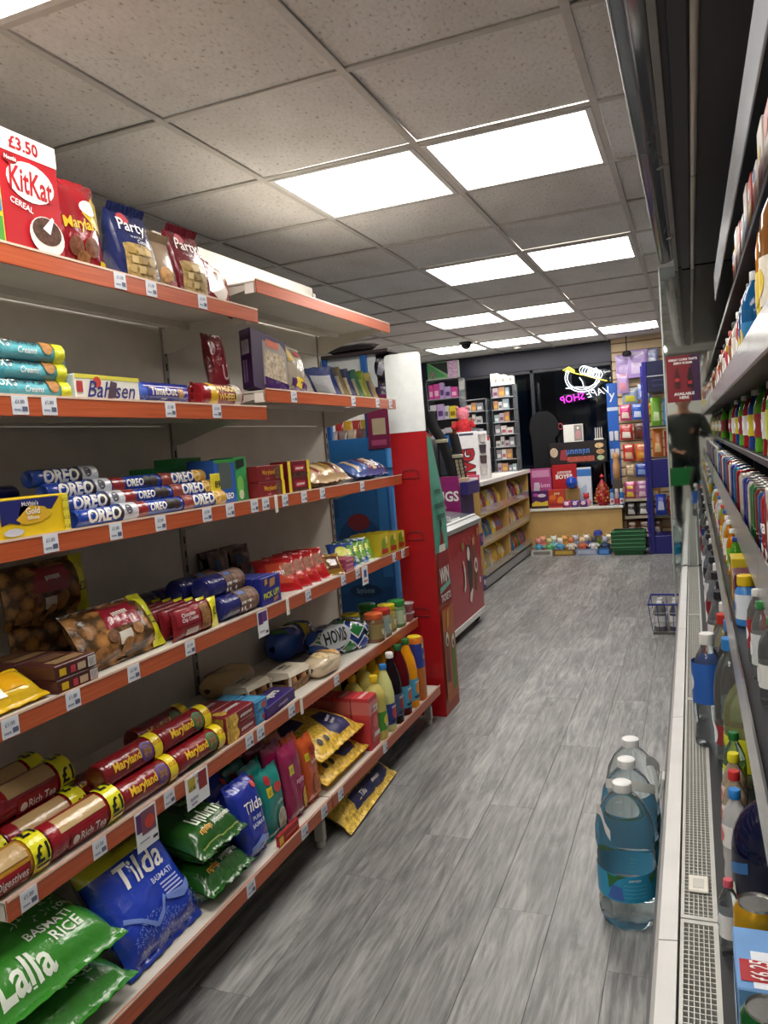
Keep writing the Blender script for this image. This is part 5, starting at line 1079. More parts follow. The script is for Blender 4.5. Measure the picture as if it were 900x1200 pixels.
for k in range(8):
    can('%s standing on the middle fridge shelf' % cc[k][1], .162, 1.75 + .085 * k, zz, cc[k][0], 1.0, None, ['', 'nga', '', '', '', '', '', ''][k])
for k in range(8):
    can('slim %s stacked behind the middle shelf front row' % cc[k][1], .250, 1.62 + .095 * k, zz, cc[(k + 3) % 8][0] if 0 else cc[k][0], 1.16)
for k in range(14): can('%s drink can far along the middle shelf' % ['deep blue', 'silver', 'red', 'teal'][k % 4], .162, 2.46 + .19 * k, zz, ['27378e', 'c9c4b8', '8e1c24', '2a6a8a'][k % 4], 1.0, 'far middle shelf cans')
# bottles shelf (top z 1.215)
zz = 1.215
TG = [('5fb81e', '4aa02a', 'c8d23a', 'lime green bottle of soda', ''), ('3a1208', 'd8b81c', '8e2a14', 'dark brown orange soda bottle', 'Tango'), ('3a0f0a', '1c1210', '4a1a14', 'dark cola bottle', ''), ('2a0c0c', '18100e', '3a1414', 'very dark cola bottle', ''), ('6a3a6a', '8a9ac0', '7a2a4a', 'berry drink bottle with pale cap', '')]
for k, (c, cp, bd, lb, tx) in enumerate(TG):
    pet(lb + ' on the narrow inner shelf', .215, 2.28 - .135 * k, zz, .86, c, cp, bd, .2, tx, (.06, .15), 'd86a2a' if k == 1 else bd, w=1.15)
for k in range(8): pet('%s soda bottle with %s cap far along the inner shelf' % (['red', 'green', 'blue'][k % 3], ['white', 'dark green'][k % 2]), .215, 2.48 + .3 * k, zz, .84, ['9a1c24', '5fa82e', '27408a'][k % 3], ['e0e0dc', '2a5a2a'][k % 2], ['d8d8d4', '8e2a2a', 'c9b82a'][k % 3], .3, '', (.06, .15), grp='far inner shelf bottles')
# upper shelf (top z 1.455)
zz = 1.455
can('tall golden drink can with red base band at the shelf rail', .168, 1.40, zz, 'c9a04a', 1.2, None, '', 'b02a2a')
def lucoz(lab, y, s, body, bandc, capc, x=.172):
    pet(lab, x, y, zz, s, body, capc, bandc, .3, '', (.05, .12), 'e0c01c', w=1.2)
lucoz('amber sports drink bottle with yellow label on the upper shelf', 1.66, 1.15, 'c87a14', 'd8c01c', '3a3a3a')
lucoz('brown and white sports drink bottle on the upper shelf', 1.55, 1.2, '8a5a2a', 'd9d3c6', 'd0d4d0')
lucoz('bright blue sports drink bottle with white cap on the upper shelf', 2.28, .98, '1f6fae', '2a86c4', 'e4e6e4')
lucoz('blue sports drink bottle with black cap on the upper shelf', 2.42, .95, '1c5f9c', '2a6fb0', '1c1c20')
for k in range(9): pet('%s drink bottle with %s cap far along the upper shelf' % (['red', 'cream', 'maroon', 'golden'][k % 4], ['red', 'white', 'black'][k % 3]), .168, 2.62 + .28 * k, zz, .9, ['9a1c24', 'c9c0b0', '7a2a2a', 'c8a02a'][k % 4], ['c03a2a', 'e0e0dc', '2a2a2e'][k % 3], ['b02a34', 'd8d2c8', '8e5a2a'][k % 3], .3, '', (.05, .16), grp='far upper shelf bottles')
# top shelf (top z 1.795): snack pots and boxes
zz = 1.795
TP = [('c9c9cc', 'd8d8da'), ('a8242e', 'e4dcd4'), ('d8d2c8', '8e2a34'), ('e4e2dc', 'c85a2a'), ('b9302c', 'd9b23a'), ('c0b8ac', '3a5aa0')]
for k in range(10):
    carton('snack_carton', '%s snack carton on the top fridge shelf' % ['silver grey', 'red', 'cream and maroon', 'white and orange', 'red and gold', 'beige and blue'][k % 6], 'box', .12, .09, .12 + .02 * (k % 3), Cc(TP[k % 6][0]), (.165, 1.62 + .165 * k, zz), FR, items=[('r', .01, .02, .11, .08, I(TP[k % 6][1]), 'label'), ('e', .06, .1, .03, .014, I(TP[(k + 2) % 6][1]), 'badge')], group='top fridge shelf cartons')
# small sensor ticket on the grille
r = thing('grille_tag', 'small square white plastic tag lying on the air grille', 'tag', (-.027, 1.535, .4398))
part(r, 'plate', MB().box(-.018, .018, -.028, .028, 0, .006, .002), M('e6e2d6', .4), False); part(r, 'window', MB().box(-.010, .010, -.018, .014, .006, .0068), M('c9c8c0', .4), False)
r = thing('fridge_thermometer', 'small thermometer box clipped to the fridge plinth behind the water bottles', 'thermometer', (-.118, 2.23, .325), (0, R(12), 0))
part(r, 'case', MB().box(-.008, 0, -.028, .028, -.03, .03, .002), M('cfd3cf', .4), False); part(r, 'display', MB().box(-.0088, -.008, -.018, .018, -.018, .012), M('20262a', .3), False)

# ---- three five litre water bottles on the floor
B5 = [(.040, .0), (.060, .004), (.072, .016), (.076, .035), (.073, .05), (.077, .06), (.074, .075), (.076, .085), (.076, .165), (.0735, .172), (.076, .19), (.0735, .205), (.077, .225), (.077, .26), (.070, .295), (.052, .33), (.032, .352), (.022, .358), (.021, .368)]
water = clear('f2fafb', .02, .97, 1.12)
def five(lab, y, handle, x=-.2165):
    r = bottle('water_bottle', lab, 'bottle', B5, (x, y, .001), water, I('eceeed'), (0, 0, R(20)), cap=(.025, .362, .386), band=(.0772, .09, .163, M('2a98c2', .3)), items=[('p', [(-.07, .12), (-.045, .15), (-.02, .16), (-.04, .163), (-.075, .163)], I('2f6a34'), 'green_hills'), ('p', [(.05, .13), (.07, .15), (.08, .16), (.06, .163), (.04, .155)], I('2f6a34'), 'green_hills'), ('p', [(-.075, .095), (-.03, .095), (-.035, .13), (-.06, .135)], I('3f68b4'), 'blue_print'), ('t', '~6', 0, .152, .008, I('cfe6ee'), 'lettering')] + [('r', -.03, .105 + .011 * k, .03, .107 + .011 * k, I('62b6cf'), 'small_print') for k in range(4)], n=45)
    for ch in r.children:
        if ch.name.startswith('bottle'):
            for vv in ch.data.vertices:
                if vv.co.z < .075:
                    k_ = 1 + .05 * math.cos(9 * math.atan2(vv.co.y, vv.co.x)) * (1 - vv.co.z / .075); vv.co.x *= k_; vv.co.y *= k_
    h = MB(); a0, a1, zz0, zz1 = handle
    def strap(u, v):
        a = R(a0 + (a1 - a0) * u); zc = zz0 + (zz1 - zz0) * u + .022 * math.sin(u * math.pi)
        rr = .056 + (.083 - .056) * max(0, min(1, (.335 - zc) / .05)); return (rr * math.cos(a), rr * math.sin(a), zc + (v - .5) * .028)
    h.grid(strap, 12, 1); part(r, 'carry_strap', h, M('e6e8e4', .5), True, 60)
five('five litre water bottle with blue label, nearest of the three on the floor', 2.095, (-190, -130, .31, .27))
five('five litre water bottle in the middle of the three on the floor', 2.252, (-175, -20, .32, .30))
five('five litre water bottle at the far end of the three on the floor', 2.409, (-60, 10, .33, .26))
# blue wire basket of bottles at the far end of the fridge
wb = thing('wire_basket', 'blue rimmed wire basket of bottles on the floor past the fridge', 'basket', (-.20, 5.36, 0))
rim = MB().tube([(-.11, -.16, .2), (.14, -.16, .2), (.14, .16, .2), (-.11, .16, .2)], .007, 8, closed=True); part(wb, 'rim', rim, M('27358e', .4))
for zz_ in (.02, .08, .14): part(wb, 'hoop', MB().tube([(-.09, -.14, zz_), (.12, -.14, zz_), (.12, .14, zz_), (-.09, .14, zz_)], .003, 6, closed=True), M('b9b9b4', .3, .7))
for k in range(6): part(wb, 'upright_wire', MB().tube([(-.09 + .042 * k, -.14, .02), (-.11 + .05 * k, -.16, .2)], .0025, 6), M('27358e', .4)); part(wb, 'upright_wire', MB().tube([(-.09 + .042 * k, .14, .02), (-.11 + .05 * k, .16, .2)], .0025, 6), M('27358e', .4))
part(wb, 'base', MB().box(-.09, .12, -.14, .14, 0, .014), M('6a6a66', .4, .5), False)
for k, (x, y, c) in enumerate(((-.045, -.08, '6a6a66'), (.05, -.08, '54545a'), (-.045, .03, '5a5a58'), (.05, .03, 'c0b41c'))):
    bottle('drink_bottle', ['grey topped bottle at the front of the wire basket', 'dark grey bottle at the front right of the wire basket', 'grey bottle at the back of the wire basket', 'yellow bottle at the back of the wire basket'][k], 'bottle', [(.03, 0), (.036, .004), (.036, .12), (.022, .16), (.016, .17)], (-.20 + x, 5.36 + y, .015), M(c, .2), M('d0d2d4', .3), cap=(.018, .168, .19), band=(.0365, .03, .1, I('d8d8d4')), items=[('e', 0, .06, .014, .02, I('3a3a40'), 'label_picture')])
# ================================================================== displays past the gondola
# red promotional floor stand
ST = thing('floor_stand', 'tall narrow red cardboard stand with white header at the shelving end', 'display stand', (-1.27, 3.66, 0))
sy0, sy1, sx0, sx1 = 3.545, 3.776, -1.355, -1.174
def sp(nm, mb, mt, parent=None, sm=False):
    o = link(nm, mb.mesh(nm, mt, sm), parent or ST)
    o.matrix_parent_inverse = Matrix.Translation((1.27, -3.66, 0)) if parent is None else Matrix()
    return o
rb = sp('back_board', MB().box(sx0, sx1, sy0, sy0 + .008, 0, 1.397, .001), M('a5121a', .35))
hd = [(0, 0), (.183, 0), (.183, .355), (.178, .368), (.166, .374), (.017, .374), (.005, .368), (0, .355)]
sp('header_board', MB().prism(hd, lambda u, v: (sx0 + u, sy0 - .001, 1.397 + v), lambda u, v: (sx0 + u, sy0 + .006, 1.397 + v)), M('dfe4e4', .4))
for zc in (1.175, .875, .50):
    t = [(.045, 0), (.135, 0), (.125, .035), (.110, .04), (.070, .04), (.055, .035)]
    k = MB(); pts = [(sx0 + u, sy0 - .0012, zc + v) for u, v in t]; k.tube(pts, .0022, 6, closed=True); sp('hand_slot', k, M('4a070c', .6), rb)
side = [(3.546, 0), (3.776, 0), (3.776, 1.02), (3.62, 1.375), (3.555, 1.392)]
sd = sp('side_board', MB().prism(side, lambda u, v: (sx1, u, v), lambda u, v: (sx1 - .006, u, v)), M('a8432c', .4))
sp('side_board', MB().prism(side, lambda u, v: (sx0 + .006, u, v), lambda u, v: (sx0, u, v)), M('a5121a', .4))
for zz in (.03, .36, .69): sp('tray', MB().box(sx0 + .008, sx1 - .008, sy0 + .01, sy1 - .004, zz, zz + .05), M('9a1219', .5))
def sfn(u, v, e=0): return (sx1 + e, sy0 + u, v)
class _S: pass
sub = sd
def sart(items):
    n0 = set(bpy.data.objects)
    art(sub, sfn, items)
sart([('p', [(.012, .80), (.226, .80), (.226, 1.015), (.075, 1.36), (.012, 1.375)], I('5fae98'), 'teal_panel')] +
     [('p', [(.02 + .035 * k, .82), (.032 + .035 * k, .82), (.036 + .02 * k, 1.20 - .05 * k), (.028 + .02 * k, 1.20 - .05 * k)], I('4a9784'), 'stripe') for k in range(5)] +
     [('p', [(.012, .55), (.226, .55), (.21, .78), (.15, .84), (.12, .93), (.09, .83), (.03, .78)], I('8e141c'), 'red_hat_panel'), ('p', [(.06, .80), (.17, .80), (.165, .835), (.07, .835)], I('e8e4da'), 'white_trim'), ('e', .12, .94, .014, .02, I('3a1a1c'), 'bobble'),
      ('t', 'WIN', .115, .685, .075, W_, 'lettering', {'bold': .03, 'maxw': .15}), ('p', [(.03, .60), (.205, .625), (.205, .65), (.03, .63)], I('7ab8a4'), 'teal_ribbon'), ('t', 'TICKETS', .115, .575, .035, W_, 'lettering', {'maxw': .16, 'bold': .02}),
      ('t', '~7', .115, 1.03, .032, I('1f3a38'), 'lettering', {'maxw': .17}), ('t', '~4', .095, 1.10, .03, I('1f3a38'), 'lettering'), ('t', '~6', .12, .975, .032, I('1f3a38'), 'lettering', {'maxw': .15}),
      ('p', [(.02, .06), (.21, .06), (.21, .52), (.02, .52)], I('b5602c'), 'orange_panel'), ('p', [(.035, .16), (.095, .15), (.10, .40), (.04, .41)], I('7a2a20'), 'crisp_tube'), ('p', [(.125, .10), (.185, .10), (.19, .37), (.13, .38)], I('4f7a34'), 'crisp_tube'),
      ('e', .07, .37, .024, .035, I('e4dccf'), 'badge'), ('e', .16, .34, .024, .035, I('e4dccf'), 'badge'), ('e', .07, .36, .012, .018, K_, 'badge'), ('e', .16, .33, .012, .018, K_, 'badge'), ('p', [(.07, .42), (.10, .43), (.12, .52), (.09, .5)], I('d8a83c'), 'crisp_picture')])

# blue cardboard display past the shelving end
BD = thing('cardboard_display', 'blue cardboard sweet display with tray and post behind the shelving end', 'display stand', (-1.78, 4.3, 0))
BLU = M('1c5f9e', .45); bx0, bx1, by0, by1 = -1.97, -1.60, 4.10, 4.5
def bp(nm, mb, mt, sm=False, parent=None):
    o = link(nm, mb.mesh(nm, mt, sm), parent or BD)
    if parent is None: o.matrix_parent_inverse = Matrix.Translation((1.78, -4.3, 0))
    return o
body = bp('body', MB().box(bx0, bx1, by0, by1, 0, 1.28, .003), BLU)
bp('tray_front', MB().box(bx0 - .005, bx1 + .005, by0 - .01, by0, 1.22, 1.40, .002), M('2472b8', .4)); bp('tray_side', MB().box(bx1, bx1 + .008, by0, by1, 1.22, 1.44, .002), M('3a8ac8', .4))
bp('post', MB().box(-1.725, -1.69, by0 + .03, by0 + .06, 1.28, 1.885, .004), M('1f5ea8', .4)); bp('post', MB().box(bx0, bx0 + .03, by0 + .03, by0 + .06, 1.28, 1.885, .004), M('1f5ea8', .4))
bp('header_board', MB().box(-1.99, -1.64, by0 + .06, by0 + .068, 1.68, 1.87, .002), M('d3dad8', .4))
art(body, lambda u, v, e=0: (bx0 + u, by0 - e, v), [('e', .17, .80, .14, .15, I('12467e'), 'dark_roundel'), ('e', .17, .92, .07, .05, I('7a1f2a'), 'red_badge'), ('e', .15, .80, .06, .05, I('c9a8b4'), 'pale_picture'), ('t', '~3', .17, .80, .06, I('b8342c'), 'lettering', {'bold': .03}), ('p', [(.02, .30), (.35, .30), (.35, .55), (.02, .5)], I('14508c'), 'dark_panel'), ('e', .18, .52, .10, .04, I('0f3a66'), 'dark_roundel'), ('t', '~5', .18, .52, .03, I('7a9cc0'), 'lettering'), ('r', .012, .95, .05, 1.15, I('0f4a84'), 'print'), ('r', .30, .6, .36, 1.15, I('2f7abf'), 'print')])
art(body, lambda u, v, e=0: (bx1 + e, by0 + u, v), [('p', [(.05, .5), (.3, .5), (.3, 1.1), (.05, 1.1)], I('2f80c0'), 'pale_panel'), ('e', .16, .95, .06, .1, I('3a2a30'), 'picture')])
carton('magenta_poster', 'magenta printed card with cream square standing on the blue display', 'sign', .13, .012, .30, I('7a1f4a'), (-1.625, 4.0785, 1.33), (0, 0, 0), items=[('r', .03, .08, .11, .17, I('b9a98c'), 'cream_panel'), ('t', '~6', .065, .24, .02, I('d88aa8'), 'lettering', {'maxw': .11}), ('r', .02, .02, .11, .05, I('b04a78'), 'pink_panel')])
for k in range(5): bag('sweet_bag', 'small %s sweet bag in the tray of the blue display' % ['grey', 'taupe', 'sand coloured', 'brown', 'cream'][k], 'bag', .057, .17, .03, F(['b9b4ac', '9a8a84', 'c8b49a', '7a5a5a', 'c9c2b8'][k]), (-1.945 + .06 * k, 4.135 + .012 * (k % 2), 1.285), (R(-6), 0, 0), items=[('r', .008, .02, .048, .06, F(['8e8a9a', 'c8a03a', 'a84a4a', '5a4a6a', 'b09a6a'][k]), 'label')], seed=140 + k, group='sweet bags in the blue display')
for k in range(4): bag('sweet_bag', '%s sweet bag at the back of the blue display tray' % ['red', 'yellow', 'dark red', 'golden'][k], 'bag', .053, .23, .03, F(['b83a2c', 'd8a82a', 'c04a3a', 'd8b23a'][k]), (-1.93 + .055 * k, 4.20, 1.279), (R(-4), 0, 0), seed=150 + k, group='red and yellow sweet bags')
for k in range(5): bag('snack_bag', '%s snack bag with silver print hanging from the blue display' % ['black', 'purple', 'charcoal', 'grey', 'jet black'][k], 'bag', .10, .17, .03, F(['1c1626', '3a2a4a', '24202c', '5a5a66', '1a1a20'][k]), (-1.612, 4.165 + .05 * (k // 3) + .004 * (k % 3), 1.70 - .162 * (k % 3)), (0, 0, R(12)), items=[('p', [(.02, .05), (.05, .04), (.08, .09), (.04, .12)], F('8a8a9a'), 'silver_print')], seed=160 + k, group='hanging black snack bags')
bag('snack_bag', 'dark snack tray bag lying on top behind the white header', 'bag', .30, .10, .05, F('2a2226'), (-1.80, 4.17, 1.928), (R(-74), 0, 0), seed=170)
bp('top_rail', MB().box(-1.99, -1.55, by0 + .02, by0 + .20, 1.865, 1.885, .003), M('3a3030', .5))

# ice cream freezer
FZ = thing('chest_freezer', 'red ice cream chest freezer with grey rim and picture of ice creams', 'freezer', (-1.8, 5.1, 0))
fz = [0, 0]
def zp(nm, mb, mt, sm=False, parent=None):
    o = link(nm, mb.mesh(nm, mt, sm), parent or FZ)
    if parent is None: o.matrix_parent_inverse = Matrix.Translation((1.8, -5.1, 0))
    return o
fx0, fx1, fy0, fy1 = -2.1, -1.5, 4.62, 5.63
fb = zp('body', MB().box(fx0, fx1, fy0, fy1, .075, .735, .008), M('a01824', .3))
zp('lower_edge', MB().box(fx0, fx1 + .004, fy0 - .004, fy1 + .004, .06, .105, .004), M('d8d8d4', .35))
rim = [(fx1 + .012, .735), (fx1 + .016, .765), (fx1 - .02, .785), (fx0 - .01, .86), (fx0 - .01, .735)]
zp('rim', MB().prism(rim, lambda u, v: (u, fy0 - .012, v), lambda u, v: (u, fy1 + .012, v)), M('a9adae', .35, .2))
gl = MB(); gl.grid(lambda a, b: (fx1 - .03 + (fx0 + .05 - fx1) * a, fy0 + .03 + (fy1 - fy0 - .06) * b, .792 + .075 * a + .012 * math.sin(a * 3.1)), 8, 4); zp('glass_lid', gl, M('8d9a9e', .08, .3), True)
zp('lid_rail', MB().box(fx1 - .045, fx1 - .02, fy0, fy1, .785, .80, .003), M('dcdedc', .35)); zp('lid_handle', MB().box(fx1 - .06, fx1 - .045, 5.1, 5.3, .795, .81, .003), M('c9cdcd', .3))
for y in (fy0 + .06, fy1 - .06):
    for x in (fx0 + .06, fx1 - .06): zp('castor', MB().lathe([(.03, -.012), (.034, -.008), (.034, .008), (.03, .012)], 14, (x, y, .034), 'y'), M('2a2a2a', .6), True)
def ffn(u, v, e=0): return (fx1 + e, fy0 + u, v)
art(fb, ffn, [('p', [(.62, .62), (.72, .60), (.74, .40), (.70, .25), (.66, .24), (.60, .42)], I('241613'), 'ice_cream_picture'), ('p', [(.76, .64), (.86, .58), (.88, .38), (.82, .25), (.76, .28), (.78, .45)], S('6b4226'), 'ice_cream_picture'), ('e', .66, .55, .035, .05, I('e4dcd2'), 'cream_swirl'), ('e', .84, .44, .045, .055, I('e4dcd2'), 'cream_swirl'), ('e', .84, .44, .022, .03, I('4a2a1e'), 'cream_swirl'), ('p', [(.62, .22), (.66, .20), (.72, .28), (.70, .30), (.64, .27)], I('e8e0d6'), 'milk_splash'), ('e', .80, .62, .03, .03, I('c9a878'), 'cream_swirl'),
              ('p', [(.50, .30), (.54, .33), (.55, .45), (.52, .52), (.50, .52), (.525, .44), (.52, .36), (.49, .33)], I('e4dcd6'), 'white_swirl'), ('e', .52, .62, .035, .03, I('7a7a3a'), 'badge'), ('r', .90, .30, .94, .34, I('d8d8d4'), 'small_badge'), ('r', .90, .645, .95, .70, I('b08a4a'), 'gold_print')])
for k in range(8): art(fb, ffn, [('e', .58 + .04 * k, .66 - .02 * (k % 3), .006, .008, I('d8b0a0'), 'speck_print')])

# purple promotion stand beside the freezer
PS = thing('promotion_stand', 'purple promotional stand with magenta panel past the freezer', 'display stand', (-1.8, 5.9, 0))
def pp(nm, mb, mt, sm=False, parent=None):
    o = link(nm, mb.mesh(nm, mt, sm), parent or PS)
    if parent is None: o.matrix_parent_inverse = Matrix.Translation((1.8, -5.9, 0))
    return o
pb = pp('body', MB().box(-2.05, -1.66, 5.74, 6.12, 0, .93, .003), M('2a1f5a', .45))
hp = pp('header_panel', MB().box(-2.05, -1.66, 5.72, 5.738, .80, 1.08, .002), M('8e1f6a', .4))
art(hp, lambda u, v, e=0: (-2.05 + u, 5.72 - e, v), [('t', 'SAVINGS', .20, .93, .075, W_, 'lettering', {'bold': .03, 'maxw': .37}), ('t', '~3', .25, .845, .03, I('e0b0cc'), 'lettering')])
for zz in (.15, .5, .93): pp('side_tray', MB().box(-1.66, -1.60, 5.75, 6.11, zz, zz + .10, .003), M('2f2468', .4))
for k in range(6): pp('side_badge', MB().lathe([(.022, 0), (.022, .003)], 14, (-1.6, 5.82 + .12 * (k % 3), .20 + .35 * (k // 3)), 'x'), I('b04a8a' if k % 2 else 'd8d0e0'))
for k in range(6):
    carton('small_carton', 'small cream box in the row on top of the purple stand', 'box', .062, .06, .12 + .01 * (k % 2), Cc(['d8cbb4', 'e0d6c4', 'd0b89a'][k % 3]), (-1.99 + .052 * k * 1.3, 5.76 + .02 * (k % 2) + .05, .93 + .0), (0, 0, 0), items=[('r', .008, .02, .054, .07, I(['b98a5a', 'c9a07a', 'a8846a'][k % 3]), 'printed_panel')], group='cream boxes on the purple stand')
for k in range(3): carton('snack_carton', 'orange and white snack carton in the side tray of the purple stand', 'box', .09, .045, .14, Cc('d8d4cc'), (-1.607, 5.80 + .10 * k, .60), (0, 0, G90), items=[('r', .01, .01, .08, .06, I('c98a4a'), 'orange_panel')], group='snack cartons in the purple stand')

# ================================================================== counter with snack bays
CT = thing('shop_counter', 'timber shop counter with white top and open bays of snacks', 'counter', (-2.2, 7.9, 0))
OAK = M('c7a05c', .5, 0, 'grain')
def cp(nm, mb, mt, sm=False):
    o = link(nm, mb.mesh(nm, mt, sm), CT); o.matrix_parent_inverse = Matrix.Translation((2.2, -7.9, 0)); return o
cy0, cy1, cxf = 6.72, 8.93, -1.77
cp('worktop', MB().box(-2.75, cxf + .03, cy0 - .02, cy1 + .03, .935, .976, .003), M('d8d6d0', .35)); cp('plinth', MB().box(-2.7, cxf - .02, cy0, cy1, 0, .10), M('5a5a5c', .4, .3)); cp('kick_rail', MB().box(cxf - .02, cxf, cy0, cy1, .02, .12, .002), M('9a9c9e', .35, .4))
cp('back_board', MB().box(cxf - .40, cxf - .385, cy0, cy1, .10, .935), OAK); cp('carcass', MB().box(-2.7, cxf - .40, cy0, cy1, .10, .935), M('8a7250', .6, 0, 'grain'))
for zz in (.12, .40, .67): cp('counter_shelf', MB().box(cxf - .385, cxf, cy0, cy1, zz - .018, zz, .002), OAK); cp('clear_lip', MB().box(cxf - .002, cxf + .002, cy0, cy1, zz, zz + .07), clear('e0e6e8', .1, .85))
ys = [cy0, 7.82, cy1]
for y in ys: cp('divider', MB().box(cxf - .385, cxf, y - .009, y + .009, .10, .935, .002), OAK)
pal = ['b8862a', '8e2f24', 'd8b83a', '3f6a3a', 'b0a48c', '9a4a2c', 'c9c2ae', '6a3a6a', 'd0a23c', '2f5a8a']
names5 = ['gold', 'red', 'yellow', 'green', 'silver', 'rust', 'cream', 'purple', 'amber', 'blue']
i = 0
for a in range(2):
    for b, zz in enumerate((.12, .40, .67)):
        for k in range(7):
            c = (a * 5 + b * 3 + k * 2 + (k * b) % 3) % 10; y = ys[a] + .095 + .148 * k
            bag('crisp_bag', '%s crisp bag on the %s shelf of the counter' % (names5[c], ['lowest', 'middle', 'upper'][b]), 'bag', .138, .20, .08, F(pal[c]), (cxf - .03, y, zz + .009), (R(-14), R(rnd.uniform(-2, 2)), G90), items=[('e', .069, .11, .042, .04, F(pal[(c + 4) % 10]), 'label')], seed=200 + i % 6, wr=.006, group='crisp bags in the counter bays', nu=8, nv=8); i += 1

# acrylic cabinets and goods above the counter
def acryl(lab, x0, x1, y0, y1, z0, z1, n, seed, palette):
    r = thing('acrylic_cabinet', lab, 'cabinet', ((x0 + x1) / 2, (y0 + y1) / 2, z0)); w, d, h = x1 - x0, y1 - y0, z1 - z0
    AC = clear('dfe6ea', .08, .9, 1.2)
    for sx in (-w / 2, w / 2 - .006): part(r, 'side_panel', MB().box(sx, sx + .006, -d / 2, d / 2, 0, h), AC, False)
    part(r, 'back_panel', MB().box(-w / 2 + .006, w / 2 - .006, d / 2 - .006, d / 2, 0, h), M('3a3d46', .3), False)
    q = random.Random(seed); st = h / n
    for k in range(n + 1): part(r, 'acrylic_shelf', MB().box(-w / 2 + .006, w / 2 - .006, -d / 2, d / 2 - .006, min(h - .006, k * st), min(h, k * st + .006)), M('b9c0c6', .2), False)
    for k in range(n):
        x = -w / 2 + .02
        while x < w / 2 - .06:
            ww = q.uniform(.035, .07); hh = st * q.uniform(.5, .85); c = q.choice(palette)
            carton('small_box', '%s small box on an acrylic cabinet shelf' % c[1], 'box', ww, .04, hh, Cc(c[0]), ((x0 + x1) / 2 + x + ww / 2, (y0 + y1) / 2 - d / 2 + .015, z0 + k * st + .006), (0, 0, 0), items=[('r', ww * .15, hh * .2, ww * .85, hh * .55, I(c[2]), 'label')], group='%s boxes in acrylic cabinets' % c[1]); x += ww + .006
PALV = [('c9c6c2', 'pale grey', '6a6a74'), ('d8d4d0', 'white', 'b05a6a'), ('b9a8b0', 'mauve', '7a4a6a'), ('8a8a94', 'mid grey', 'd8d8d8'), ('b5886a', 'tan', 'd8a84a'), ('9ab0b8', 'grey blue', 'e4e4e0')]
acryl('tall clear acrylic cabinet of small pale boxes on the counter by the window', -2.03, -1.78, 8.50, 8.72, .976, 1.93, 7, 3, PALV)
acryl('second clear acrylic cabinet of small boxes on the counter', -2.34, -2.08, 8.45, 8.67, .976, 1.80, 6, 9, PALV)
acryl('clear acrylic cabinet of bright novelties behind the till', -2.44, -2.10, 7.5, 7.72, .976, 1.98, 5, 5, [('d04a9a', 'hot pink', 'f0c0dc'), ('c9c9d0', 'silver', '6a6a74'), ('d8c83a', 'yellow', '8a6a1c'), ('b9a0d0', 'lilac', '5a3a7a'), ('c07a3a', 'amber', '5a3a1c'), ('3a78c0', 'blue', 'd8e0ea')])
for k in range(3): carton('white_carton', 'white carton on top of the pale acrylic cabinet, %s' % ['widest', 'middle', 'narrow'][k], 'box', .08, .12, .13 - .02 * k, Cc('dcd8d0'), (-1.987 + .082 * k, 8.52, 1.9295), (0, 0, 0), items=[('r', .045, .02, .072, .11 - .02 * k, I('b9a898'), 'printed_panel'), ('e', .058, .05, .008, .008, I('5a4a4a'), 'badge')])
carton('poster_box', 'green and pink triangular poster box on top of the novelty cabinet', 'sign', .32, .05, .17, Cc('8ab88a'), (-2.27, 7.55, 1.9795), (0, 0, 0), items=[('p', [(.0, .17), (.0, .02), (.20, .02)], I('4fa060'), 'green_panel'), ('p', [(.02, .165), (.21, .165), (.21, .04)], I('23302a'), 'dark_panel'), ('r', .21, .0, .32, .17, S('c9a8c4'), 'pink_panel'), ('e', .05, .05, .03, .04, S('8a7a74'), 'picture')])
dm = thing('dome_camera', 'black dome camera on the ceiling above the counter', 'camera', (-2.12, 7.95, CEIL + .005)); part(dm, 'base', MB().lathe([(.07, -.02), (.07, 0)], 18), M('1c1c20', .4)); part(dm, 'dome', MB().lathe([(.0005, -.075), (.03, -.068), (.05, -.045), (.055, -.02)], 18), M('0c0c10', .1))
iv = carton('vape_display', 'white display box with red outlined letters standing on the counter', 'sign', .19, .10, .455, Cc('e6e6e8'), (-1.93, 7.05, .976), (0, 0, R(15)), items=[('r', .02, .42, .15, .44, I('3a3f5a'), 'navy_strip'), ('t', 'IVG', .085, .17, .115, K_, 'logo_lettering', {'rot': 90, 'bold': .09}), ('t', 'IVG', .085, .17, .115, I('a81c2c'), 'logo_lettering', {'rot': 90, 'bold': .04})])
for k in range(4): part(iv, 'cup_slot', MB().lathe([(.028, 0), (.034, .07), (.036, .075)], 14, (.135, .05, .05 + .10 * k)), M(['d8d4d0', '5a4a4e', '4a4248', 'cfcac6'][k], .4))
part(iv, 'slot_column', MB().box(.097, .18, .045, .10, 0, .45, .002), M('dcdadb', .4), False)
carton('red_card', 'white card with red band behind the vape display', 'sign', .12, .01, .40, I('dad8dc'), (-1.86, 7.35, 1.03 - .054), (0, 0, R(12)), items=[('r', 0, .36, .12, .40, I('b83a34'), 'red_band'), ('r', .03, .20, .09, .32, I('c9b0c0'), 'printed_panel')])
for k in range(4): carton('gum_box', '%s small carton on the counter beside the till' % ['red', 'teal', 'yellow', 'pink'][k], 'box', .10, .06, .06, Cc(['b02a34', '3a8a8a', 'd8b83a', 'c8487a'][k]), (-2.10 + .09 * k, 6.78, .976), (0, 0, R(8)), items=[('r', .01, .01, .09, .04, I('e4dcd4'), 'label')])
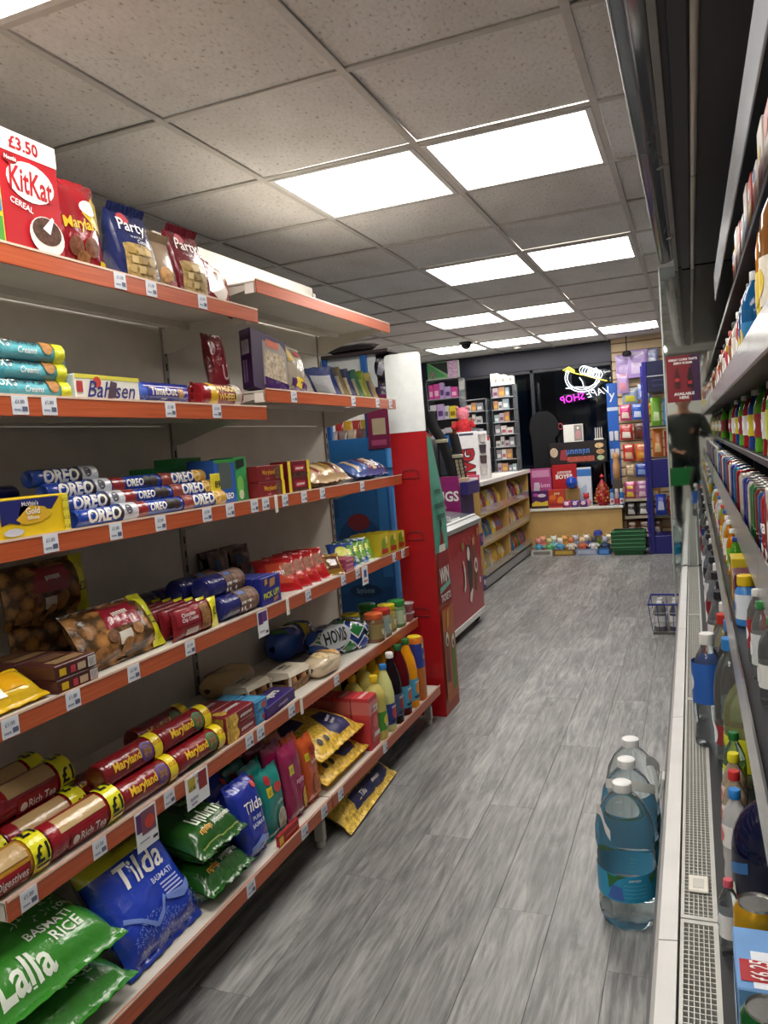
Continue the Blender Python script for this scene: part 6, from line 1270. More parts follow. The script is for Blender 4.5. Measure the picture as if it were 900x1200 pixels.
def plush(lab, loc, s, c1, c2, rz=0, name='plush_toy', ears=True):
    r = thing(name, lab, 'toy', loc, (0, 0, R(rz))); 
    part(r, 'body', MB().lathe([(.0005, 0), (.03 * s, .004 * s), (.042 * s, .03 * s), (.036 * s, .065 * s), (.02 * s, .085 * s), (.0005, .09 * s)], 14), M(c1, .9, 0, 'speck'))
    part(r, 'head', MB().lathe([(.0005, .075 * s), (.022 * s, .08 * s), (.034 * s, .10 * s), (.030 * s, .125 * s), (.014 * s, .14 * s), (.0005, .143 * s)], 14), M(c2, .9, 0, 'speck'))
    for sx in (-1, 1):
        if ears: part(r, 'ear', MB().lathe([(.0005, -.012 * s), (.011 * s, 0), (.0005, .014 * s)], 8, (sx * .024 * s, 0, .138 * s)), M(c2, .9))
        part(r, 'arm', MB().tube([(sx * .034 * s, -.005 * s, .065 * s), (sx * .055 * s, -.02 * s, .04 * s)], [.012 * s, .010 * s], 8), M(c1, .9))
        part(r, 'leg', MB().tube([(sx * .02 * s, -.02 * s, .014 * s), (sx * .028 * s, -.055 * s, .012 * s)], [.014 * s, .013 * s], 8), M(c1, .9))
    return r
plush('red and pink lollipop novelty figure standing on the counter', (-2.03, 7.3, 1.40), 1.9, 'b8242c', 'd87a8a', 15)
carton('sweet_dispenser', 'tall yellow and amber sweet dispenser under the red figure', 'box', .08, .08, .42, Cc('c9862a'), (-2.06, 7.28, .976), (0, 0, R(15)), items=[('r', .0, .32, .08, .42, I('d8b02a'), 'yellow_panel')] + [('e', .04, .04 + .055 * k, .026, .02, I('a85a1c'), 'sweet_ball') for k in range(5)])
# till monitor and black straps
tl = thing('till', 'grey and black till screen leaning on the counter behind the red stand', 'till', (-2.22, 6.98, .976), (0, 0, R(18)))
part(tl, 'base', MB().box(-.16, .16, -.10, .14, 0, .05, .008), M('3a3c40', .4), False); pr = [(-.02, .05), (.03, .05), (.20, .42), (.16, .44)]
part(tl, 'screen', MB().prism(pr, lambda u, v: (-.15, u - .08, v), lambda u, v: (.15, u - .08, v)), M('6a7076', .3), False)
part(tl, 'display', MB().prism([(-.012, .075), (.145, .41), (.143, .412), (-.014, .077)], lambda u, v: (-.13, u - .10, v), lambda u, v: (.13, u - .10, v)), M('20262c', .15), False)
def strapm(lab, pts, w, mt, mesh=False):
    r = thing('black_strap', lab, 'strap', pts[0]); p0 = Vector(pts[0]); P = [Vector(p) - p0 for p in pts]
    def fn(u, v):
        k = u * (len(P) - 1); i = min(int(k), len(P) - 2); c = P[i].lerp(P[i + 1], k - i); return (c.x + (v - .5) * w, c.y - .012 * math.cos((v - .5) * 3), c.z)
    mb = MB(); mb.grid(fn, 16, 4); mb.grid(lambda u, v: tuple(Vector(fn(u, v)) + Vector((0, .012, 0))), 16, 4, flip=True); part(r, 'strap', mb, mt, True, 60)
    b = MB(); c = P[len(P) // 2]; b.box(c.x - w * .55, c.x + w * .55, c.y - .022, c.y - .008, c.z - .015, c.z + .015, .003); part(r, 'buckle', b, M('c9c4a8', .4))
    if mesh:
        for i in range(6):
            for j in range(2):
                k = P[-1] + (P[len(P) // 2] - P[-1]) * (.1 + .14 * i); part(r, 'mesh_cell', MB().box(k.x - .03 + .034 * j, k.x - .006 + .034 * j, k.y - .016, k.y - .013, k.z - .012, k.z + .016), M('b8ad92', .5), False)
    return r
strapm('long black padded strap hanging in a curve beside the till', [(-2.13, 6.55, 1.62), (-2.10, 6.55, 1.50), (-2.02, 6.55, 1.36), (-1.97, 6.55, 1.20), (-1.93, 6.55, 1.02)], .10, M('14151a', .6))
strapm('black strap with pale mesh panel hanging beside the curved strap', [(-1.91, 6.52, 1.412), (-1.89, 6.52, 1.30), (-1.88, 6.52, 1.22), (-1.87, 6.52, 1.10), (-1.85, 6.52, .99)], .085, M('17181d', .6), True)
sr = thing('strap_rail', 'black metal rail on a post holding the straps over the counter', 'rail', (-2.12, 6.60, .976)); part(sr, 'post', MB().tube([(0, .14, 0), (0, .14, .66)], .010, 10), M('1c1c20', .4, .5)); part(sr, 'rail', MB().tube([(0, .14, .655), (-.01, -.05, .655)], .008, 10), M('1c1c20', .4, .5)); part(sr, 'rail', MB().tube([(0, .14, .44), (.21, -.08, .44)], .008, 10), M('1c1c20', .4, .5))
part(sr, 'foot', MB().lathe([(.05, 0), (.05, .006), (.012, .01)], 14, (0, .14, 0)), M('1c1c20', .4, .5))
bag('blue_pack', 'bright blue foil pack hanging between the black straps', 'bag', .10, .13, .03, F('1f6fc0'), (-2.0, 6.60, 1.292), (0, 0, R(15)), seed=210)

# ================================================================== window: neon sign, banner, goods on the ledge
NS = thing('neon_sign', 'mirrored neon shop sign with white scribbled loop and pink letters in the window', 'neon sign', (-1.10, 9.22, 1.80))
Wn, Yn, Pn = glow('f4f8ff', 2.2), glow('f4e85a', 1.8), glow('f032e0', 2.0)
def ell(cx, cz, rx, rz, a0, a1, n=26, rot=0):
    out = []
    for k in range(n + 1):
        a = R(a0 + (a1 - a0) * k / n); x, zz = rx * math.cos(a), rz * math.sin(a); c, s_ = math.cos(R(rot)), math.sin(R(rot)); out.append((cx + x * c - zz * s_, 0, cz + x * s_ + zz * c))
    return out
for rx, rz in ((.19, .165), (.165, .14)): part(NS, 'neon_tube', MB().tube(ell(-.03, .17, rx, rz, 150, 400, 30, -6), .0045, 8), Wn)
for k in range(6): part(NS, 'neon_tube', MB().tube(ell(.0 + .028 * k, .245 - .012 * k, .055, .048, -40, 260, 18, -25), .0038, 8), Wn)
part(NS, 'neon_tube', MB().tube([(-.20, 0, .27), (-.10, 0, .22), (.0, 0, .19), (.12, 0, .14), (.24, 0, .10)], .0045, 8), Yn)
for k in range(3): part(NS, 'neon_tube', MB().tube([(-.24 + .02 * k, 0, .27 - .015 * k), (-.17, 0, .30 - .02 * k), (-.11, 0, .255 - .012 * k)], .0045, 8), Yn)
part(NS, 'neon_tube', MB().tube([(-.22, 0, .06), (-.10, 0, .065), (.04, 0, .05), (.16, 0, .10)], .0045, 8), Wn)
part(NS, 'neon_tube', MB().tube([(-.06, 0, .17), (-.03, 0, .12), (-.02, 0, .07)], .0045, 8), Wn)
art(NS, lambda u, v, e=0: (u, -e, v), [('t', 'SHOP', -.155, -.055, .085, Pn, 'neon_letters', {'mirror': 1, 'rot': -7, 'bold': -.006, 'maxw': .27}), ('t', 'VAPE', .125, -.015, .085, Wn, 'neon_letters', {'mirror': 1, 'rot': -7, 'bold': -.02, 'shear': .3, 'maxw': .27})])
for x in (-.15, .15): part(NS, 'hanging_wire', MB().tube([(x, 0, -.03), (x, 0, .20), (x, .095, .315)], .0015, 6), M('3a3a3e', .4))
part(NS, 'backing_rail', MB().box(-.26, .26, .012, .016, -.02, -.008), clear('c9d0d6', .1, .9), False)
bb = carton('blue_banner', 'tall bright blue hanging banner with clipped packs at the window edge', 'banner', .12, .008, 1.15, Cc('1c5ab4'), (-.82, 9.258, .72), (0, 0, 0), items=[('r', .0, .84, .12, .88, I('b9c8dc'), 'white_band'), ('t', 'y', .06, .99, .10, I('d8e0ec'), 'lettering')])
for k in range(4): part(bb, 'clip_pack', MB().box(-.05 + .055 * (k % 2), -.005 + .055 * (k % 2), -.012, 0, .30 + .20 * (k // 2), .41 + .20 * (k // 2), .006), F('c9ccd2'))
bk = thing('window_cover', 'tall black cloth panel with rounded top standing before the window', 'panel', (-1.60, 9.24, .505))
pol = [(-.13, 0), (.12, 0), (.12, .80), (.16, .84), (.17, .95), (.13, 1.05), (.05, 1.12), (-.06, 1.12), (-.14, 1.06), (-.17, .95), (-.15, .80)]
part(bk, 'cloth', MB().prism(pol, lambda u, v: (u, -.02, v), lambda u, v: (u, .06, v)), M('030408', .9), False); part(bk, 'red_toggle', MB().tube(ell(.19, .93, .022, .035, 0, 330, 14), .005, 6), M('b04a52', .4))
zl = .505
def lbox(lab, x, y, w, h, col, items=(), d=.06, name='gift_box', zb=zl, tiltb=0): return carton(name, lab, 'box', w, d, h, Cc(col), (x, y, zb), (R(-tiltb), 0, 0), items=items)
lbox('pink printed gift carton at the back of the window ledge', -1.655, 9.125, .24, .46, 'a8487e', [('r', .02, .36, .22, .44, I('c98ab0'), 'pale_band'), ('p', [(.02, .1), (.1, .08), (.1, .3), (.04, .3)], I('c9c4cc'), 'white_figure'), ('t', '~5', .13, .26, .05, I('e0b0d0'), 'lettering'), ('p', [(.14, .05), (.22, .05), (.22, .2), (.15, .22)], I('8e2f68'), 'dark_panel')])
lbox('purple and yellow chocolate carton at the front of the window ledge', -1.67, 9.055, .19, .205, '4a1f5a', [('p', [(.0, .06), (.05, .09), (.12, .07), (.19, .09), (.19, .03), (.0, .03)], I('d0b23a'), 'yellow_wave'), ('p', [(.0, .0), (.19, .0), (.19, .025), (.0, .03)], I('2a1a1c'), 'dark_wave'), ('e', .12, .15, .05, .02, I('d8c8d8'), 'white_swirl'), ('e', .05, .16, .03, .02, I('b04a9a'), 'pink_swirl')], .05)
lbox('red and orange sweet carton beside the purple chocolate carton', -1.475, 9.055, .19, .21, 'b83a2c', [('e', .05, .12, .04, .03, I('d8702c'), 'picture'), ('e', .14, .08, .04, .05, I('d8862c'), 'picture'), ('t', '~3', .10, .165, .03, I('f0d8a0'), 'lettering'), ('p', [(.01, .02), (.18, .02), (.18, .05), (.01, .06)], I('8e1f24'), 'dark_stripe')], .05)
lbox('tall red gift carton with white lettering at the back of the ledge', -1.385, 9.142, .28, .488, 'a8161e', [('t', '~6', .14, .40, .04, I('e6d8d0'), 'lettering', {'bold': .03, 'maxw': .2}), ('t', 'BOYER', .14, .35, .05, W_, 'lettering', {'bold': .03, 'maxw': .2}), ('r', .03, .08, .18, .17, I('e0d8d4'), 'white_panel')])
lbox('brown cardboard carton standing open on the ledge', -1.295, 9.055, .16, .21, 'a07c4a', [('p', [(.03, .0), (.13, .0), (.15, .2), (.01, .2)], I('8a6a3c'), 'fold')], .05)
lbox('white and blue gift carton beside the tall red carton', -1.165, 9.14, .155, .44, 'd0d8e4', [('r', 0, .34, .155, .42, I('3a78c0'), 'blue_band'), ('p', [(.02, .05), (.1, .05), (.1, .25), (.03, .2)], I('a8bcd6'), 'pale_print')])
r = thing('foil_balloon', 'round blue foil balloon resting between the gift cartons', 'balloon', (-1.30, 9.074, .7145)); part(r, 'balloon', MB().lathe([(.0005, 0), (.045, .012), (.068, .05), (.07, .075), (.05, .125), (.0005, .145)], 18), F('1c4ab4')); part(r, 'knot', MB().lathe([(.012, -.0), (.004, .01)], 8, (0, -.07, .07)), F('1c4ab4'))
tr = thing('chocolate_tree', 'small red and gold tree of wrapped chocolates on the ledge', 'decoration', (-.965, 9.10, zl)); part(tr, 'cone', MB().lathe([(.05, 0), (.05, .02), (.085, .04), (.085, .10), (.07, .17), (.04, .24), (.0005, .31)], 16), M('9a1820', .4))
ch = random.Random(4)
for j in range(6):
    hh = .055 + .034 * j; rr = .094 - .003 * j - .0014 * j * j
    for k in range(11):
        a = 2 * math.pi * (k + .5 * (j % 2)) / 11; part(tr, 'wrapped_chocolate', MB().lathe([(.0005, -.013), (.011, -.007), (.011, .007), (.0005, .013)], 8, (rr * math.cos(a), rr * math.sin(a), hh)), M(['c9a23a', 'd8c88a', 'a8242c'][(k + j) % 3], .25, .6))
part(tr, 'bow', MB().lathe([(.0005, .31), (.028, .325), (.0005, .36)], 10), M('b01c26', .4))
bottle('wooden_figure', 'plain cork coloured peg figure on the ledge end', 'figure', [(.03, 0), (.04, .01), (.042, .16), (.03, .2), (.036, .23), (.04, .26), (.02, .29), (.0005, .3)], (-.80, 9.105, .7965), M('b88a58', .6), rot=(0, 0, 0))
lbox('small crate holding up the peg figure on the ledge', -.80, 9.06, .10, .292, '4a4038', [], .09, 'wooden_crate')
for k in range(3): bottle('bubble_bottle', '%s bubble bottle on the window ledge' % ['pale blue', 'clear with pink base', 'bright blue'][k], 'bottle', [(.02, 0), (.024, .004), (.024, .12), (.016, .15)], (-.855 + .052 * k, 9.005, zl), M(['8aa8cc', 'b9a0a8', '2a6ab4'][k], .2), I(['2a62b4', 'd8d8d4', 'e0e0dc'][k]), rot=(0, 0, 0), cap=(.018, .148, .185), band=(.0245, .02, .08, I(['d8d8dc', 'b0344a', 'd8e0e8'][k])), items=[('e', 0, .05, .014, .018, I('b83a4a'), 'label_picture')])
for k in range(3): bag('sweet_bag', '%s sweet pouch standing at the front of the ledge' % ['magenta', 'violet', 'purple', 'lilac', 'pink'][k], 'bag', .088, .085, .028, F(['9a2a6a', '5a2f8a', '4a1f6a', '8a6ab0', 'b84a7a'][k]), (-1.36 + .094 * k, 8.985, zl), (R(-6), 0, 0), items=[('e', .044, .045, .028, .02, F('d8b8cc'), 'label')], seed=220 + k)
plush('red hatted soft figure sitting among the ledge gifts', (-1.145, 9.075, zl), 1.05, 'c9849a', 'b02a34')
hb = carton('hanging_board', 'dark board printed with biscuits and chocolates across the window', 'sign', .64, .05, .25, Cc('1c1418'), (-1.22, 9.165, .995), (0, 0, 0), items=[('e', .05, .14, .045, .055, S('b5a08a'), 'biscuit_picture'), ('p', [(.11, .05), (.20, .04), (.19, .17), (.13, .16)], I('8e2f34'), 'sweet_picture'), ('t', '~6', .32, .14, .07, I('4a78c0'), 'lettering', {'bold': .04, 'maxw': .26}), ('e', .56, .19, .05, .03, S('c9a87a'), 'biscuit_picture'), ('e', .57, .12, .045, .028, S('b58a5a'), 'biscuit_picture'), ('e', .57, .05, .04, .028, I('a8b890'), 'sweet_picture'), ('r', .20, .02, .50, .08, S('a04a3a'), 'sweet_picture')])
for x in (-.28, .28): part(hb, 'leg', MB().box(x - .01, x + .01, .040, .05, -.490, 0), M('2a2226', .5), False)
carton('photo_box', 'white box with small pictures standing on the dark printed board', 'box', .22, .05, .20, Cc('dcdcd8'), (-1.26, 9.165, 1.2445), (0, 0, 0), items=[('r', .12, .01, .21, .19, I('8a8480'), 'picture'), ('e', .165, .08, .03, .05, I('b8848a'), 'picture'), ('e', .165, .155, .012, .012, W_, 'badge')])
sw = thing('fork_rack', 'little white rack of cutlery standing against the window', 'rack', (-.98, 9.165, 1.2445)); part(sw, 'base', MB().box(-.05, .05, 0, .05, 0, .02, .004), M('d8d8d4', .4), False)
for k in range(4): part(sw, 'prong', MB().tube([(-.035 + .023 * k, .02, .02), (-.035 + .023 * k, .02, .14)], .005, 6), M('e0e0dc', .4))

# slat wall goods
def hang(lab, x, zz, w, h, col, c2, k, t=.035, y=9.225): 
    b = bag('sweet_bag', lab, 'bag', w, h, t, F(col), (x, y - t, zz), (0, 0, 0), items=[('p', [(w * .15, h * .15), (w * .85, h * .12), (w * .8, h * .5), (w * .2, h * .55)], F(c2), 'label'), ('r', w * .2, h * .82, w * .8, h * .93, F(c2), 'header')], seed=230 + k, wr=.005, nu=10, nv=10)
    part(b, 'hook', MB().tube([(0, 9.272 - y + t, h - .01), (0, -.01, h - .01)], .002, 6), M('8a8a88', .3, .8)); return b
hg = [('lilac gift bag hanging highest beside the light', -.66, 1.93, .20, .24, 'a98fd0', 'c9b4e0'), ('large lilac gift bag hanging next to the window', -.52, 1.90, .22, .30, 'b49ad8', 'd8c8e8'), ('pale lilac bag with pink print hanging at the window edge', -.685, 1.74, .13, .22, 'a890c4', 'c9889a'), ('blue lilac bag hanging behind the cabinet top', -.37, 1.98, .14, .22, '8f9ac8', 'd0d4e4'), ('silver and yellow bag hanging under the lilac bags', -.62, 1.62, .17, .17, '8a9ab8', 'b8b23a'), ('pale blue bag hanging under the lilac bags', -.46, 1.66, .15, .16, '7a90c4', 'd8dce4'),
      ('pink sweet bag hanging in the third row', -.68, 1.44, .12, .17, 'c8387a', 'e4d4c4'), ('blue sweet bag hanging in the third row', -.55, 1.44, .12, .17, '2f5ac0', 'c9d4ea'), ('orange sweet bag hanging in the third row', -.43, 1.46, .10, .15, 'd0782a', 'e4c04a'), ('red sweet bag with white label in the fourth row', -.68, 1.22, .14, .17, 'b02a30', 'dcd4cc'), ('dark brown chocolate bag in the fourth row', -.53, 1.22, .14, .17, '4a1f18', '6a3024'),
      ('red crisp bag in the fifth row', -.665, .98, .13, .19, 'b8322c', 'd8b08a'), ('orange crisp bag in the fifth row', -.53, .98, .13, .19, 'c8601c', 'd89a3a'), ('blue crisp bag in the sixth row', -.54, .80, .13, .15, '1f3fa0', '8aa8dc'), ('cream bag in the sixth row', -.66, .80, .11, .14, 'b89a72', 'd8c8a8'), ('orange red bag beside the cabinet post', -.43, .80, .09, .15, 'b04a2a', 'd88a4a')]
for k, (lb, x, zz, w, h, c1, c2) in enumerate(hg): hang(lb, x, zz, w, h, c1, c2, k, y=9.225 - (.04 if k in (1, 2, 5) else 0))
WS = []
for zz, lab in ((.745 - .19, 'upper'), (.36, 'middle'), (.155, 'lower')):
    s_ = thing('wall_shelf', '%s narrow timber shelf on the slat wall' % lab, 'shelf', (-.56, 9.18, zz)); part(s_, 'board', MB().box(-.175, .24, -.10, .088, -.018, 0, .002), M('7a5a3a', .5, 0, 'grain'), False); part(s_, 'front_lip', MB().box(-.175, .24, -.104, -.10, -.018, .012), M('b8ae9a', .4), False)
sp_ = [('pink and yellow biscuit pouch', 'c04a7a', 'd8c03a'), ('lilac biscuit pouch', '9a5a8a', 'd8b8c8'), ('clear tub like bag of cookies', 'a87a44', 'd8c0a0'), ('dark and white pouch', '2a2a2c', 'c9c4c4'), ('black and pale pouch', '3a3a38', 'dcdcd4'), ('brown and pink pouch', '5a2f2c', 'c9a8a8'), ('brown festive pouch with white beard print', '6a3a24', 'dcd4cc'), ('second brown festive pouch', '5e3320', 'e0d8d0'), ('third brown festive pouch', '6a3c28', 'd8d0c8')]
for k, (lb, c1, c2) in enumerate(sp_):
    bag('biscuit_pouch', '%s on the %s slat wall shelf' % (lb, ['upper', 'middle', 'lower'][k // 3]), 'bag', .125, [.20, .165, .16][k // 3], .05, F(c1), (-.667 + .13 * (k % 3), 9.10, [.555, .36, .155][k // 3]), (R(-5), 0, 0), items=[('p', [(.02, .03), (.105, .03), (.09, .08), (.03, .09)], F(c2), 'label'), ('r', .03, .12, .095, .15, F(c2), 'header')], seed=250 + k, wr=.005, nu=10, nv=10)

# blue metal cabinet
BC = thing('display_cabinet', 'tall navy blue metal cabinet frame with open middle beside the mirror', 'cabinet', (-.22, 8.72, 0)); NB = M('17176e', .35)
for x in (-.235, .205): part(BC, 'post', MB().box(x, x + .045, -.05, .02, 0, 2.02, .004), NB, False); part(BC, 'rear_post', MB().box(x, x + .03, .33, .36, 0, 2.02, .004), NB, False)
part(BC, 'top_panel', MB().box(-.19, .205, -.045, .34, 1.70, 2.02, .004), M('101438', .35), False); part(BC, 'middle_panel', MB().box(-.19, .205, -.04, .0, .70, 1.0, .003), NB, False); part(BC, 'base', MB().box(-.19, .205, -.045, .34, .0, .19, .004), NB, False)
for k in range(3): part(BC, 'vent_slot', MB().box(-.14, .15, -.05, -.045, 1.76 + .05 * k, 1.775 + .05 * k), M('2a2f5a', .4), False)
part(BC, 'silver_trim', MB().box(-.19, .205, -.052, -.045, 1.86, 1.87), M('b9bcc4', .3, .6), False); part(BC, 'door_edge', MB().box(-.252, -.237, -.05, -.035, .02, 1.98, .002), M('2a2a96', .3), False)
for zz in (.40, 1.02, 1.35): part(BC, 'inner_shelf', MB().box(-.19, .205, .02, .33, zz - .015, zz, .002), M('3a3d46', .4), False)
for k in range(9):
    hh = [.30, .28, .32, .30, .27, .30, .22, .2, .22][k]
    bag('sweet_bag', '%s bag standing inside the navy cabinet' % ['lime green', 'sky blue', 'leaf green', 'orange', 'red', 'teal', 'blue', 'dark red', 'turquoise'][k], 'bag', .11, hh, .05, F(['7ab83a', '3f8ac4', '5a9a2c', 'c8722c', 'b03a2c', '1f7a7a', '2a4ac0', '7a2a24', '1f8a9a'][k]), (-.34 + .12 * (k % 3), 8.80, [1.352, 1.021, .402][k // 3]), (R(-4), 0, 0), items=[('p', [(.02, .05), (.09, .05), (.08, .14), (.03, .15)], F(['c9e0a0', 'b0d0e8', 'd8d88a', 'e4c08a', 'e0b0a0', 'a0d0c8', 'd0d8f0', 'c9a08a', 'b0e0e0'][k]), 'label')], seed=270 + k, nu=10, nv=10)

# green shopping baskets, nested
for k in range(5):
    b = thing('shopping_basket', 'green plastic shopping basket, %s of the nested stack' % ['lowest', 'second', 'third', 'fourth', 'topmost'][k], 'basket', (-.68, 8.74, .042 * k - .004)); GN = M('12522a', .4)
    def wall(s, z0): return [(-.165 * s, -.11 * s, z0), (.165 * s, -.11 * s, z0), (.165 * s, .11 * s, z0), (-.165 * s, .11 * s, z0)]
    q0, q1 = wall(.88, .004), wall(1.0, .085); i0, i1 = wall(.86, .008), wall(.975, .085); mb = MB()
    mb.add(q0 + q1 + i0 + i1, [(0, 1, 5, 4), (1, 2, 6, 5), (2, 3, 7, 6), (3, 0, 4, 7), (8, 12, 13, 9), (9, 13, 14, 10), (10, 14, 15, 11), (11, 15, 12, 8), (0, 3, 2, 1), (8, 9, 10, 11)])
    part(b, 'tub', mb, GN, False); rm = MB(); rm.box(-.176, .176, -.121, -.108, .0505, .093, .003).box(-.176, .176, .108, .121, .0505, .093, .003).box(-.176, -.160, -.108, .108, .0505, .093, .003).box(.160, .176, -.108, .108, .0505, .093, .003); part(b, 'rim', rm, GN, False); part(b, 'rim_edge', MB().tube([(-.176, -.1215, .091), (.176, -.1215, .091)], .003, 6), M('2f8a50', .4))
    if k == 4: part(b, 'handle', MB().tube([(-.16, 0, .085), (-.15, .06, .10), (.15, .06, .10), (.16, 0, .085)], .006, 8), M('1c1c1e', .4))
# plush toys in trays on the floor under the ledge
tc = [('5aa0b8', 'd88a8a', 'blue and pink'), ('d86a6a', 'e0a080', 'coral'), ('6ab07a', 'c9c48a', 'green'), ('8ac0d0', 'd8e0e0', 'pale blue'), ('5a9ac0', 'e0d8c8', 'sky blue'), ('c88a3a', 'd8a05a', 'golden brown'), ('d8cfc0', 'c9784a', 'cream and orange'), ('8a98a8', 'b0b8c4', 'grey'), ('c0684a', 'e0c0a0', 'rust'), ('4a5a9a', 'd8d4d0', 'navy and white'), ('d8d8d4', '4a4a50', 'white and black'), ('7aa84a', 'e4e0a8', 'lime'), ('3a4a6a', 'a8b0c0', 'dark blue'), ('c9a88a', 'e0ccb0', 'beige')]
for k, (a, c, nm) in enumerate(tc): plush('%s soft toy in the row on the floor under the ledge' % nm, (-1.665 + .122 * (k // 2) + (.03 if k % 2 else 0), 8.785 if k % 2 == 0 else 8.895, .047), 1.0 if k % 2 == 0 else 1.08, a, c, rnd.uniform(-4, 4))
for k, (x, w, c, nm) in enumerate(((-1.62, .235, 'd0ccc4', 'white'), (-1.375, .235, '7a5a34', 'brown'), (-1.13, .235, '8a96b4', 'grey blue'), (-.945, .115, '2f6ab4', 'bright blue'))):
    t_ = thing('toy_tray', '%s cardboard tray holding soft toys on the floor' % nm, 'tray', (x, 8.82, 0)); mb = MB(); mb.box(-w / 2, w / 2, -.12, .14, 0, .006); mb.box(-w / 2, w / 2, -.124, -.118, 0, .07); mb.box(-w / 2, w / 2, .138, .144, 0, .07); mb.box(-w / 2, -w / 2 + .004, -.12, .14, 0, .046); mb.box(w / 2 - .004, w / 2, -.12, .14, 0, .046); part(t_, 'tray', mb, Cc(c), False)
    part(t_, 'printed_front', MB().box(-w * .4, w * .4, -.1255, -.124, .015, .055), I(['8a8480', 'c0a24a', 'b0b8cc', '5a94d8'][k]), False)
    part(t_, 'packing', MB().box(-w / 2 + .005, w / 2 - .005, -.117, .137, .006, .0465), M('6a6258', .9), False)
r = thing('baseball_hat', 'crumpled blue cloth hat lying on the soft toys', 'hat', (-1.02, 8.895, .199)); part(r, 'crown', MB().lathe([(.05, 0), (.048, .03), (.03, .05), (.0005, .055)], 14), M('2a3a8a', .8)); part(r, 'peak', MB().box(-.04, .04, -.10, -.04, 0, .006, .003), M('2a3a8a', .8))
# ceiling fittings near the window
r = thing('ceiling_speaker', 'small round black speaker under the ceiling by the slat wall', 'speaker', (-.62, 9.05, 2.16)); part(r, 'cone', MB().lathe([(.0005, -.035), (.04, -.028), (.05, 0), (.035, .028), (.0005, .035)], 16), M('1a1a1e', .6)); part(r, 'stem', MB().tube([(0, 0, .03), (0, .0, .19)], .006, 8), M('2a2a2e', .5))
r = thing('light_fitting', 'slim metal light cover fixed to the ceiling near the slat wall', 'light fitting', (-.50, 8.35, CEIL - .0045)); part(r, 'housing', MB().box(-.19, .19, -.05, .05, -.05, 0, .004), M('6a686c', .4), False); part(r, 'lens', MB().box(-.18, .18, -.052, -.05, -.045, -.02), M('c9c9d0', .3), False)
r = thing('smoke_detector', 'white smoke detector on the ceiling near the window', 'detector', (-1.75, 8.75, CEIL + .005)); part(r, 'base', MB().lathe([(.055, -.012), (.058, 0)], 18), M('d0cec8', .5)); part(r, 'cap', MB().lathe([(.0005, -.045), (.036, -.04), (.042, -.012)], 18), M('c4c2bc', .5))
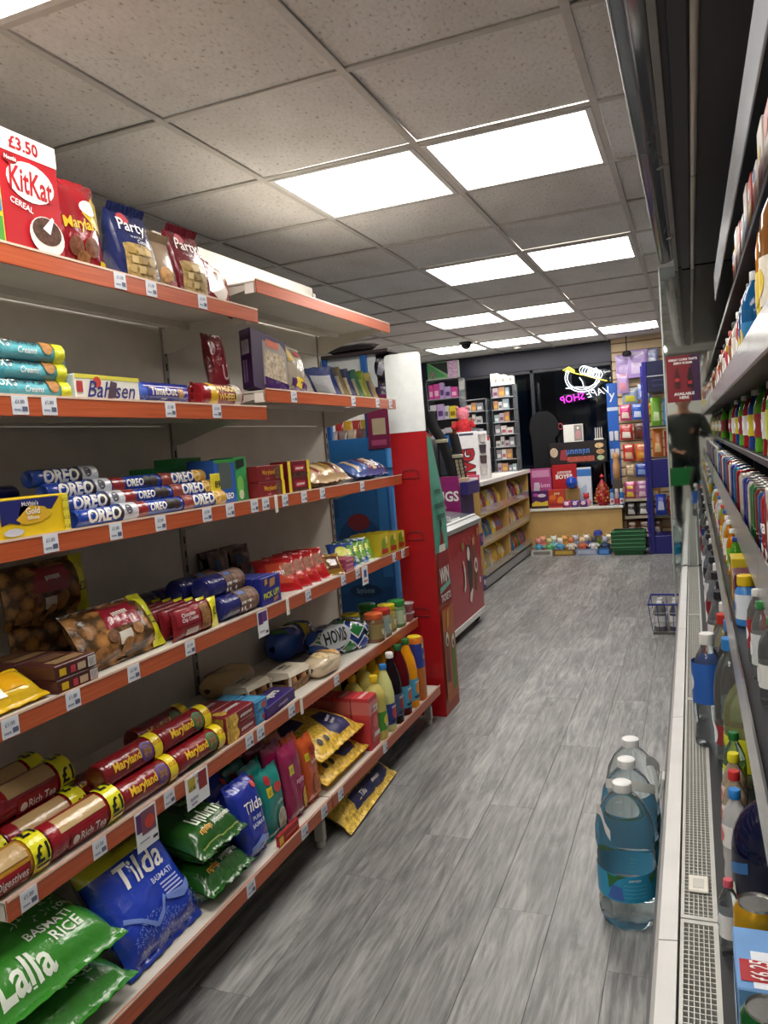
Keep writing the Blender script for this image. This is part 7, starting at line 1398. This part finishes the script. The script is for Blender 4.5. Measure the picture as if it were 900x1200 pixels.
# ================================================================== the photographer, seen in the mirrored end panel
PX, PY = -.09, -.42
def make_person():
    J = {}
    V = []; Rr = []; E = []
    def v(p, r, par=None):
        V.append(p); Rr.append(r if isinstance(r, tuple) else (r, r)); i = len(V) - 1
        if par is not None: E.append((par, i))
        return i
    pel = v((0, 0, .95), (.175, .125)); wa = v((0, 0, 1.08), (.18, .125), pel); ch = v((0, .0, 1.27), (.205, .135), wa); ub = v((0, -.005, 1.41), (.165, .10), ch)
    nk = v((0, 0, 1.50), .055, ub); jaw = v((0, .025, 1.58), (.062, .07), nk); hd = v((0, .015, 1.655), (.076, .092), jaw); tp = v((0, .0, 1.735), (.055, .062), hd)
    nose = v((0, .118, 1.625), .010, hd)
    for s in (-1, 1):
        hip = v((s * .095, 0, .88), .092, pel); kn = v((s * .105, .015, .50), .062, hip); an = v((s * .11, -.01, .10), .042, kn); ft = v((s * .115, .06, .045), (.042, .035), an); v((s * .12, .16, .035), (.036, .026), ft)
        ear = v((s * .083, .01, 1.63), .012, hd)
        sh = v((s * .205, -.01, 1.40), .080, ub)
        if s > 0: el, wr = (.315, .08, 1.17), (.165, .33, 1.235)
        else: el, wr = (-.30, .03, 1.13), (-.12, .20, 1.02)
        e_ = v(el, .062, sh); w_ = v(wr, .030, e_)
        d = (Vector(wr) - Vector(el)).normalized(); palm = v(tuple(Vector(wr) + d * .05 + Vector((-s * .01, 0, .01))), (.030, .020), w_)
        pc = Vector(V[palm]); side = Vector((1, 0, 0)) if s < 0 else Vector((0.2, 0, 1)).normalized()
        for k, ln in enumerate((.050, .062, .066, .058)):
            b = pc + side * (.020 - .0135 * k) + d * .028; m_ = b + d * ln * .5 + Vector((-s * .012, .006, 0)); t_ = m_ + d * ln * .35 + Vector((-s * .018, .004, -.006))
            i0 = v(tuple(b), .0085, palm); i1 = v(tuple(m_), .008, i0); v(tuple(t_), .007, i1)
        t0 = v(tuple(pc + side * .030 - d * .01), .010, palm); t1 = v(tuple(pc + side * .050 + d * .012 + Vector((-s * .012, 0, 0))), .009, t0); v(tuple(pc + side * .055 + d * .035 + Vector((-s * .018, 0, 0))), .008, t1)
    me = bpy.data.meshes.new('person'); me.from_pydata(V, E, []); ob = bpy.data.objects.new('person_rig', me); COL.objects.link(ob)
    sk = ob.modifiers.new('skin', 'SKIN'); sk.use_smooth_shade = True
    for i, sv in enumerate(me.skin_vertices[0].data): sv.radius = Rr[i]; sv.use_root = (i == 0)
    sb = ob.modifiers.new('sub', 'SUBSURF'); sb.levels = 2; sb.render_levels = 2
    dg = bpy.context.evaluated_depsgraph_get(); m2 = bpy.data.meshes.new_from_object(ob.evaluated_get(dg)); bpy.data.objects.remove(ob)
    jac, jean, skin, shoe, hair = M('2c3029', .8, 0, 'grain'), M('171b26', .85, 0, 'grain'), M('b98468', .5), M('15151a', .5), M('1a1412', .7)
    m2.materials.clear()
    for x in (jac, jean, skin, shoe, hair): m2.materials.append(x)
    for p in m2.polygons:
        c = p.center; mi = 0
        if c.z > 1.485: mi = 2
        elif c.z < .075 : mi = 3
        elif c.z < .90: mi = 1
        if c.z > 1.60 and (c.y < -.005 or c.z > 1.705): mi = 4
        for wr in (Vector((.165, .33, 1.235)), Vector((-.12, .20, 1.02))):
            if (c - wr).length < .15 and (c.y > wr.y + .01): mi = 2
        p.material_index = mi; p.use_smooth = True
    m2.name = 'person'
    return m2
pr_ = link('person', make_person(), None, (PX, PY, -.004)); tag(pr_, 'person in a dark olive jacket and dark jeans holding up a phone by the fridge', 'person')
for sx in (-1, 1):
    part(pr_, 'eye', MB().lathe([(.0005, -.010), (.009, 0), (.0005, .010)], 10, (sx * .032, .096, 1.648)), M('e8e4de', .2)); part(pr_, 'pupil', MB().lathe([(.0005, -.004), (.0045, 0), (.0005, .004)], 8, (sx * .032, .1045, 1.648)), M('1c120c', .2))
part(pr_, 'mouth', MB().tube([(-.022, .098, 1.578), (0, .104, 1.575), (.022, .098, 1.578)], .004, 6), M('8e4a44', .5))
hb_ = MB(); hb_.lathe([(.0005, .098), (.05, .088), (.085, .05), (.094, .0), (.09, -.05)], 18, (0, -.008, 1.662)); part(pr_, 'hair', hb_, M('1a1412', .8))
part(pr_, 'collar', MB().tube([(.07 * math.cos(a * .5236), .065 * math.sin(a * .5236), 1.475) for a in range(12)], .018, 8, closed=True), M('23271f', .8))
# the phone, just behind the lens, held in the right hand
ph = thing('phone', 'black phone held up in the hand of the person by the fridge', 'phone', (0, 0, 0)); ph.matrix_world = scene.camera.matrix_world @ Matrix.Translation((.045, -.04, .012))
part(ph, 'case', MB().box(-.038, .038, -.078, .078, 0, .009, .003), M('0c0c10', .3), False); part(ph, 'screen', MB().box(-.035, .035, -.074, .074, .009, .0094), M('20242c', .1), False)
# green basket hanging from the other arm
gb = thing('hand_basket', 'green hand basket carried on the arm of the person by the fridge', 'basket', (PX - .10, PY + .27, .58), (0, 0, R(10)))
mbk = MB(); q0 = [(-.15, -.10, 0), (.15, -.10, 0), (.15, .10, 0), (-.15, .10, 0)]; q1 = [(-.19, -.125, .22), (.19, -.125, .22), (.19, .125, .22), (-.19, .125, .22)]
mbk.add(q0 + q1, [(0, 1, 5, 4), (1, 2, 6, 5), (2, 3, 7, 6), (3, 0, 4, 7), (0, 3, 2, 1)]); part(gb, 'tub', mbk, M('1f7a3c', .4), False)
part(gb, 'handle', MB().tube([(-.19, 0, .22), (-.12, -.01, .40), (0, -.02, .455), (.12, -.01, .40), (.19, 0, .22)], .008, 8), M('1c1c1e', .4))
